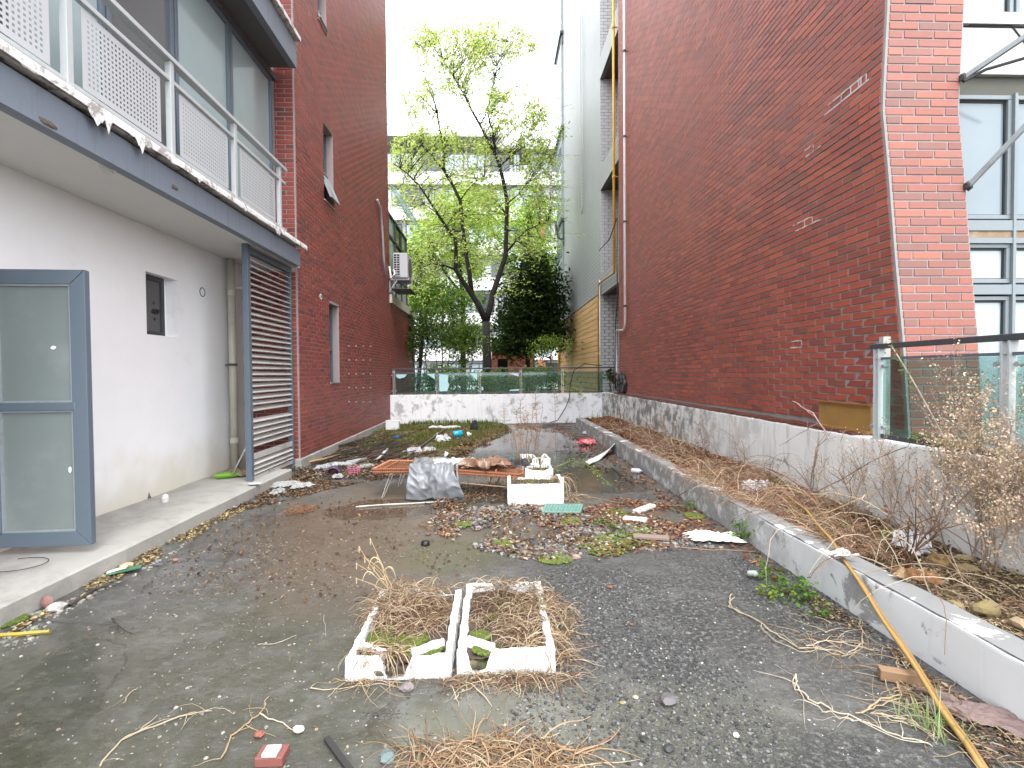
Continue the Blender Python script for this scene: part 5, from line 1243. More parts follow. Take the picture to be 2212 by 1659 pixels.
TA = foam_tray(-.705, -.215, 2.30, 3.06, .10, .034, [gapf((.47, .16, .05)), gapf((.2, .06, .75)), gapf((.25, .3, .55)), gapf((.35, .05, .8))], 'near left white foam tray, broken at its front edge, full of dry grass', 'foam tray', .062, 1, group='broken foam trays of dry grass')
TB = foam_tray(-.19, .275, 2.32, 3.10, .108, .034, [gapf((.22, .14, .12)), gapf((.7, .1, .8)), gapf((.55, .1, .45)), gapf((.15, .08, .7))], 'near right white foam tray, broken at its left front corner, full of dry grass', 'foam tray', .062, 2, group='broken foam trays of dry grass')
for T, (ax, bx) in ((TA, (-.66, -.3)), (TB, (-.15, .1))):        # inner corner ribs
    f = MB(); rr = random.Random(5); c = Vector(T.location); 
    x0 = -.245 if T is TA else -.23
    foam_wall(f, Vector((x0+.035, -.25, 0)), Vector((x0+.16, -.335, 0)), .03, .105, one, rr)
    f.build('corner_rib', M['foam'], T); f = MB()
    if T is TA: foam_wall(f, Vector((.06, -.33, 0)), Vector((.20, -.24, 0)), .03, .105, one, rr)
    if f.v: f.build('corner_rib', M['foam'], T)
sfr = random.Random(31)
for T, nm in ((TA, 0), (TB, 1)):
    f = MB(); hx = .2
    strawpatch(f, 0, .06, .19, .27, 330, .16, .07, sfr, straw, .0015, .15, .9, 1.0, .07)
    if nm == 0:
        strawpatch(f, -.10, .20, .12, .16, 200, .22, .08, sfr, straw, .0017, .4, 1.4, 1.0, .07)
        strawpatch(f, .04, .08, .14, .2, 420, .08, .075, sfr, [(.17, .095, .055), (.12, .065, .04), (.24, .14, .08)], .0014, .1, .6, .8, .07)
    else:
        strawpatch(f, .12, -.05, .12, .28, 230, .19, .08, sfr, straw, .0016, .1, .7, 1.2, .0)
        strawpatch(f, -.02, .14, .17, .2, 420, .08, .075, sfr, [(.16, .10, .07), (.11, .07, .05), (.075, .045, .035)], .0014, .1, .6, .8, .07)
    strawpatch(f, (-.1 if nm == 0 else .12), -.30, .12, .05, 130, .16, .085, sfr, straw, .0019, .1, .8, 1.3, .01)
    strawpatch(f, 0, .33, .2, .05, 90, .16, .10, sfr, straw, .0018, .2, 1., 1.3, .01)
    strawpatch(f, -.16 if nm == 0 else .21, .1, .04, .25, 160, .16, .10, sfr, straw, .0018, .2, .9, 1.4, .01)
    f.build('dry_grass', M['dry'], T)['kind'] = 'stuff'
    f = MB()
    gx_ = -.012 if nm == 0 else -.13
    for i in range(26): f.rock((gx_+sfr.gauss(0, .035), -.325+sfr.gauss(0, .025), .02+sfr.random()*.02), .03, .028, .022, vc(sfr.choice([(.07, .055, .035), (.05, .065, .015), (.1, .08, .05)]), .2, sfr), sfr.random()*9, 0, .5)
    for (cx, cy, rx, ry) in (((-.08, -.24, .14, .08), (.08, -.26, .12, .06), (-.14, -.12, .06, .09), (.02, -.16, .09, .04)) if nm == 0 else ((-.1, -.3, .06, .05), (.0, .2, .07, .06), (.12, .12, .06, .05), (-.05, .02, .04, .05), (-.13, -.18, .05, .05))):
        for _ in range(420):
            a, k = sfr.uniform(0, 6.3), math.sqrt(sfr.random()); f.rock((cx+rx*k*math.cos(a), cy+ry*k*math.sin(a), .072), .010, .010, .008, vc(sfr.choice([(.09, .13, .012), (.06, .09, .012), (.13, .16, .02)]), .25, sfr), sfr.random()*9, 0, .5)
    f.build('moss', M['vr'], T)['kind'] = 'stuff'
# tall seed grass at the back left corner of the left tray
f = MB(); q0 = Vector((-.62, 2.98, .08))
for (x, y) in ((776, 1182), (800, 1165), (770, 1218), (808, 1225), (788, 1205), (770, 1250), (830, 1245), (815, 1200)):
    e = P(x, y, 3.0); pts = bez(q0+Vector((sfr.gauss(0, .02), sfr.gauss(0, .02), 0)), (q0+e)/2+Vector((sfr.gauss(0, .02), 0, .03)), e, 7); f.tube(pts, [.0025]*4+[.0018]*4, 4, (.50, .37, .21), cap=False)
    for k in range(5): p = e-Vector((0, 0, .007*k)); f.rock(p, .004, .004, .007, (.56, .44, .28), k)
    if sfr.random() < .8:
        m = pts[4]; s = sfr.choice((-1, 1)); blade = bez(m, m+Vector((s*.05, 0, .07)), m+Vector((s*.075, 0, -.035)), 6); f.tube(blade, [.002, .003, .0035, .0035, .003, .002, .001], 3, (.62, .52, .34), cap=False)
single(f, 'seed_grass', M['dry'], 'tall dry bristle grass rising from the back left corner of the left foam tray', 'dry grass')
f = MB(); strawpatch(f, .32, 2.75, .10, .42, 380, .16, 0, sfr, straw+[(.25, .15, .08)], .0018, .1, .9, 1., .002); strawpatch(f, .05, 2.26, .34, .05, 260, .15, 0, sfr, straw+[(.2, .12, .07)]*2, .0018, .05, .5, 1., .002)
strawpatch(f, -.55, 2.27, .2, .04, 60, .16, 0, sfr, straw, .0016, .05, .4, 1., .002); strawpatch(f, -.72, 2.95, .05, .14, 110, .12, 0, sfr, straw, .0016, .1, .9, 1., .002)
tag(f.build('dry_grass', M['dry']), 'dry straw spilling over the ground around both foam trays', 'dry grass', kind='stuff')
f = MB(); strawpatch(f, -.02, 1.80, .36, .10, 340, .22, 0, sfr, [(.36, .24, .14), (.46, .34, .22), (.24, .14, .08)], .0021, .05, .55, 1.1, .002)
tag(f.build('root_tangle', M['dry']), 'tangle of brown roots at the bottom edge of the picture', 'roots', kind='stuff')
f = MB(); f.rock((-.69, 2.62, .03), .02, .02, .02, (.75, .06, .13), 3, 0, .4, 2); o = f; single(o, 'red_wrapper', M['vg'], 'crumpled red wrapper beside the left foam tray', 'wrapper')

BX = foam_tray(.13, .735, 5.31, 5.70, .25, .035, [lambda u: .88 if .05 < u < .95 else 1.15, one, gapf((.2, .12, .8), (.6, .3, .85)), gapf((.5, .2, .9))], 'front clean white foam box of the row beside the rattan lounger', 'foam box', .2, 5, R(-1), 'foam_box', 'foam_clean', 'foam boxes in a row')
f = MB(); rr = random.Random(2)
for i in range(6):
    for z in ((.13,) if i not in (1, 5) else (.13, .2)): f.rock((-.22+i*.09, -.195-.0015, z), .006, .003, .006, (.05, .05, .05), i)
f.build('drain_hole', M['v'], BX)['kind'] = 'stuff'
foam_tray(.36, .70, 6.02, 6.42, .25, .03, [gapf((.5, .4, .9)), one, gapf((.3, .2, .7)), one], 'middle white foam box behind the front one', 'foam box', .19, 6, 0, 'foam_box', 'foam_clean', 'foam boxes in a row')
foam_tray(.36, .74, 6.75, 7.15, .25, .03, [gapf((.3, .06, .5), (.62, .05, .6)), one, gapf((.3, .2, .8)), one], 'rearmost white foam box of the row beside the rattan lounger', 'foam box', .19, 7, R(2), 'foam_box', 'foam_clean', 'foam boxes in a row')
f = MB(); rr = random.Random(12)
for (x, y) in ((.43, 5.5), (.5, 6.2), (.52, 6.9)):
    blades(f, x, y, 120, .06, (.16, .1), .2, [(.12, .17, .05), (.30, .24, .12), (.2, .2, .08)], rr, .004)
tag(f.build('box_weeds', M['leaf']), 'green and straw coloured weeds growing in the row of foam boxes', 'weeds', kind='stuff')
f = MB(); strawpatch(f, .80, 5.5, .07, .16, 120, .28, .0, rr, straw, .003, .2, 1.2, 1.3, .002); strawpatch(f, .72, 5.52, .04, .1, 70, .26, .22, rr, straw, .003, .3, 1., 2.2, .002)
tag(f.build('dry_grass', M['dry']), 'dry straw hanging over the right end of the front foam box', 'dry grass', kind='stuff')
# tall dead stalks in the rear boxes
def stalk(px0, px1, Y, r, col, mb, rr, twigs=6, X0=None):
    a, b = P(*px0, Y), P(*px1, Y); pts = [a.lerp(b, t/8)+Vector((rr.gauss(0, .008), rr.gauss(0, .008), 0)) for t in range(9)]; mb.tube(pts, [r*(1-.6*i/8) for i in range(9)], 4, col, cap=False); return pts
f = MB(); rr = random.Random(6)
for (x0, y0, x1, y1) in ((1125, 1000, 1108, 930), (1120, 1000, 1108, 925), (1135, 1005, 1140, 900), (1132, 1005, 1128, 905), (1150, 1000, 1162, 925), (1140, 1000, 1150, 890), (1158, 1010, 1172, 870), (1165, 1015, 1185, 955), (1128, 1000, 1118, 890)):
    p = stalk((x0, y0), (x1, y1), 6.6+rr.uniform(-.4, .3), .007, vc((.24, .15, .09), .2, rr), f, rr)
    for k in range(rr.randint(4, 9)):
        q = rr.choice(p[3:]); e = q+Vector((rr.uniform(-.12, .12), rr.uniform(-.1, .1), rr.uniform(-.02, .14))); f.tube([q, (q+e)/2+Vector((0, 0, .015)), e], .0022, 3, (.3, .2, .13), cap=False)
        for _ in range(4): f.rock(e+Vector((rr.gauss(0, .015), 0, rr.gauss(0, .015))), .008, .003, .008, vc((.34, .22, .14), .3, rr), rr.random()*9)
single(f, 'dead_stalks', M['dry'], 'tall dead reddish stalks standing in the rear foam boxes', 'dead plant')
f = MB(); rr = random.Random(16)
for (x, y) in ((1090, 925), (1125, 905), (1160, 890), (1200, 870)):     # faint bare saplings against the far wall
    b0 = P(x, y+25, 13.2); b0.z = .0; t = P(x+rr.uniform(-6, 6), y-40, 13.2); pp = bez(b0, (b0+t)/2, t, 6); f.tube(pp, .008, 4, (.30, .24, .2), cap=False)
    for i in range(2, 7):
        for s in (-1, 1):
            for k in range(2): e = pp[i]+Vector((s*rr.uniform(.08, .25)*(1.2-i/8), 0, rr.uniform(.02, .12))); f.tube([pp[i], e], .004, 3, (.34, .27, .22), cap=False)
single(f, 'bare_saplings', M['dry'], 'thin bare saplings standing before the far white wall', 'dead plant')
f = MB(); rr = random.Random(17); lp_ = []
out = line(f, [(1200, 1010, .22), (1235, 995, .3), (1262, 1000, .3), (1290, 1022, .2), (1320, 1050, .08)], r=.006, col=(.2, .22, .08), rr=rr); 
for p in out:
    for _ in range(5): lp_.append((p.x+rr.gauss(0, .03), p.y+rr.gauss(0, .03), p.z+rr.gauss(0, .025)))
T = mk('green_bramble', out[0], 'arching green bramble shoot right of the foam boxes', 'bramble'); f.build('stem', M['dry'], T)
leaves('foliage', lp_, .04, palette(len(lp_), [(.12, .2, .04), (.18, .27, .07)]), M['leaf'], T, kind='stuff'); settle(T)

# ------------------------------------------------------------------ rattan lounger
RT = mk('rattan_lounger', (-.5, 5.95, 0), 'collapsed orange rattan lounger on thin metal legs', 'lounger')
rat = (.25, .085, .036)
def wrapped(mb, pts, r, col):
    out = []; 
    for a, b in zip(pts, pts[1:]):
        n = max(1, int((b-a).length/.011))
        for i in range(n): out.append(a.lerp(b, i/n))
    out.append(pts[-1]); mb.tube(out, [r*(1.18 if i % 2 else .82) for i in range(len(out))], 6, col)
def zt(x): return .335-.085*max(0, (x+.6)/.9)
fa = [(-1.40, 5.70), (.26, 5.66)]
for k, dz in enumerate((0, -.032)):
    f = MB()
    pts = [Vector((-1.40, 5.70, zt(-1.4)+dz)), Vector((-.7, 5.68, zt(-.7)+dz)), Vector((-.1, 5.66, zt(-.1)+dz)), Vector((.24, 5.67, zt(.24)+dz)), Vector((.31, 5.74, zt(.3)+dz)), Vector((.33, 5.86, zt(.3)+dz)), Vector((.30, 5.98, zt(.3)+dz)), Vector((.22, 6.06, zt(.22)+dz))]
    wrapped(f, pts, .0155, vc(rat, .1)); f.build('side_rail', M['v'], RT)
f = MB(); wrapped(f, [Vector((.22, 6.06, zt(.2))), Vector((-.5, 6.16, .33)), Vector((-1.32, 6.26, .335)), Vector((-1.40, 5.70, .335))], .015, (.42, .16, .08)); f.build('side_rail', M['v'], RT)
f = MB(); wrapped(f, [Vector((-1.28, 5.72, .337)), Vector((-1.2, 6.22, .337))], .011, rat); wrapped(f, [Vector((-.96, 5.7, .337)), Vector((-.88, 6.2, .337))], .013, (.46, .22, .12)); wrapped(f, [Vector((.0, 5.68, .29)), Vector((.02, 6.05, .29))], .012, rat); f.build('cross_rail', M['v'], RT)['kind'] = 'stuff'
f = MB()
for i in range(64):
    x = -1.37+i*.0265; f.bar((x, 5.71, zt(x)-.004), (min(x+.08, .3), 6.2-.07*max(0, x+1), zt(x)-.002), .007, .003, vc((.22, .09, .04), .25))
for j in range(20):
    y = 5.72+j*.024; f.bar((-1.38, y, .331), (.26, y-.02, zt(.26)-.001), .007, .003, vc((.26, .11, .05), .25))
f.build('woven_seat', M['v'], RT)['kind'] = 'stuff'
for (x, y, tx) in ((825, 1075, -1.20), (829, 1073, -1.16), (895, 1080, -.98), (900, 1078, -.96), (860, 1052, -1.15), (865, 1048, -1.1)):
    q = G(x, y); f = MB(); f.tube([q, Vector((tx, q.y+.02, .32))], .006, 6, (.40, .38, .36)); f.build('leg', M['vg'], RT)
f = MB()
for x in (-.05, .05, .15): f.tube([(x, 5.75, .22), (x+rnd.uniform(-.1, .1), 5.8, .02)], .01, 6, (.12, .08, .06))
f.tube([(-.4, 5.72, .16), (.2, 5.66, .11)], .007, 5, (.35, .24, .15)); f.build('broken_support', M['v'], RT)['kind'] = 'stuff'
f = MB()
for i in range(40):
    x = rnd.uniform(-.35, .22); f.tube([(x, 5.665, zt(x)-.03), (x+rnd.uniform(-.02, .02), 5.66, zt(x)-rnd.uniform(.06, .13))], .002, 3, (.25, .15, .08), cap=False)
f.build('frayed_cane', M['dry'], RT)['kind'] = 'stuff'
settle(RT)
def ridge(p, s, sd): return (1-abs(noise.noise(Vector((p[0]*s, p[1]*s, sd))))*2)
f = MB()
def tarp(u, v):
    x = -.97+u*(.44+.08*v); L_ = v*1.0
    if L_ < .38: y = 6.04-L_; z = .375-.01*L_
    else:
        t = (L_-.38)/.62; y = 5.66-.05*math.sin(t*3.1)-.07*t; z = .37*(1-t)**.9+.012
        x += .05*t*math.sin(u*7)+(.10*t)*(u-.3)
    k = .030*ridge((u*1.0, v), 2.6, 2)+.016*ridge((u, v), 6.1, 7)
    return Vector((x, y-k*(1 if L_ > .38 else .1), max(.008, z+k*(.9 if L_ < .38 else .25)+.012*math.sin(u*11+v*3)*(L_ > .38))))
f.grid(tarp, 70, 90); single(f, 'plastic_sheet', M['tarp'], 'crumpled grey plastic sheet hanging over the front of the rattan lounger', 'plastic sheet', smooth=True, solid=.002)
f = MB()
def roll(u, v):
    a = -.6+v*4.3; zc = .37-u*.30; rad = .075*(1-.35*u)+.008*math.sin(v*17)+.008*noise.noise(Vector((u*4, v*4, 3))); return Vector((-.50+rad*math.cos(a)*.9+.03*u, 5.66-.02+rad*math.sin(a), max(.01, zc+.03*math.cos(a))))
f.grid(roll, 30, 40, lambda u, v: (.17, .17, .18) if int(v*9) % 2 else (.34, .34, .35)); single(f, 'plastic_fold', M['vg'], 'rolled grey striped fold of sheet at the right side of the hanging plastic', 'plastic sheet', smooth=True, solid=.002)
def crumple(name, c, w_, h_, rz, amp, col, label, cat, seed, mat='vg', nu=34, lift=.0, tilt=0, col2=None, sm=False, base=None, jag=1.):
    f = MB(); m = Matrix.Rotation(rz, 3, 'Z') @ Matrix.Rotation(tilt, 3, 'X')
    def fn(u, v):
        eu = jag*.5*noise.noise(Vector((v*3.3, seed, 1)))+jag*.25*noise.noise(Vector((v*11, seed, 1))); ev = jag*.5*noise.noise(Vector((u*3.3, seed, 5)))+jag*.25*noise.noise(Vector((u*9, seed, 1)))
        p = Vector(((u-.5+eu*(abs(u-.5)*2))*w_, (v-.5+ev*abs(v-.5)*2)*h_, 0)); z = amp*(.9*ridge((u, v), 2.9, seed)+.6*ridge((u, v), 6.7, seed+3)+.25*noise.noise(Vector((u*19, v*19, seed))))
        e = min(u, 1-u, v, 1-v)*5; z *= min(1, .35+e); q = m @ (p+Vector((0, 0, z))); q.z = max(q.z, -.0) if not tilt else q.z
        return Vector(c)+q
    cc = (lambda u, v: col2 if col2 and noise.noise(Vector((u*4, v*4, seed)))>.12 else col)
    f.grid(fn, nu, nu, cc); return single(f, name, M[mat], label, cat, smooth=sm, solid=.0015)
crumple('brown_cloth', (-.12, 5.87, .325), .5, .3, .1, .07, (.20, .10, .06), 'crumpled brown cloth lying on the right end of the rattan lounger', 'cloth', 3, 'v', col2=(.34, .24, .18))
crumple('clear_film', (-.55, 5.92, .34), .34, .26, .2, .05, (.60, .61, .62), 'whitish plastic film bunched on the lounger beside the brown cloth', 'plastic film', 5)
crumple('dark_cloth', (.22, 6.12, .27), .4, .14, .1, .06, (.035, .03, .03), 'dark rag hanging off the back right of the rattan lounger', 'cloth', 8, 'v')
f = MB(); line(f, [(768, 1095), (820, 1091), (900, 1087), (965, 1083)], .012, .009, (.45, .43, .39), jit=.001, taper=0); single(f, 'thin_pole', M['v'], 'long thin pale pole lying in front of the rattan lounger', 'pole')
f = MB(); line(f, [(912, 1084), (940, 1094), (968, 1088), (992, 1076)], .012, .006, (.03, .03, .035), jit=.001); line(f, [(960, 1086), (1000, 1075)], .02, .008, (.05, .10, .22), jit=.002); single(f, 'blue_wire', M['vg'], 'dark wire with a blue sleeve beside the end of the thin pole', 'wire')

# ------------------------------------------------------------------ small rubbish
def at(x, y, z=0.): return G(x, y, z)
def lathe_thing(name, x, y, prof, col, label, cat, ax=(0, 0, 1), z=0, cols=None, mat='vg', n=16):
    f = MB(); f.lathe(at(x, y, 0)+Vector((0, 0, z)), prof, n, col, ax, cols); return single(f, name, M[mat], label, cat, smooth=True)
f = MB(); q = at(988, 945); f.lathe(q+Vector((-.09, 0, .07)), [(0, 0), (.065, 0), (.07, .01), (.07, .2), (.06, .205), (.058, .02)], 18, (.0, .36, .58), (.97, .2, .1)); single(f, 'blue_tub', M['vg'], 'bright blue plastic tub lying on its side on the mossy strip', 'tub', smooth=True)
f = MB(); q = at(1003, 945); f.lathe(q+Vector((.06, 0, .06)), [(0, 0), (.055, 0), (.06, .01), (.06, .05), (.03, .07), (.03, .1), (0, .1)], 14, (.62, .64, .66), (1, .1, .1)); single(f, 'clear_jar', M['vg'], 'clear plastic jar lying beside the bright blue tub', 'jar', smooth=True)
f = MB(); q = at(862, 948); f.lathe(q+Vector((-.08, 0, .035)), [(0, -.07), (.012, -.07), (.013, -.03), (.034, .0), (.036, .13), (.02, .135), (0, .135)], 14, (.0, .12, .55), (.98, -.1, 0)); single(f, 'blue_bottle', M['vg'], 'small deep blue bottle lying near the left brick wall', 'bottle', smooth=True)
f = MB(); q = at(847, 932); f.box(q.x-.16, q.x+.16, q.y, q.y+.16, .03, .24, (.72, .73, .74)); f.box(q.x-.17, q.x+.17, q.y-.005, q.y+.165, .241, .262, (.8, .8, .8)); single(f, 'foam_block', M['v'], 'square white foam block standing at the far end of the left brick wall', 'foam block', bevel=.01)
q = at(960, 928); f = MB(); rr = random.Random(5)
pts = [q+Vector((-.4+i*.1, .1*math.sin(i), .05+.015*(i % 2))) for i in range(9)]; f.tube(pts, [.02, .035, .03, .045, .035, .04, .05, .03, .015], 7, (.62, .63, .62)); single(f, 'foam_strip', M['v'], 'long knotted white foam strip lying on the grass', 'foam strip')
f = MB(); q = at(940, 945); f.bar(q+Vector((0, 0, .03)), q+Vector((.03, .35, .05)), .05, .03, (.6, .6, .58)); single(f, 'foam_stick', M['v'], 'short white foam stick below the knotted foam strip', 'foam strip')
crumple('clear_bag', at(958, 955)+Vector((0, 0, .02)), .28, .24, .3, .10, (.46, .47, .47), 'clear crumpled plastic bag left of the bright blue tub', 'plastic bag', 9, col2=(.66, .67, .68))
crumple('white_bag', at(893, 982)+Vector((0, 0, .02)), .26, .18, .5, .08, (.45, .45, .46), 'white crumpled bag on the branch pile', 'plastic bag', 12)
crumple('white_bag', at(928, 976)+Vector((0, 0, .02)), .22, .14, .1, .05, (.45, .45, .45), 'small white bag right of the branch pile', 'plastic bag', 13)
lathe_thing('white_cup', 961, 990, [(0, 0), (.025, 0), (.035, .09), (.03, .09), (.022, .01)], (.75, .75, .74), 'small white cup among leaves behind the lounger', 'cup', (.4, .2, .9), .02)
# pile of dark branches
f = MB(); rr = random.Random(41)
for i in range(46):
    x0, y0 = rr.uniform(690, 860), rr.uniform(962, 1000); ln = rr.uniform(30, 130); a = rr.uniform(-.5, -.22)
    line(f, [(x0, y0, rr.uniform(.02, .12)), (x0+ln*.5, y0+a*ln*.5*.8, rr.uniform(.03, .15)), (x0+ln, y0+a*ln*.8, rr.uniform(.02, .1))], r=rr.uniform(.006, .018), col=vc((.055, .042, .036), .35, rr), rr=rr, jit=.012)
tag(f.build('branch_pile', M['vr']), 'pile of dark rotting branches before the mossy strip', 'branches', kind='stuff')
for (x0, y0, x1, y1, c, lab) in ((762, 1008, 830, 985, (.30, .29, .28), 'pale grey batten on the branch pile'), (870, 1000, 960, 935, (.10, .085, .075), 'long dark batten pointing toward the blue tub'), (812, 1003, 838, 980, (.66, .66, .64), 'short white batten sticking out of the branch pile'), (675, 1010, 760, 985, (.035, .03, .03), 'black stick at the left end of the branch pile')):
    f = MB(); f.bar(at(x0, y0)+Vector((0, 0, .05)), at(x1, y1)+Vector((0, 0, .09)), .035, .02, c); single(f, 'batten', M['v'], lab, 'batten')
# scraps left of the lounger
rr = random.Random(14)
for i, (x, y, w_, h_, lab) in enumerate(((735, 1008, .34, .16, 'white crumpled packaging beneath the bamboo cane'), (768, 1000, .26, .14, 'white torn packaging by the branch pile'), (700, 1014, .2, .12, 'small white packaging scrap left of the purple pot'), (620, 1052, .30, .15, 'white crumpled paper on the silt beyond the step'),
                                  (652, 1056, .2, .1, 'thin white scrap right of the crumpled paper'), (792, 1012, .2, .08, 'grey white scrap right of the pink basket'), (600, 1068, .16, .09, 'pale scrap next to the blue lid'), (730, 1035, .12, .07, 'tiny white scrap under the purple pot'))):
    crumple('paper_scrap', at(x, y)+Vector((0, 0, .01)), w_, h_, rr.uniform(0, 1.2), .045, vc((.36, .36, .37), .2, rr), lab, 'paper', 30+i, 'v', 22)
lathe_thing('plastic_disc', 606, 1062, [(0, .01), (.05, .012), (.055, .0), (.02, .016)], (.06, .42, .52), 'turquoise blue lid on the silt left of the crumpled paper', 'lid', (.1, -.4, .9), .01, cols=[(.06, .42, .52), (.4, .55, .6), (.5, .4, .5), (.06, .42, .5)])
f = MB(); q = at(720, 1033); f.lathe(q+Vector((0, .0, .075)), [(.075, -.02), (.085, -.01), (.085, .0), (.06, .13), (.0, .13)], 20, (.10, .05, .16), (-.15, .9, .15)); f.lathe(q+Vector((0, 0, .075)), [(.074, -.02), (.062, .03), (.05, .12), (0, .12)], 18, (.10, .06, .03), (-.15, .9, .15)); single(f, 'plant_pot', M['v'], 'purple plant pot lying on its side, mouth toward the camera', 'plant pot', smooth=True)
f = MB(); q = at(765, 1026)
for z in (0, .03, .06, .09): f.lathe(q+Vector((0, 0, .02+z)), [(.075+z*.15, -.004), (.08+z*.15, 0), (.075+z*.15, .004), (.07+z*.15, 0), (.075+z*.15, -.004)], 16, (.62, .18, .30))
for k in range(10): a = k*.628; f.tube([q+Vector((.075*math.cos(a), .075*math.sin(a), .02)), q+Vector((.09*math.cos(a), .09*math.sin(a), .115))], .005, 4, (.62, .18, .30))
single(f, 'pink_basket', M['vg'], 'small pink slotted plastic basket beside the purple pot', 'basket')
f = MB(); a, b = at(590, 1030), at(745, 983); pts = [a.lerp(b, t/14)+Vector((0, 0, .05+.02*math.sin(t*.4))) for t in range(15)]; f.tube(pts, [.017*(1.12 if t % 2 else .95) for t in range(15)], 8, (.46, .29, .12)); single(f, 'bamboo_cane', M['v'], 'knobbly bamboo cane lying past the end of the step', 'bamboo cane', smooth=True)
stone_thing(505, 1098, .05, (.30, .29, .26), 'small slab of broken plaster on the yard near the step', 5, cat='plaster', flat=.25, asp=.5)
f = MB(); q = at(648, 1105); strawpatch(f, q.x, q.y, .12, .16, 220, .10, 0, rr, [(.30, .17, .10), (.22, .12, .07)], .003, .2, .8, .6, .002); single(f, 'dead_weed', M['dry'], 'flattened brown weed on the silt left of the long pole', 'dead plant')
# on the step
f = MB(); q = G(497, 1033, .14); e = W(550, 932, -3.05)
f2 = MB(); T = mk('broom', q, 'bright green broom leaning against the louvred screen on the step', 'broom'); f.tube([q+Vector((.03, 0, .05)), e], .011, 8, (.42, .43, .44)); f.build('handle', M['vg'], T, smooth=True)
f = MB(); f.rock(q+Vector((-.04, 0, .035)), .14, .04, .035, (.14, .34, .02), 2, .6, .3, 2); f.build('head', M['v'], T); settle(T)
crumple('dust_heap', G(528, 1025, .14)+Vector((0, 0, .01)), .4, .25, .3, .04, (.24, .18, .12), 'heap of dusty leaves behind the green broom', 'dust', 4, 'vr')
for (x0, y0, x1, y1, lab) in ((462, 1030, 492, 1018, 'short grey board end left of the broom'),):
    f = MB(); f.bar(G(x0, y0, .155), G(x1, y1, .165), .10, .03, (.27, .25, .22)); single(f, 'board_end', M['v'], lab, 'board')
f = MB(); q = G(478, 1015, .14); f.rock(q+Vector((0, 0, .04)), .08, .05, .04, (.6, .6, .6), 4, 0, .4, 2); single(f, 'white_lump', M['v'], 'white plaster lump at the foot of the white wall behind the broom', 'plaster')
f = MB(); q = G(357, 1085, .135); f.lathe(q, [(0, 0), (.032, 0), (.034, .05), (.02, .062), (0, .062)], 14, (.6, .6, .6)); f.rock(q+Vector((.005, 0, .06)), .028, .028, .025, (.85, .85, .85), 2); single(f, 'small_pot', M['v'], 'small white and grey knob standing on the step', 'pot')
f = MB(); q = G(322, 1076, .135); f.lathe(q, [(.022, 0), (.01, .03), (.002, .06)], 8, (.10, .10, .10)); single(f, 'dark_cone', M['v'], 'tiny dark cone standing on the step left of the white knob', 'cone')
f = MB(); q = G(55, 1220, .14); f.tube([q+Vector((.17*math.cos(a)-.05, .13*math.sin(a), .004)) for a in np.linspace(-2.4, 2.2, 26)], .0028, 5, (.04, .04, .04)); single(f, 'wire_loop', M['v'], 'thin black wire loop lying on the step below the door', 'wire')
f = MB(); q = G(692//2+20, 1010, .14); f.rock(G(640//2+230, 1046, .14)+Vector((0, 0, .008)), .07, .05, .012, (.5, .5, .47), 3, 0, .3, 2); single(f, 'flat_plate', M['v'], 'flat grey plate lying on the step at the louvre post', 'plate')
# near left edge
f = MB(); line(f, [(-40, 1374), (40, 1370), (108, 1364)], .015, .012, (.36, .28, .04), jit=.001, taper=0); single(f, 'yellow_stick', M['v'], 'short yellow stick at the left picture edge', 'stick')
f = MB(); q = at(262, 1240); f.bar(at(232, 1244)+Vector((0, 0, .015)), at(306, 1233)+Vector((0, 0, .035)), .075, .006, (.04, .16, .07)); f.bar(at(232, 1242)+Vector((0, 0, .02)), at(275, 1236)+Vector((0, 0, .04)), .05, .005, (.66, .68, .66)); single(f, 'torn_packet', M['vg'], 'torn green and white packet at the foot of the step', 'packet')
stone_thing(340, 1222, .035, (.13, .12, .115), 'flat dark stone below the step near the packet', 8, flat=.3, asp=.5); stone_thing(378, 1212, .022, (.34, .16, .12), 'small brick chip right of the flat dark stone', 9)
stone_thing(275, 1225, .045, (.50, .40, .24), 'pale ochre stone behind the torn packet', 10, flat=.4); stone_thing(102, 1312, .04, (.24, .12, .11), 'reddish brick fragment against the step', 11, flat=1.0, asp=.4); stone_thing(120, 1318, .05, (.42, .40, .38), 'broken cement chunk beside the reddish fragment', 12, flat=.5)
f = MB(); line(f, [(150, 1310), (200, 1275), (235, 1262)], .015, .012, (.06, .05, .045), fork=2); single(f, 'dark_twig', M['vr'], 'dark wet twig lying below the step', 'twig')
f = MB(); line(f, [(10, 1325), (70, 1340), (150, 1345), (260, 1350)], .01, .0025, (.06, .05, .045), jit=.003); line(f, [(240, 1336), (255, 1350), (285, 1368)], .01, .004, (.04, .035, .03), fork=3); line(f, [(238, 1355), (262, 1346)], .01, .003, (.05, .04, .035)); single(f, 'black_twig', M['v'], 'thin black twig with a long stem on the wet concrete, near left', 'twig')
f = MB(); q = at(12, 1345); 
for _ in range(500):
    a, k = rnd.uniform(0, 6.3), math.sqrt(rnd.random()); f.rock((q.x+.1*k*math.cos(a), q.y+.08*k*math.sin(a), .01), .012, .012, .01, vc(rnd.choice([(.09, .13, .015), (.06, .09, .012)]), .25), rnd.random()*9)
tag(f.build('moss', M['vr']), 'green moss cushion at the left picture edge', 'moss', kind='stuff')
pale = (.46, .38, .27)
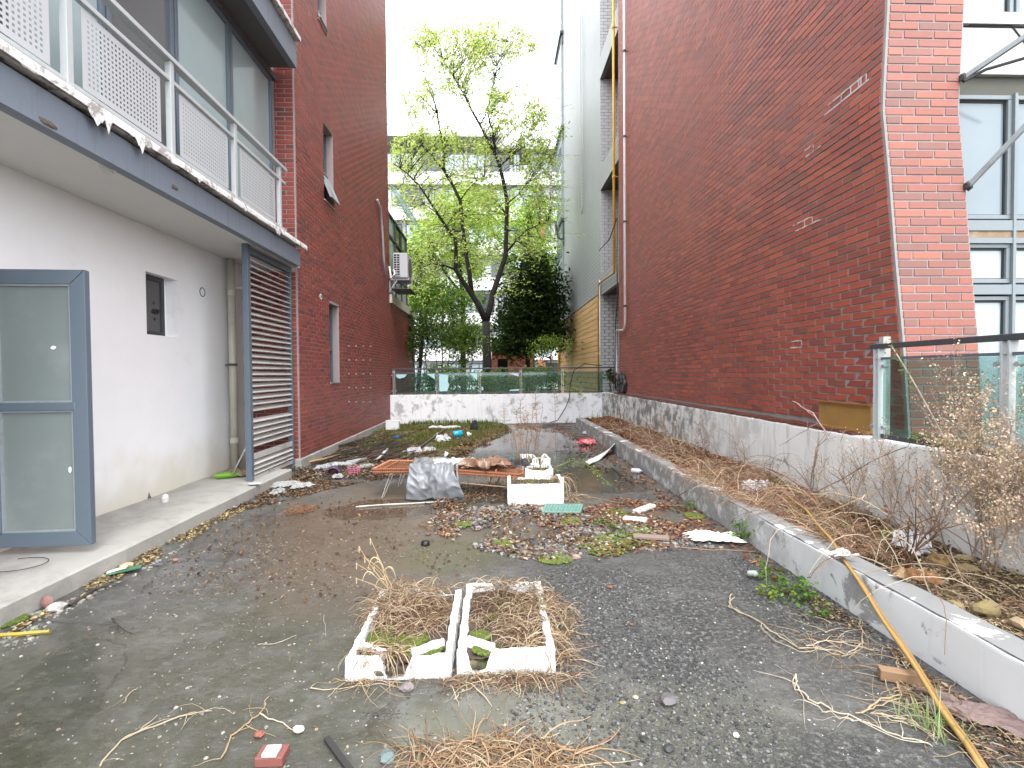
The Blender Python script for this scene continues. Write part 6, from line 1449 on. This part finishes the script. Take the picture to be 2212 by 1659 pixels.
for (pp, r, c, fk, lab) in (([(215, 1659), (260, 1600), (330, 1570), (400, 1545), (455, 1535)], .0035, pale, 8, 'long forked pale root lying on the mossy near left concrete'),
                    ([(270, 1595), (300, 1580), (340, 1545)], .0025, pale, 0, 'short pale root above the long forked root'), ([(480, 1640), (500, 1590), (540, 1560), (563, 1540), (580, 1505)], .0035, (.40, .29, .17), 6, 'knotty brown root with a seed head near the bottom'),
                    ([(560, 1541), (600, 1560), (640, 1580)], .0032, (.55, .47, .36), 0, 'straight pale stem ending at the white bulb'), ([(265, 1520), (280, 1500), (298, 1484)], .002, pale, 1, 'tiny pale twig on the wet concrete'), ([(560, 1392), (600, 1390), (640, 1372)], .002, (.5, .44, .34), 0, 'thin straw on the mossy concrete left of the trays'),
                    ([(700, 1330), (704, 1375)], .0015, (.5, .44, .34), 0, 'upright straw left of the left tray'), ([(668, 1485), (700, 1490), (745, 1486), (800, 1478)], .0025, (.5, .42, .3), 2, 'curved straw left of the near tray front'), ([(980, 1513), (1000, 1495), (1030, 1478)], .002, (.5, .42, .3), 0, 'straight straw in front of the near right tray')):
    f = MB(); line(f, pp, .006, r, c, fork=fk); single(f, 'root', M['dry'], lab, 'root')
f = MB(); q = at(645, 1583); f.rock(q+Vector((0, 0, .014)), .022, .016, .014, (.66, .62, .56), 2, 0, .2, 2); single(f, 'white_bulb', M['v'], 'pale bulb at the end of a straight stem', 'bulb')
f = MB(); a, b = at(705, 1600), at(748, 1659); f.bar(a+Vector((0, 0, .01)), b+(b-a)*.3+Vector((0, 0, .012)), .022, .012, (.03, .028, .028)); single(f, 'wood_strip', M['v'], 'thin dark slat at the bottom edge', 'slat')
q = at(590, 1640); f = MB(); f.box(q.x-.05, q.x+.05, q.y-.04, q.y+.03, 0, .035, (.22, .075, .06)); f.box(q.x-.025, q.x+.03, q.y-.042, q.y+.01, .0355, .05, (.5, .5, .48)); single(f, 'broken_brick', M['v'], 'broken red brick with cement at the bottom edge', 'brick', bevel=.004)
lathe_thing('rubber_disc', 919, 1178, [(0, .035), (.032, .035), (.036, .03), (.036, 0)], (.012, .012, .013), 'round black cap on the wet concrete left of the gravel', 'cap')
# right of the middle
for (x0, y0, x1, y1, wd, c, lab) in ((1347, 1124, 1397, 1130, .09, (.66, .66, .62), 'white foam strip, nearer of the two right of the green grate'), (1373, 1110, 1410, 1097, .08, (.62, .62, .58), 'pale foam strip, farther of the two right of the green grate')):
    f = MB(); f.bar(at(x0, y0)+Vector((0, 0, .02)), at(x1, y1)+Vector((0, 0, .025)), wd, .035, c); single(f, 'foam_strip', M['v'], lab, 'foam strip', bevel=.008)
f = MB(); f.bar(at(1368, 1165)+Vector((0, 0, .03)), at(1445, 1170)+Vector((0, 0, .03)), .085, .022, (.24, .18, .15)); single(f, 'wood_plank', M['v'], 'short weathered wood plank lying right of the gravel', 'plank', bevel=.003)
crumple('white_sheet', at(1545, 1168)+Vector((0, 0, .015)), .42, .2, -.25, .035, (.78, .78, .79), 'white crumpled foam sheet lying by the planter kerb', 'foam sheet', 21, 'v', 30, jag=.4)
f = MB()
def board(u, v):
    a = at(1268, 1003); b = at(1330, 975); p = a.lerp(b, u); return p+Vector((0, (v-.5)*.3, .02+.28*max(0, u-.35)**1.1*(1.2-v)+.02*noise.noise(Vector((u*5, v*5, 3)))))
f.grid(board, 16, 10, (.60, .61, .58)); single(f, 'bent_board', M['v'], 'bent white board propped against the far planter kerb', 'board', solid=.01)
f = MB(); q = at(1378, 1022); f.lathe(q+Vector((-.09, .02, .035)), [(0, 0), (.032, 0), (.035, .01), (.035, .11), (.014, .15), (.013, .175), (0, .175)], 14, (.5, .55, .6), (.9, -.42, 0), cols=[(.4, .42, .46)]*3+[(.55, .6, .68)]+[(.15, .18, .4)]*3); single(f, 'drink_bottle', M['vg'], 'clear drink bottle lying at the foot of the planter kerb', 'bottle', smooth=True)
crumple('red_bag', at(1268, 960)+Vector((0, 0, .01)), .34, .26, .2, .07, (.58, .06, .10), 'crumpled red plastic bag left of the far planter kerb', 'plastic bag', 23, col2=(.7, .3, .32))
crumple('white_packet', at(1267, 938)+Vector((0, 0, .01)), .16, .14, .2, .05, (.62, .55, .6), 'small white and pink packet behind the red bag', 'packet', 24)
crumple('white_bag', at(1218, 912)+Vector((0, 0, .01)), .34, .16, .2, .06, (.66, .66, .66), 'white scrap by the far end of the planter', 'plastic bag', 25)
f = MB(); q = at(1222, 925)
for i in range(12): f.tube([q+Vector((-.14+i*.025, 0, .02)), q+Vector((-.15+i*.027, -.08, .03))], .006, 4, (.6, .6, .55))
f.bar(q+Vector((-.16, .03, .03)), q+Vector((.16, .03, .03)), .06, .035, (.05, .05, .05)); single(f, 'scrub_brush', M['v'], 'black scrubbing brush with white bristles near the far wall', 'brush')
f = MB(); q = at(1195, 918); f.box(q.x-.25, q.x+.1, q.y-.05, q.y+.12, .01, .05, (.10, .12, .14)); single(f, 'grey_scrap', M['v'], 'grey blue flat scrap left of the scrubbing brush', 'scrap')
# black stump in the grass
f = MB(); f.rock(at(1025, 930)+Vector((0, 0, .1)), .1, .08, .14, (.025, .022, .03), 7, 0, .5, 2); single(f, 'black_stump', M['vr'], 'black stump in the far grass', 'stump')
# green grate
GT = mk('green_grate', at(1215, 1108), 'green plastic grate lying at the foot of the front foam box', 'grate'); f = MB(); a, b, c, d = at(1172, 1113), at(1252, 1114), at(1180, 1096), at(1258, 1097)
for i in range(13): f.bar(a.lerp(b, i/12)+Vector((0, 0, .03)), c.lerp(d, i/12)+Vector((0, 0, .03)), .012 if i % 12 else .02, .014, (.13, .27, .23))
for i in range(6): f.bar(a.lerp(c, i/5)+Vector((0, 0, .034)), b.lerp(d, i/5)+Vector((0, 0, .034)), .014 if i % 5 else .022, .012, (.16, .31, .26))
f.build('grid', M['v'], GT); settle(GT)
crumple('dry_debris', at(1250, 1122), .1, .1, 0, .01, (.2, .12, .08), 'brown husk below the green grate', 'husk', 2, 'vr', 10)
# right near
f = MB(); f.bar(at(1898, 1466)+Vector((0, 0, .03)), at(2000, 1484)+Vector((0, 0, .03)), .05, .05, (.26, .16, .09)); single(f, 'wood_block', M['v'], 'brown wooden block beside the leaning cane', 'wood block', bevel=.004)
crumple('red_slab', at(2105, 1545)+Vector((0, 0, .008)), .34, .16, -.75, .02, (.17, .115, .105), 'dull reddish grey slab lying along the near planter kerb', 'slab', 26, 'v', 20)
CN = mk('leaning_cane', (1.74, 1.77, 0), 'long golden cane leaning over the planter kerb toward the near corner', 'cane')
for dx, r_, c in ((0, .0115, (.33, .20, .06)), (.016, .0085, (.27, .15, .045))):
    f = MB(); pts = [Vector((1.70+dx, 1.66, .012)), Vector((1.80+dx, 1.95, .06)), Vector((1.95+dx, 2.42, .16)), Vector((2.08+dx*.5, 2.86, .27)), Vector((2.2+dx*.3, 3.2, .32)), Vector((2.36, 3.7, .36)), Vector((2.5, 4.2, .36))]
    o = []
    for a, b in zip(pts, pts[1:]):
        for i in range(6): o.append(a.lerp(b, i/6)+Vector((.004*math.sin(len(o)*.9), 0, 0)))
    o.append(pts[-1]); f.tube(o, [r_*(1.15 if i % 5 == 0 else .92)*(1-.3*i/len(o)) for i in range(len(o))], 8, c); f.build('cane', M['v'], CN, smooth=True)
settle(CN)
crumple('tie_rag', Vector((2.10, 2.92, .30)), .10, .07, .3, .03, (.56, .52, .52), 'pale rag tied round the leaning cane on the kerb', 'rag', 27, 'v', 18)
VN = [([(1545+34, 1284), (1575, 1312), (1635, 1340), (1675, 1370), (1725, 1400), (1775, 1400), (1825, 1415), (1868, 1390), (1860, 1340), (1845, 1318)], .004, pale, 10, 'pale vine winding over the asphalt toward the kerb'),
      ([(1717, 1460), (1722, 1485), (1750, 1512), (1800, 1535), (1870, 1560), (1940, 1590), (2010, 1608)], .004, (.56, .48, .38), 8, 'long whitish vine curving under the cane'),
      ([(1860, 1540), (1900, 1520), (1940, 1500), (1945, 1470), (1935, 1430), (1940, 1400)], .004, (.46, .35, .22), 8, 'tan vine looping round the wooden block'),
      ([(1890, 1540), (1950, 1555), (2000, 1575), (2020, 1600)], .0035, (.50, .42, .3), 6, 'short tan vine beneath the cane foot'),
      ([(1740, 1395), (1800, 1385), (1850, 1398), (1900, 1405)], .003, (.55, .45, .33), 8, 'thin straw vine crossing toward the kerb foot'),
      ([(1290, 1140), (1380, 1170), (1480, 1185), (1600, 1190), (1700, 1200), (1760, 1210)], .003, (.42, .24, .13), 3, 'long reddish vine running past the white foam sheet'),
      ([(1260, 1070), (1330, 1085), (1400, 1090), (1500, 1095), (1600, 1100)], .003, (.4, .28, .2), 3, 'thin brown vine across the yard in front of the shallow water'),
      ([(1180, 1180), (1230, 1140), (1290, 1120), (1330, 1105)], .004, (.28, .14, .10), 4, 'red brown bramble stem over the gravel heap'),
      ([(1320, 1010), (1345, 1030), (1370, 1048)], .005, (.04, .03, .028), 3, 'black twig lying in the shallow water'),
      ([(1950, 1430), (1965, 1480), (1975, 1530), (2000, 1560)], .003, (.5, .40, .26), 6, 'tan root tuft hanging beside the kerb')]
for (pp, r, c, fk, lab) in VN:
    f = MB(); line(f, pp, .008, r, c, fork=fk, jit=.006)
    if r >= .0035 and c[0] > .4: line(f, [(x+rnd.uniform(-8, 8), y+rnd.uniform(2, 10)) for x, y in pp], .012, r*.6, c, fork=5, jit=.008)
    single(f, 'vine', M['dry'], lab, 'vine')
f = MB(); strawpatch(f, 1.83, 1.95, .14, .3, 130, .2, 0, rnd, straw, .0018, .05, .5, 1., .002); strawpatch(f, 1.78, 2.5, .2, .25, 60, .2, 0, rnd, straw, .0016, .05, .5, 1., .002)
tag(f.build('dry_grass', M['dry']), 'sparse dry straw at the foot of the near planter kerb', 'dry grass', kind='stuff')
f = MB(); q = at(2000, 1570); blades(f, q.x+.03, q.y, 60, .09, (.05, .05), 0, [(.18, .26, .12), (.26, .34, .18)], rnd, .003, 1.2); single(f, 'green_tuft', M['leaf'], 'thin green grass tuft beside the foot of the cane', 'grass tuft')

# green weeds at the kerb foot
def leafy(x, y, n, h, sp, cols, lab, sz=.035, z=0, base=None, ylw=0):
    q = base or at(x, y, z); T = mk('green_weed', q, lab, 'weed', 'green weeds'); rr = random.Random(int(x+y)); f = MB(); lc = []
    for _ in range(n):
        e = q+Vector((rr.gauss(0, sp), rr.gauss(0, sp), h*rr.uniform(.3, 1.2))); f.tube(bez(q, (q+e)/2+Vector((0, 0, .02)), e, 3), .0018, 3, (.10, .10, .04), cap=False)
        for _i in range(6): lc.append((e.x+rr.gauss(0, .02), e.y+rr.gauss(0, .02), e.z+rr.gauss(0, .014)))
    f.build('stem', M['dry'], T); leaves('leaf', lc, NR.uniform(sz*.6, sz*1.3, len(lc)), palette(len(lc), cols), M['leaf'], T, up=.8, asp=.6, kind='stuff'); settle(T)
gw = [(.06, .13, .02), (.09, .18, .03), (.04, .09, .02), (.13, .22, .04)]
for (x, y, n, h, sp, lab) in ((1600, 1172, 14, .14, .05, 'green weed beside the white foam sheet'), (1640, 1178, 9, .1, .05, 'green weed right of the white foam sheet at the kerb'), (1655, 1250, 10, .1, .05, 'dark green weed at the kerb above the small bottle'), (1700, 1285, 16, .1, .07, 'widest green weed at the foot of the kerb'), (1735, 1300, 10, .12, .04, 'green weed nearest the camera at the kerb foot'),
                        (1660, 1290, 8, .05, .04, 'bright yellow green weed left of the widest weed'), (1770, 1330, 6, .05, .04, 'low sprig at the foot of the kerb'), (1330, 1150, 7, .07, .05, 'small green weed on the moss of the gravel heap'), (1290, 1135, 6, .06, .04, 'tiny green weed beside the red brown bramble'), (1480, 1105, 7, .08, .05, 'green sprig on the wet yard before the kerb'),
                        (1385+100, 1045, 8, .14, .05, 'yellow green sprig at the far kerb foot')):
    leafy(x, y, n, h, sp, gw if 'yellow' not in lab else [(.25, .32, .03), (.16, .25, .03)], lab)
f = MB(); q = at(1618, 1248); f.lathe(q+Vector((0, .0, .03)), [(0, 0), (.018, 0), (.02, .004), (.02, .06), (.012, .07), (0, .07)], 12, (.6, .62, .6), (.3, -.8, .3), cols=[(.1, .3, .25), (.6, .62, .6), (.6, .62, .6), (.35, .4, .36), (.3, .35, .3), (.3, .35, .3)]); single(f, 'small_bottle', M['vg'], 'small grey bottle with white cap at the kerb foot', 'bottle', smooth=True)

# ------------------------------------------------------------------ planter growth
def pz(x, y): return soil_z(min(max(x, 2.26), 3.01), y)
rr = random.Random(51)
def plitter(name, y0, y1, n, size, cols, label, x0=2.26, x1=3.0, seed=1, lift=.03, asp=.5):
    r2 = random.Random(seed); cen = []
    for _ in range(n):
        y = y0+(y1-y0)*r2.random(); x = r2.uniform(x0, x1); cen.append((x, y, pz(x, y)+.008+r2.random()*lift))
    o = leaves(name, cen, NR.uniform(size*.5, size*1.4, len(cen)), palette(len(cen), cols, .3), M['dry'], None, up=1., asp=asp, kind='stuff'); tag(o, label, 'leaf litter')
plitter('planter_litter', 5.6, 12.6, 15000, .06, [(.20, .085, .04), (.15, .06, .03), (.28, .14, .07), (.10, .05, .03), (.34, .2, .11)], 'red brown dead leaves filling the far planter', seed=1, lift=.07)
plitter('planter_litter', 3.2, 6.2, 7500, .04, [(.24, .13, .065), (.33, .20, .10), (.13, .075, .04), (.44, .31, .17)], 'mixed brown litter in the middle of the planter', seed=2, lift=.05)
plitter('planter_litter', 1.2, 3.8, 7000, .026, [(.24, .16, .08), (.14, .09, .045), (.36, .27, .14), (.07, .045, .028), (.5, .42, .28)], 'fine brown litter in the near planter', seed=3, lift=.02)
f = MB()
for (x, y, rx, ry, n, ln) in ((2.5, 4.2, .3, .5, 650, .34), (2.6, 5.4, .35, .7, 750, .34), (2.45, 3.4, .22, .4, 380, .28), (2.6, 7.5, .3, .9, 650, .36), (2.75, 9, .25, .9, 420, .3), (2.5, 10.5, .2, .9, 260, .3), (2.15, 5, .08, .9, 160, .3), (2.35, 6.4, .1, 1.2, 160, .25), (2.3, 4.6, .08, .7, 160, .25)):
    strawpatch(f, x, y, rx, ry, n, ln, lambda a, b: (pz(a, b) if a > 2.26 else .24)+.03, rr, [(.40, .29, .19), (.50, .39, .27), (.30, .19, .12), (.34, .17, .10), (.2, .12, .08)], .0024, .2, 1.1, .9, lambda a, b: (pz(a, b) if 2.26 < a < 3.0 else (.27 if a > 2.07 else .0)))
tag(f.build('dry_grass', M['dry']), 'matted golden brown dry grass over the middle planter', 'dry grass', kind='stuff')
f = MB()
for (x, y, rx, ry, n) in ((2.42, 2.3, .15, .5, 520), (2.7, 2.6, .25, .5, 420), (2.5, 1.7, .2, .3, 240)):
    strawpatch(f, x, y, rx, ry, n, .13, lambda a, b: pz(a, b)+.008, rr, straw, .0016, .05, .4, 1., lambda a, b: (pz(a, b) if 2.26 < a < 3.0 else .1))
tag(f.build('dry_grass', M['dry']), 'short pale straw over the near planter soil', 'dry grass', kind='stuff')
f = MB()
for i in range(230):
    y = rr.uniform(2.3, 11); x = rr.uniform(2.25, 2.95); a = rr.choice((rr.uniform(2.4, 3.9), rr.uniform(0, 6.3))); c = rr.choice([(.50, .40, .29), (.36, .25, .17), (.22, .11, .09), (.30, .17, .12), (.55, .46, .35)])
    strand(f, (x, y, pz(x, y)+.02), (math.cos(a)*.8, math.sin(a), rr.uniform(.5, 1.6)), rr.uniform(.35, .95), rr.uniform(.0025, .0045), vc(c, .15, rr), rr, .85, 9, lambda a_, b_: (pz(a_, b_)+.03 if 2.26 < a_ < 3.0 else (.28 if a_ > 2.07 else .01)), 4, .3)
tag(f.build('tangled_stems', M['dry']), 'tangle of pale and reddish dead stems sprawling over the planter and its kerb', 'dead stems', kind='stuff')
arcs = [([(1485, 1025, 0, 2.45), (1560, 1000, 0, 2.5), (1640, 1005, 0, 2.6), (1700, 1030, 0, 2.65), (1760, 1075, 0, 2.7)], .006, (.20, .07, .07), 'dark red arching bramble over the middle planter'),
        ([(1340, 1020, 0, 2.1), (1420, 1000, 0, 2.3), (1500, 1003, 0, 2.4), (1600, 1040, 0, 2.45), (1680, 1095, 0, 2.4)], .005, (.30, .15, .13), 'red bramble arching from the kerb'),
        ([(1712, 867, 0, 3.0), (1755, 892, 0, 2.95), (1780, 930, 0, 2.9), (1792, 955, 0, 2.9)], .007, (.42, .32, .3), 'pale cane leaning on the parapet left of the ochre board'),
        ([(1685, 963, 0, 2.85), (1730, 935, 0, 2.95), (1770, 910, 0, 3.0)], .006, (.46, .40, .37), 'grey cane crossing the leaning pale cane'),
        ([(1560, 1130, 0, 2.2), (1640, 1120, 0, 2.35), (1720, 1085, 0, 2.5), (1790, 1050, 0, 2.7), (1880, 1000, 0, 2.85), (1960, 965, 0, 2.95)], .005, (.17, .11, .09), 'long thorny stem slanting up the white parapet'),
        ([(1745, 1070, 0, 2.35), (1800, 1065, 0, 2.35), (1860, 1080, 0, 2.3), (1900, 1100, 0, 2.3)], .005, (.55, .45, .33), 'pale curved stem over the middle planter'),
        ([(1690, 1075, 0, 2.45), (1740, 1130, 0, 2.4), (1800, 1180, 0, 2.3), (1840, 1250, 0, 2.15)], .006, (.45, .29, .12), 'golden stem beside the leaning cane'),
        ([(1600, 1140, 0, 2.15), (1680, 1130, 0, 2.3), (1780, 1110, 0, 2.4), (1900, 1060, 0, 2.7)], .004, (.52, .38, .2), 'straw coloured stem across the planter'),
        ([(1880, 1200, 0, 2.5), (1960, 1160, 0, 2.6), (2080, 1130, 0, 2.75), (2212, 1120, 0, 2.8)], .004, (.22, .15, .12), 'thin dark stem arching over the near planter'),
        ([(1500, 1050, 0, 2.1), (1460, 1075, 0, 2.05), (1400, 1090, 0, 1.8)], .005, (.25, .12, .1), 'bramble trailing over the kerb onto the yard')]
for (pp, r, c, lab) in arcs:
    f = MB(); out = line(f, pp, r=r, col=c, jit=.006, rr=rr)
    for p in out[::1]:
        if rr.random() < .7: e = p+Vector((rr.uniform(-.06, .06), rr.uniform(-.06, .06), rr.uniform(-.03, .09))); f.tube([p, e], r*.35, 3, c, cap=False)
    single(f, 'bramble_stem', M['dry'], lab, 'bramble')
def branchy(mb, p, d, ln, r, depth, rr, tips, col):
    n = 4; pts = [Vector(p)]; d = Vector(d).normalized()
    for i in range(n):
        d = (d+Vector((rr.uniform(-.2, .2), rr.uniform(-.2, .2), rr.uniform(-.12, .16)))).normalized(); q = pts[-1]+d*ln/n; q.x = min(q.x, 3.005) if q.z < .9 else q.x; pts.append(q)
    mb.tube(pts, [r*(1-.4*i/n) for i in range(n+1)], 4, vc(col, .2, rr), cap=False)
    if depth == 0: tips.append(pts[-1]); tips.append(pts[-2]); return
    for i in range(1, n+1):
        for _ in range(2 if i > 1 else 1):
            if rr.random() < .8: branchy(mb, pts[i], d+Vector((rr.uniform(-1, 1), rr.uniform(-1, 1), rr.uniform(-.3, .8))), ln*rr.uniform(.35, .6), r*.5, depth-1, rr, tips, col)
def dry_shrub(x, y, h, n, lab, seed, depth=2, r=.006, col=(.36, .27, .21), seedcol=((.46, .34, .25), (.60, .48, .36), (.52, .36, .27)), lean=(0, 0), nsd=2, zb=None, sz=.012):
    rr = random.Random(seed); b = Vector((x, y, pz(x, y) if zb is None else zb)); T = mk('dry_shrub', b, lab, 'dry shrub', 'dead shrubs along the parapet'); f = MB(); tips = []
    for _ in range(n): branchy(f, b+Vector((rr.gauss(0, .04), rr.gauss(0, .05), 0)), (lean[0]+rr.uniform(-.25, .2), lean[1]+rr.uniform(-.3, .3), 1), h*rr.uniform(.6, 1), r*rr.uniform(.7, 1.2), depth, rr, tips, col)
    f.build('stem', M['dry'], T)
    cen = [(t.x+rr.gauss(0, .014), t.y+rr.gauss(0, .014), t.z+rr.gauss(0, .014)) for t in tips for _ in range(nsd)]
    if cen: leaves('seed_head', cen, NR.uniform(sz*.6, sz*1.4, len(cen)), palette(len(cen), seedcol), M['dry'], T, up=0, asp=.7, kind='stuff')
    settle(T)
dry_shrub(2.85, 2.75, .75, 7, 'tallest dead shrub at the right edge, against the glass railing', 1, 3, r=.005)
dry_shrub(2.72, 2.35, .6, 5, 'dead twiggy shrub in front of the near parapet', 2, 3, r=.004)
dry_shrub(2.9, 3.2, .7, 5, 'dead shrub with pink brown seed heads before the railing', 3, 2, seedcol=((.50, .27, .19), (.56, .36, .26)))
dry_shrub(2.8, 3.75, .45, 4, 'low dead shrub under the railing post', 4, 2)
dry_shrub(2.95, 2.95, .85, 4, 'pale dead shrub leaning on the top rail', 5, 3, r=.004, sz=.016)
dry_shrub(2.9, 4.5, .5, 3, 'thin dead shrub before the ochre board', 6, 1, seedcol=((.45, .3, .2), (.3, .2, .12)))
dry_shrub(2.88, 5.6, .5, 3, 'thin bare stems against the middle parapet', 7, 1)
dry_shrub(2.92, 6.8, .6, 3, 'bare stems farther along the parapet', 8, 1)
dry_shrub(2.9, 8.4, .6, 3, 'bare stems against the far parapet', 9, 1)
dry_shrub(2.5, 2.9, .4, 4, 'brown dead weed in the near planter soil', 10, 1, col=(.16, .09, .06), seedcol=((.2, .1, .06), (.28, .17, .1)), sz=.02)
dry_shrub(2.92, 2.5, .8, 5, 'greyish dead shrub between the tallest one and the right picture edge', 15, 3, r=.004)
dry_shrub(2.93, 3.5, .62, 5, 'dead shrub spreading over the parapet top below the railing', 16, 2, r=.004)
dry_shrub(2.92, 3.95, .42, 3, 'fine dead shrub beside the foot of the railing post', 17, 1, r=.003)
dry_shrub(2.8, 1.95, .6, 5, 'dark dead stems at the right picture edge', 11, 2, col=(.13, .08, .06))
for i, (x, y, z, lab) in enumerate(((2.6, 3.6, 0, 'small green weed in the planter behind the leaning cane'), (2.7, 3.3, 0, 'green weed in the planter near the white bag'), (2.5, 3.9, 0, 'green sprout in the middle planter'), (2.75, 10.5, 0, 'green sprout among the far red leaves'), (3.08, 3.4, .87, 'green weed growing on the parapet under the railing'), (3.0, 3.15, .87, 'light green weed on the parapet at the right edge'), (2.85, 4.95, 0, 'green vine leaves against the parapet'))):
    q = Vector((x, y, pz(x, y) if not z else z)); leafy(100+i*7, i, 7, .08, .05, gw, lab, .035, base=q)
crumple('white_bag', Vector((2.70, 3.12, pz(2.7, 3.12)+.02)), .17, .17, .2, .10, (.62, .62, .63), 'crumpled white plastic bag in the planter below the dead shrubs', 'plastic bag', 41)
crumple('white_bag', Vector((2.62, 4.9, pz(2.62, 4.9)+.02)), .26, .18, .2, .08, (.60, .60, .62), 'crumpled white bag in the middle planter', 'plastic bag', 42)
crumple('white_scrap', Vector((2.52, 3.85, pz(2.52, 3.85)+.02)), .12, .08, .2, .04, (.66, .66, .66), 'small white scrap on the golden dry grass', 'paper', 43)
crumple('orange_husk', Vector((2.30, 2.62, .275)), .20, .11, -.5, .035, (.20, .095, .04), 'torn orange brown husk lying on the kerb edge', 'husk', 44, 'vr', col2=(.36, .25, .14), jag=.5)
# bramble on the railing
f = MB(); a = W(1926, 748, 2.99); b = W(2048, 962, 2.97); pts = bez(a, (a+b)/2+Vector((0, 0, .04)), b, 12); f.tube(pts, .005, 5, (.46, .38, .33), cap=False); lc = []
for p in pts: e = p+Vector((rr.uniform(-.03, .0), rr.uniform(-.04, .04), rr.uniform(0, .03))); f.tube([p, e], .002, 3, (.46, .38, .33), cap=False)
for p in pts[:6]:
    for _ in range(9): lc.append((p.x+rr.gauss(-.01, .015), p.y+rr.gauss(0, .025), p.z+rr.gauss(0, .025)))
T = mk('climbing_bramble', b, 'leafy bramble climbing from the parapet over the right glass railing', 'bramble'); f.build('stem', M['dry'], T); leaves('leaf', lc, .03, palette(len(lc), [(.10, .15, .06), (.16, .22, .09)]), M['leaf'], T, kind='stuff'); settle(T)
# ochre board on the coping
OB = mk('ochre_board', (3.12, 4.4, .89), 'ochre painted board with a lipped edge standing on the tile coping', 'board')
y0, y1 = 4.02, 4.68
f = MB(); f.box(3.115, 3.135, y0, y1, .892, 1.12); f.build('face', M['wood_ochre'], OB)
f = MB(); f.box(3.095, 3.135, y0-.003, y1+.003, 1.121, 1.135); f.build('upper_lip', simple('rust brown edge', (.26, .09, .02), .6, 10), OB)
f = MB(); f.box(3.09, 3.114, y0-.003, y1+.003, .893, .912); f.build('lower_lip', M['wood_ochre'], OB); settle(OB)
# black sack and cable bundle at the wall end
f = MB(); f.rock((3.17, 12.3, 1.12), .09, .34, .28, (.02, .02, .022), 4, 0, .5, 3); single(f, 'black_sack', M['vg'], 'black plastic sack at the far end of the red flank', 'sack')
f = MB()
for k in range(6): f.lathe((3.08, 12.45, 1.18), [(.22+k*.012, -.01), (.23+k*.012, 0), (.22+k*.012, .01)], 20, (.02, .02, .02), (1, .25*math.sin(k), .1*k))
single(f, 'cable_coil', M['v'], 'coil of black cable hanging beside the black sack', 'cable')
b_ = Vector((3.2, 13.6, .85)); crown_tree('ivy_clump', b_, 'dark ivy clump at the right end of the far glass fence', 'ivy', [((3.2, 13.75, 1.25), (.12, .12, .4), 16)], .07, [(.04, .08, .02), (.07, .13, .03)], [([b_, Vector((3.2, 13.7, 1.5))], .012)], 22, .09, seed=77)
f = MB(); pts = [P(1300, 790, 13.9), P(1262, 786, 13.85), P(1240, 800, 13.85), P(1232, 830, 13.85), P(1230, 860, 13.85), P(1222, 880, 13.85), P(1205, 902, 13.8), P(1180, 912, 13.6)]; pts[-1].z = .02; pts[-2].z = .1
o = []
for a, b, in zip(pts, pts[1:]):
    for i in range(4): o.append(a.lerp(b, i/4))
o.append(pts[-1]); f.tube(o, .013, 6, (.02, .02, .02)); single(f, 'hanging_hose', M['v'], 'black hose arching over the far glass fence down to the yard', 'hose', smooth=True)
f = MB(); out = [P(1240, 842, 13.8), P(1252, 850, 13.8), P(1262, 862, 13.8)]; lc = [(p.x+rr.gauss(0, .05), 13.8+rr.gauss(0, .03), p.z+rr.gauss(0, .05)) for p in out for _ in range(14)]; f.tube(out, .006, 4, (.1, .14, .05)); T = mk('ivy_sprig', out[0], 'small ivy sprig hanging on the far white wall', 'ivy'); f.build('stem', M['dry'], T); leaves('leaf', lc, .07, palette(len(lc), [(.12, .2, .07), (.2, .3, .12)]), M['leaf'], T, kind='stuff'); settle(T)
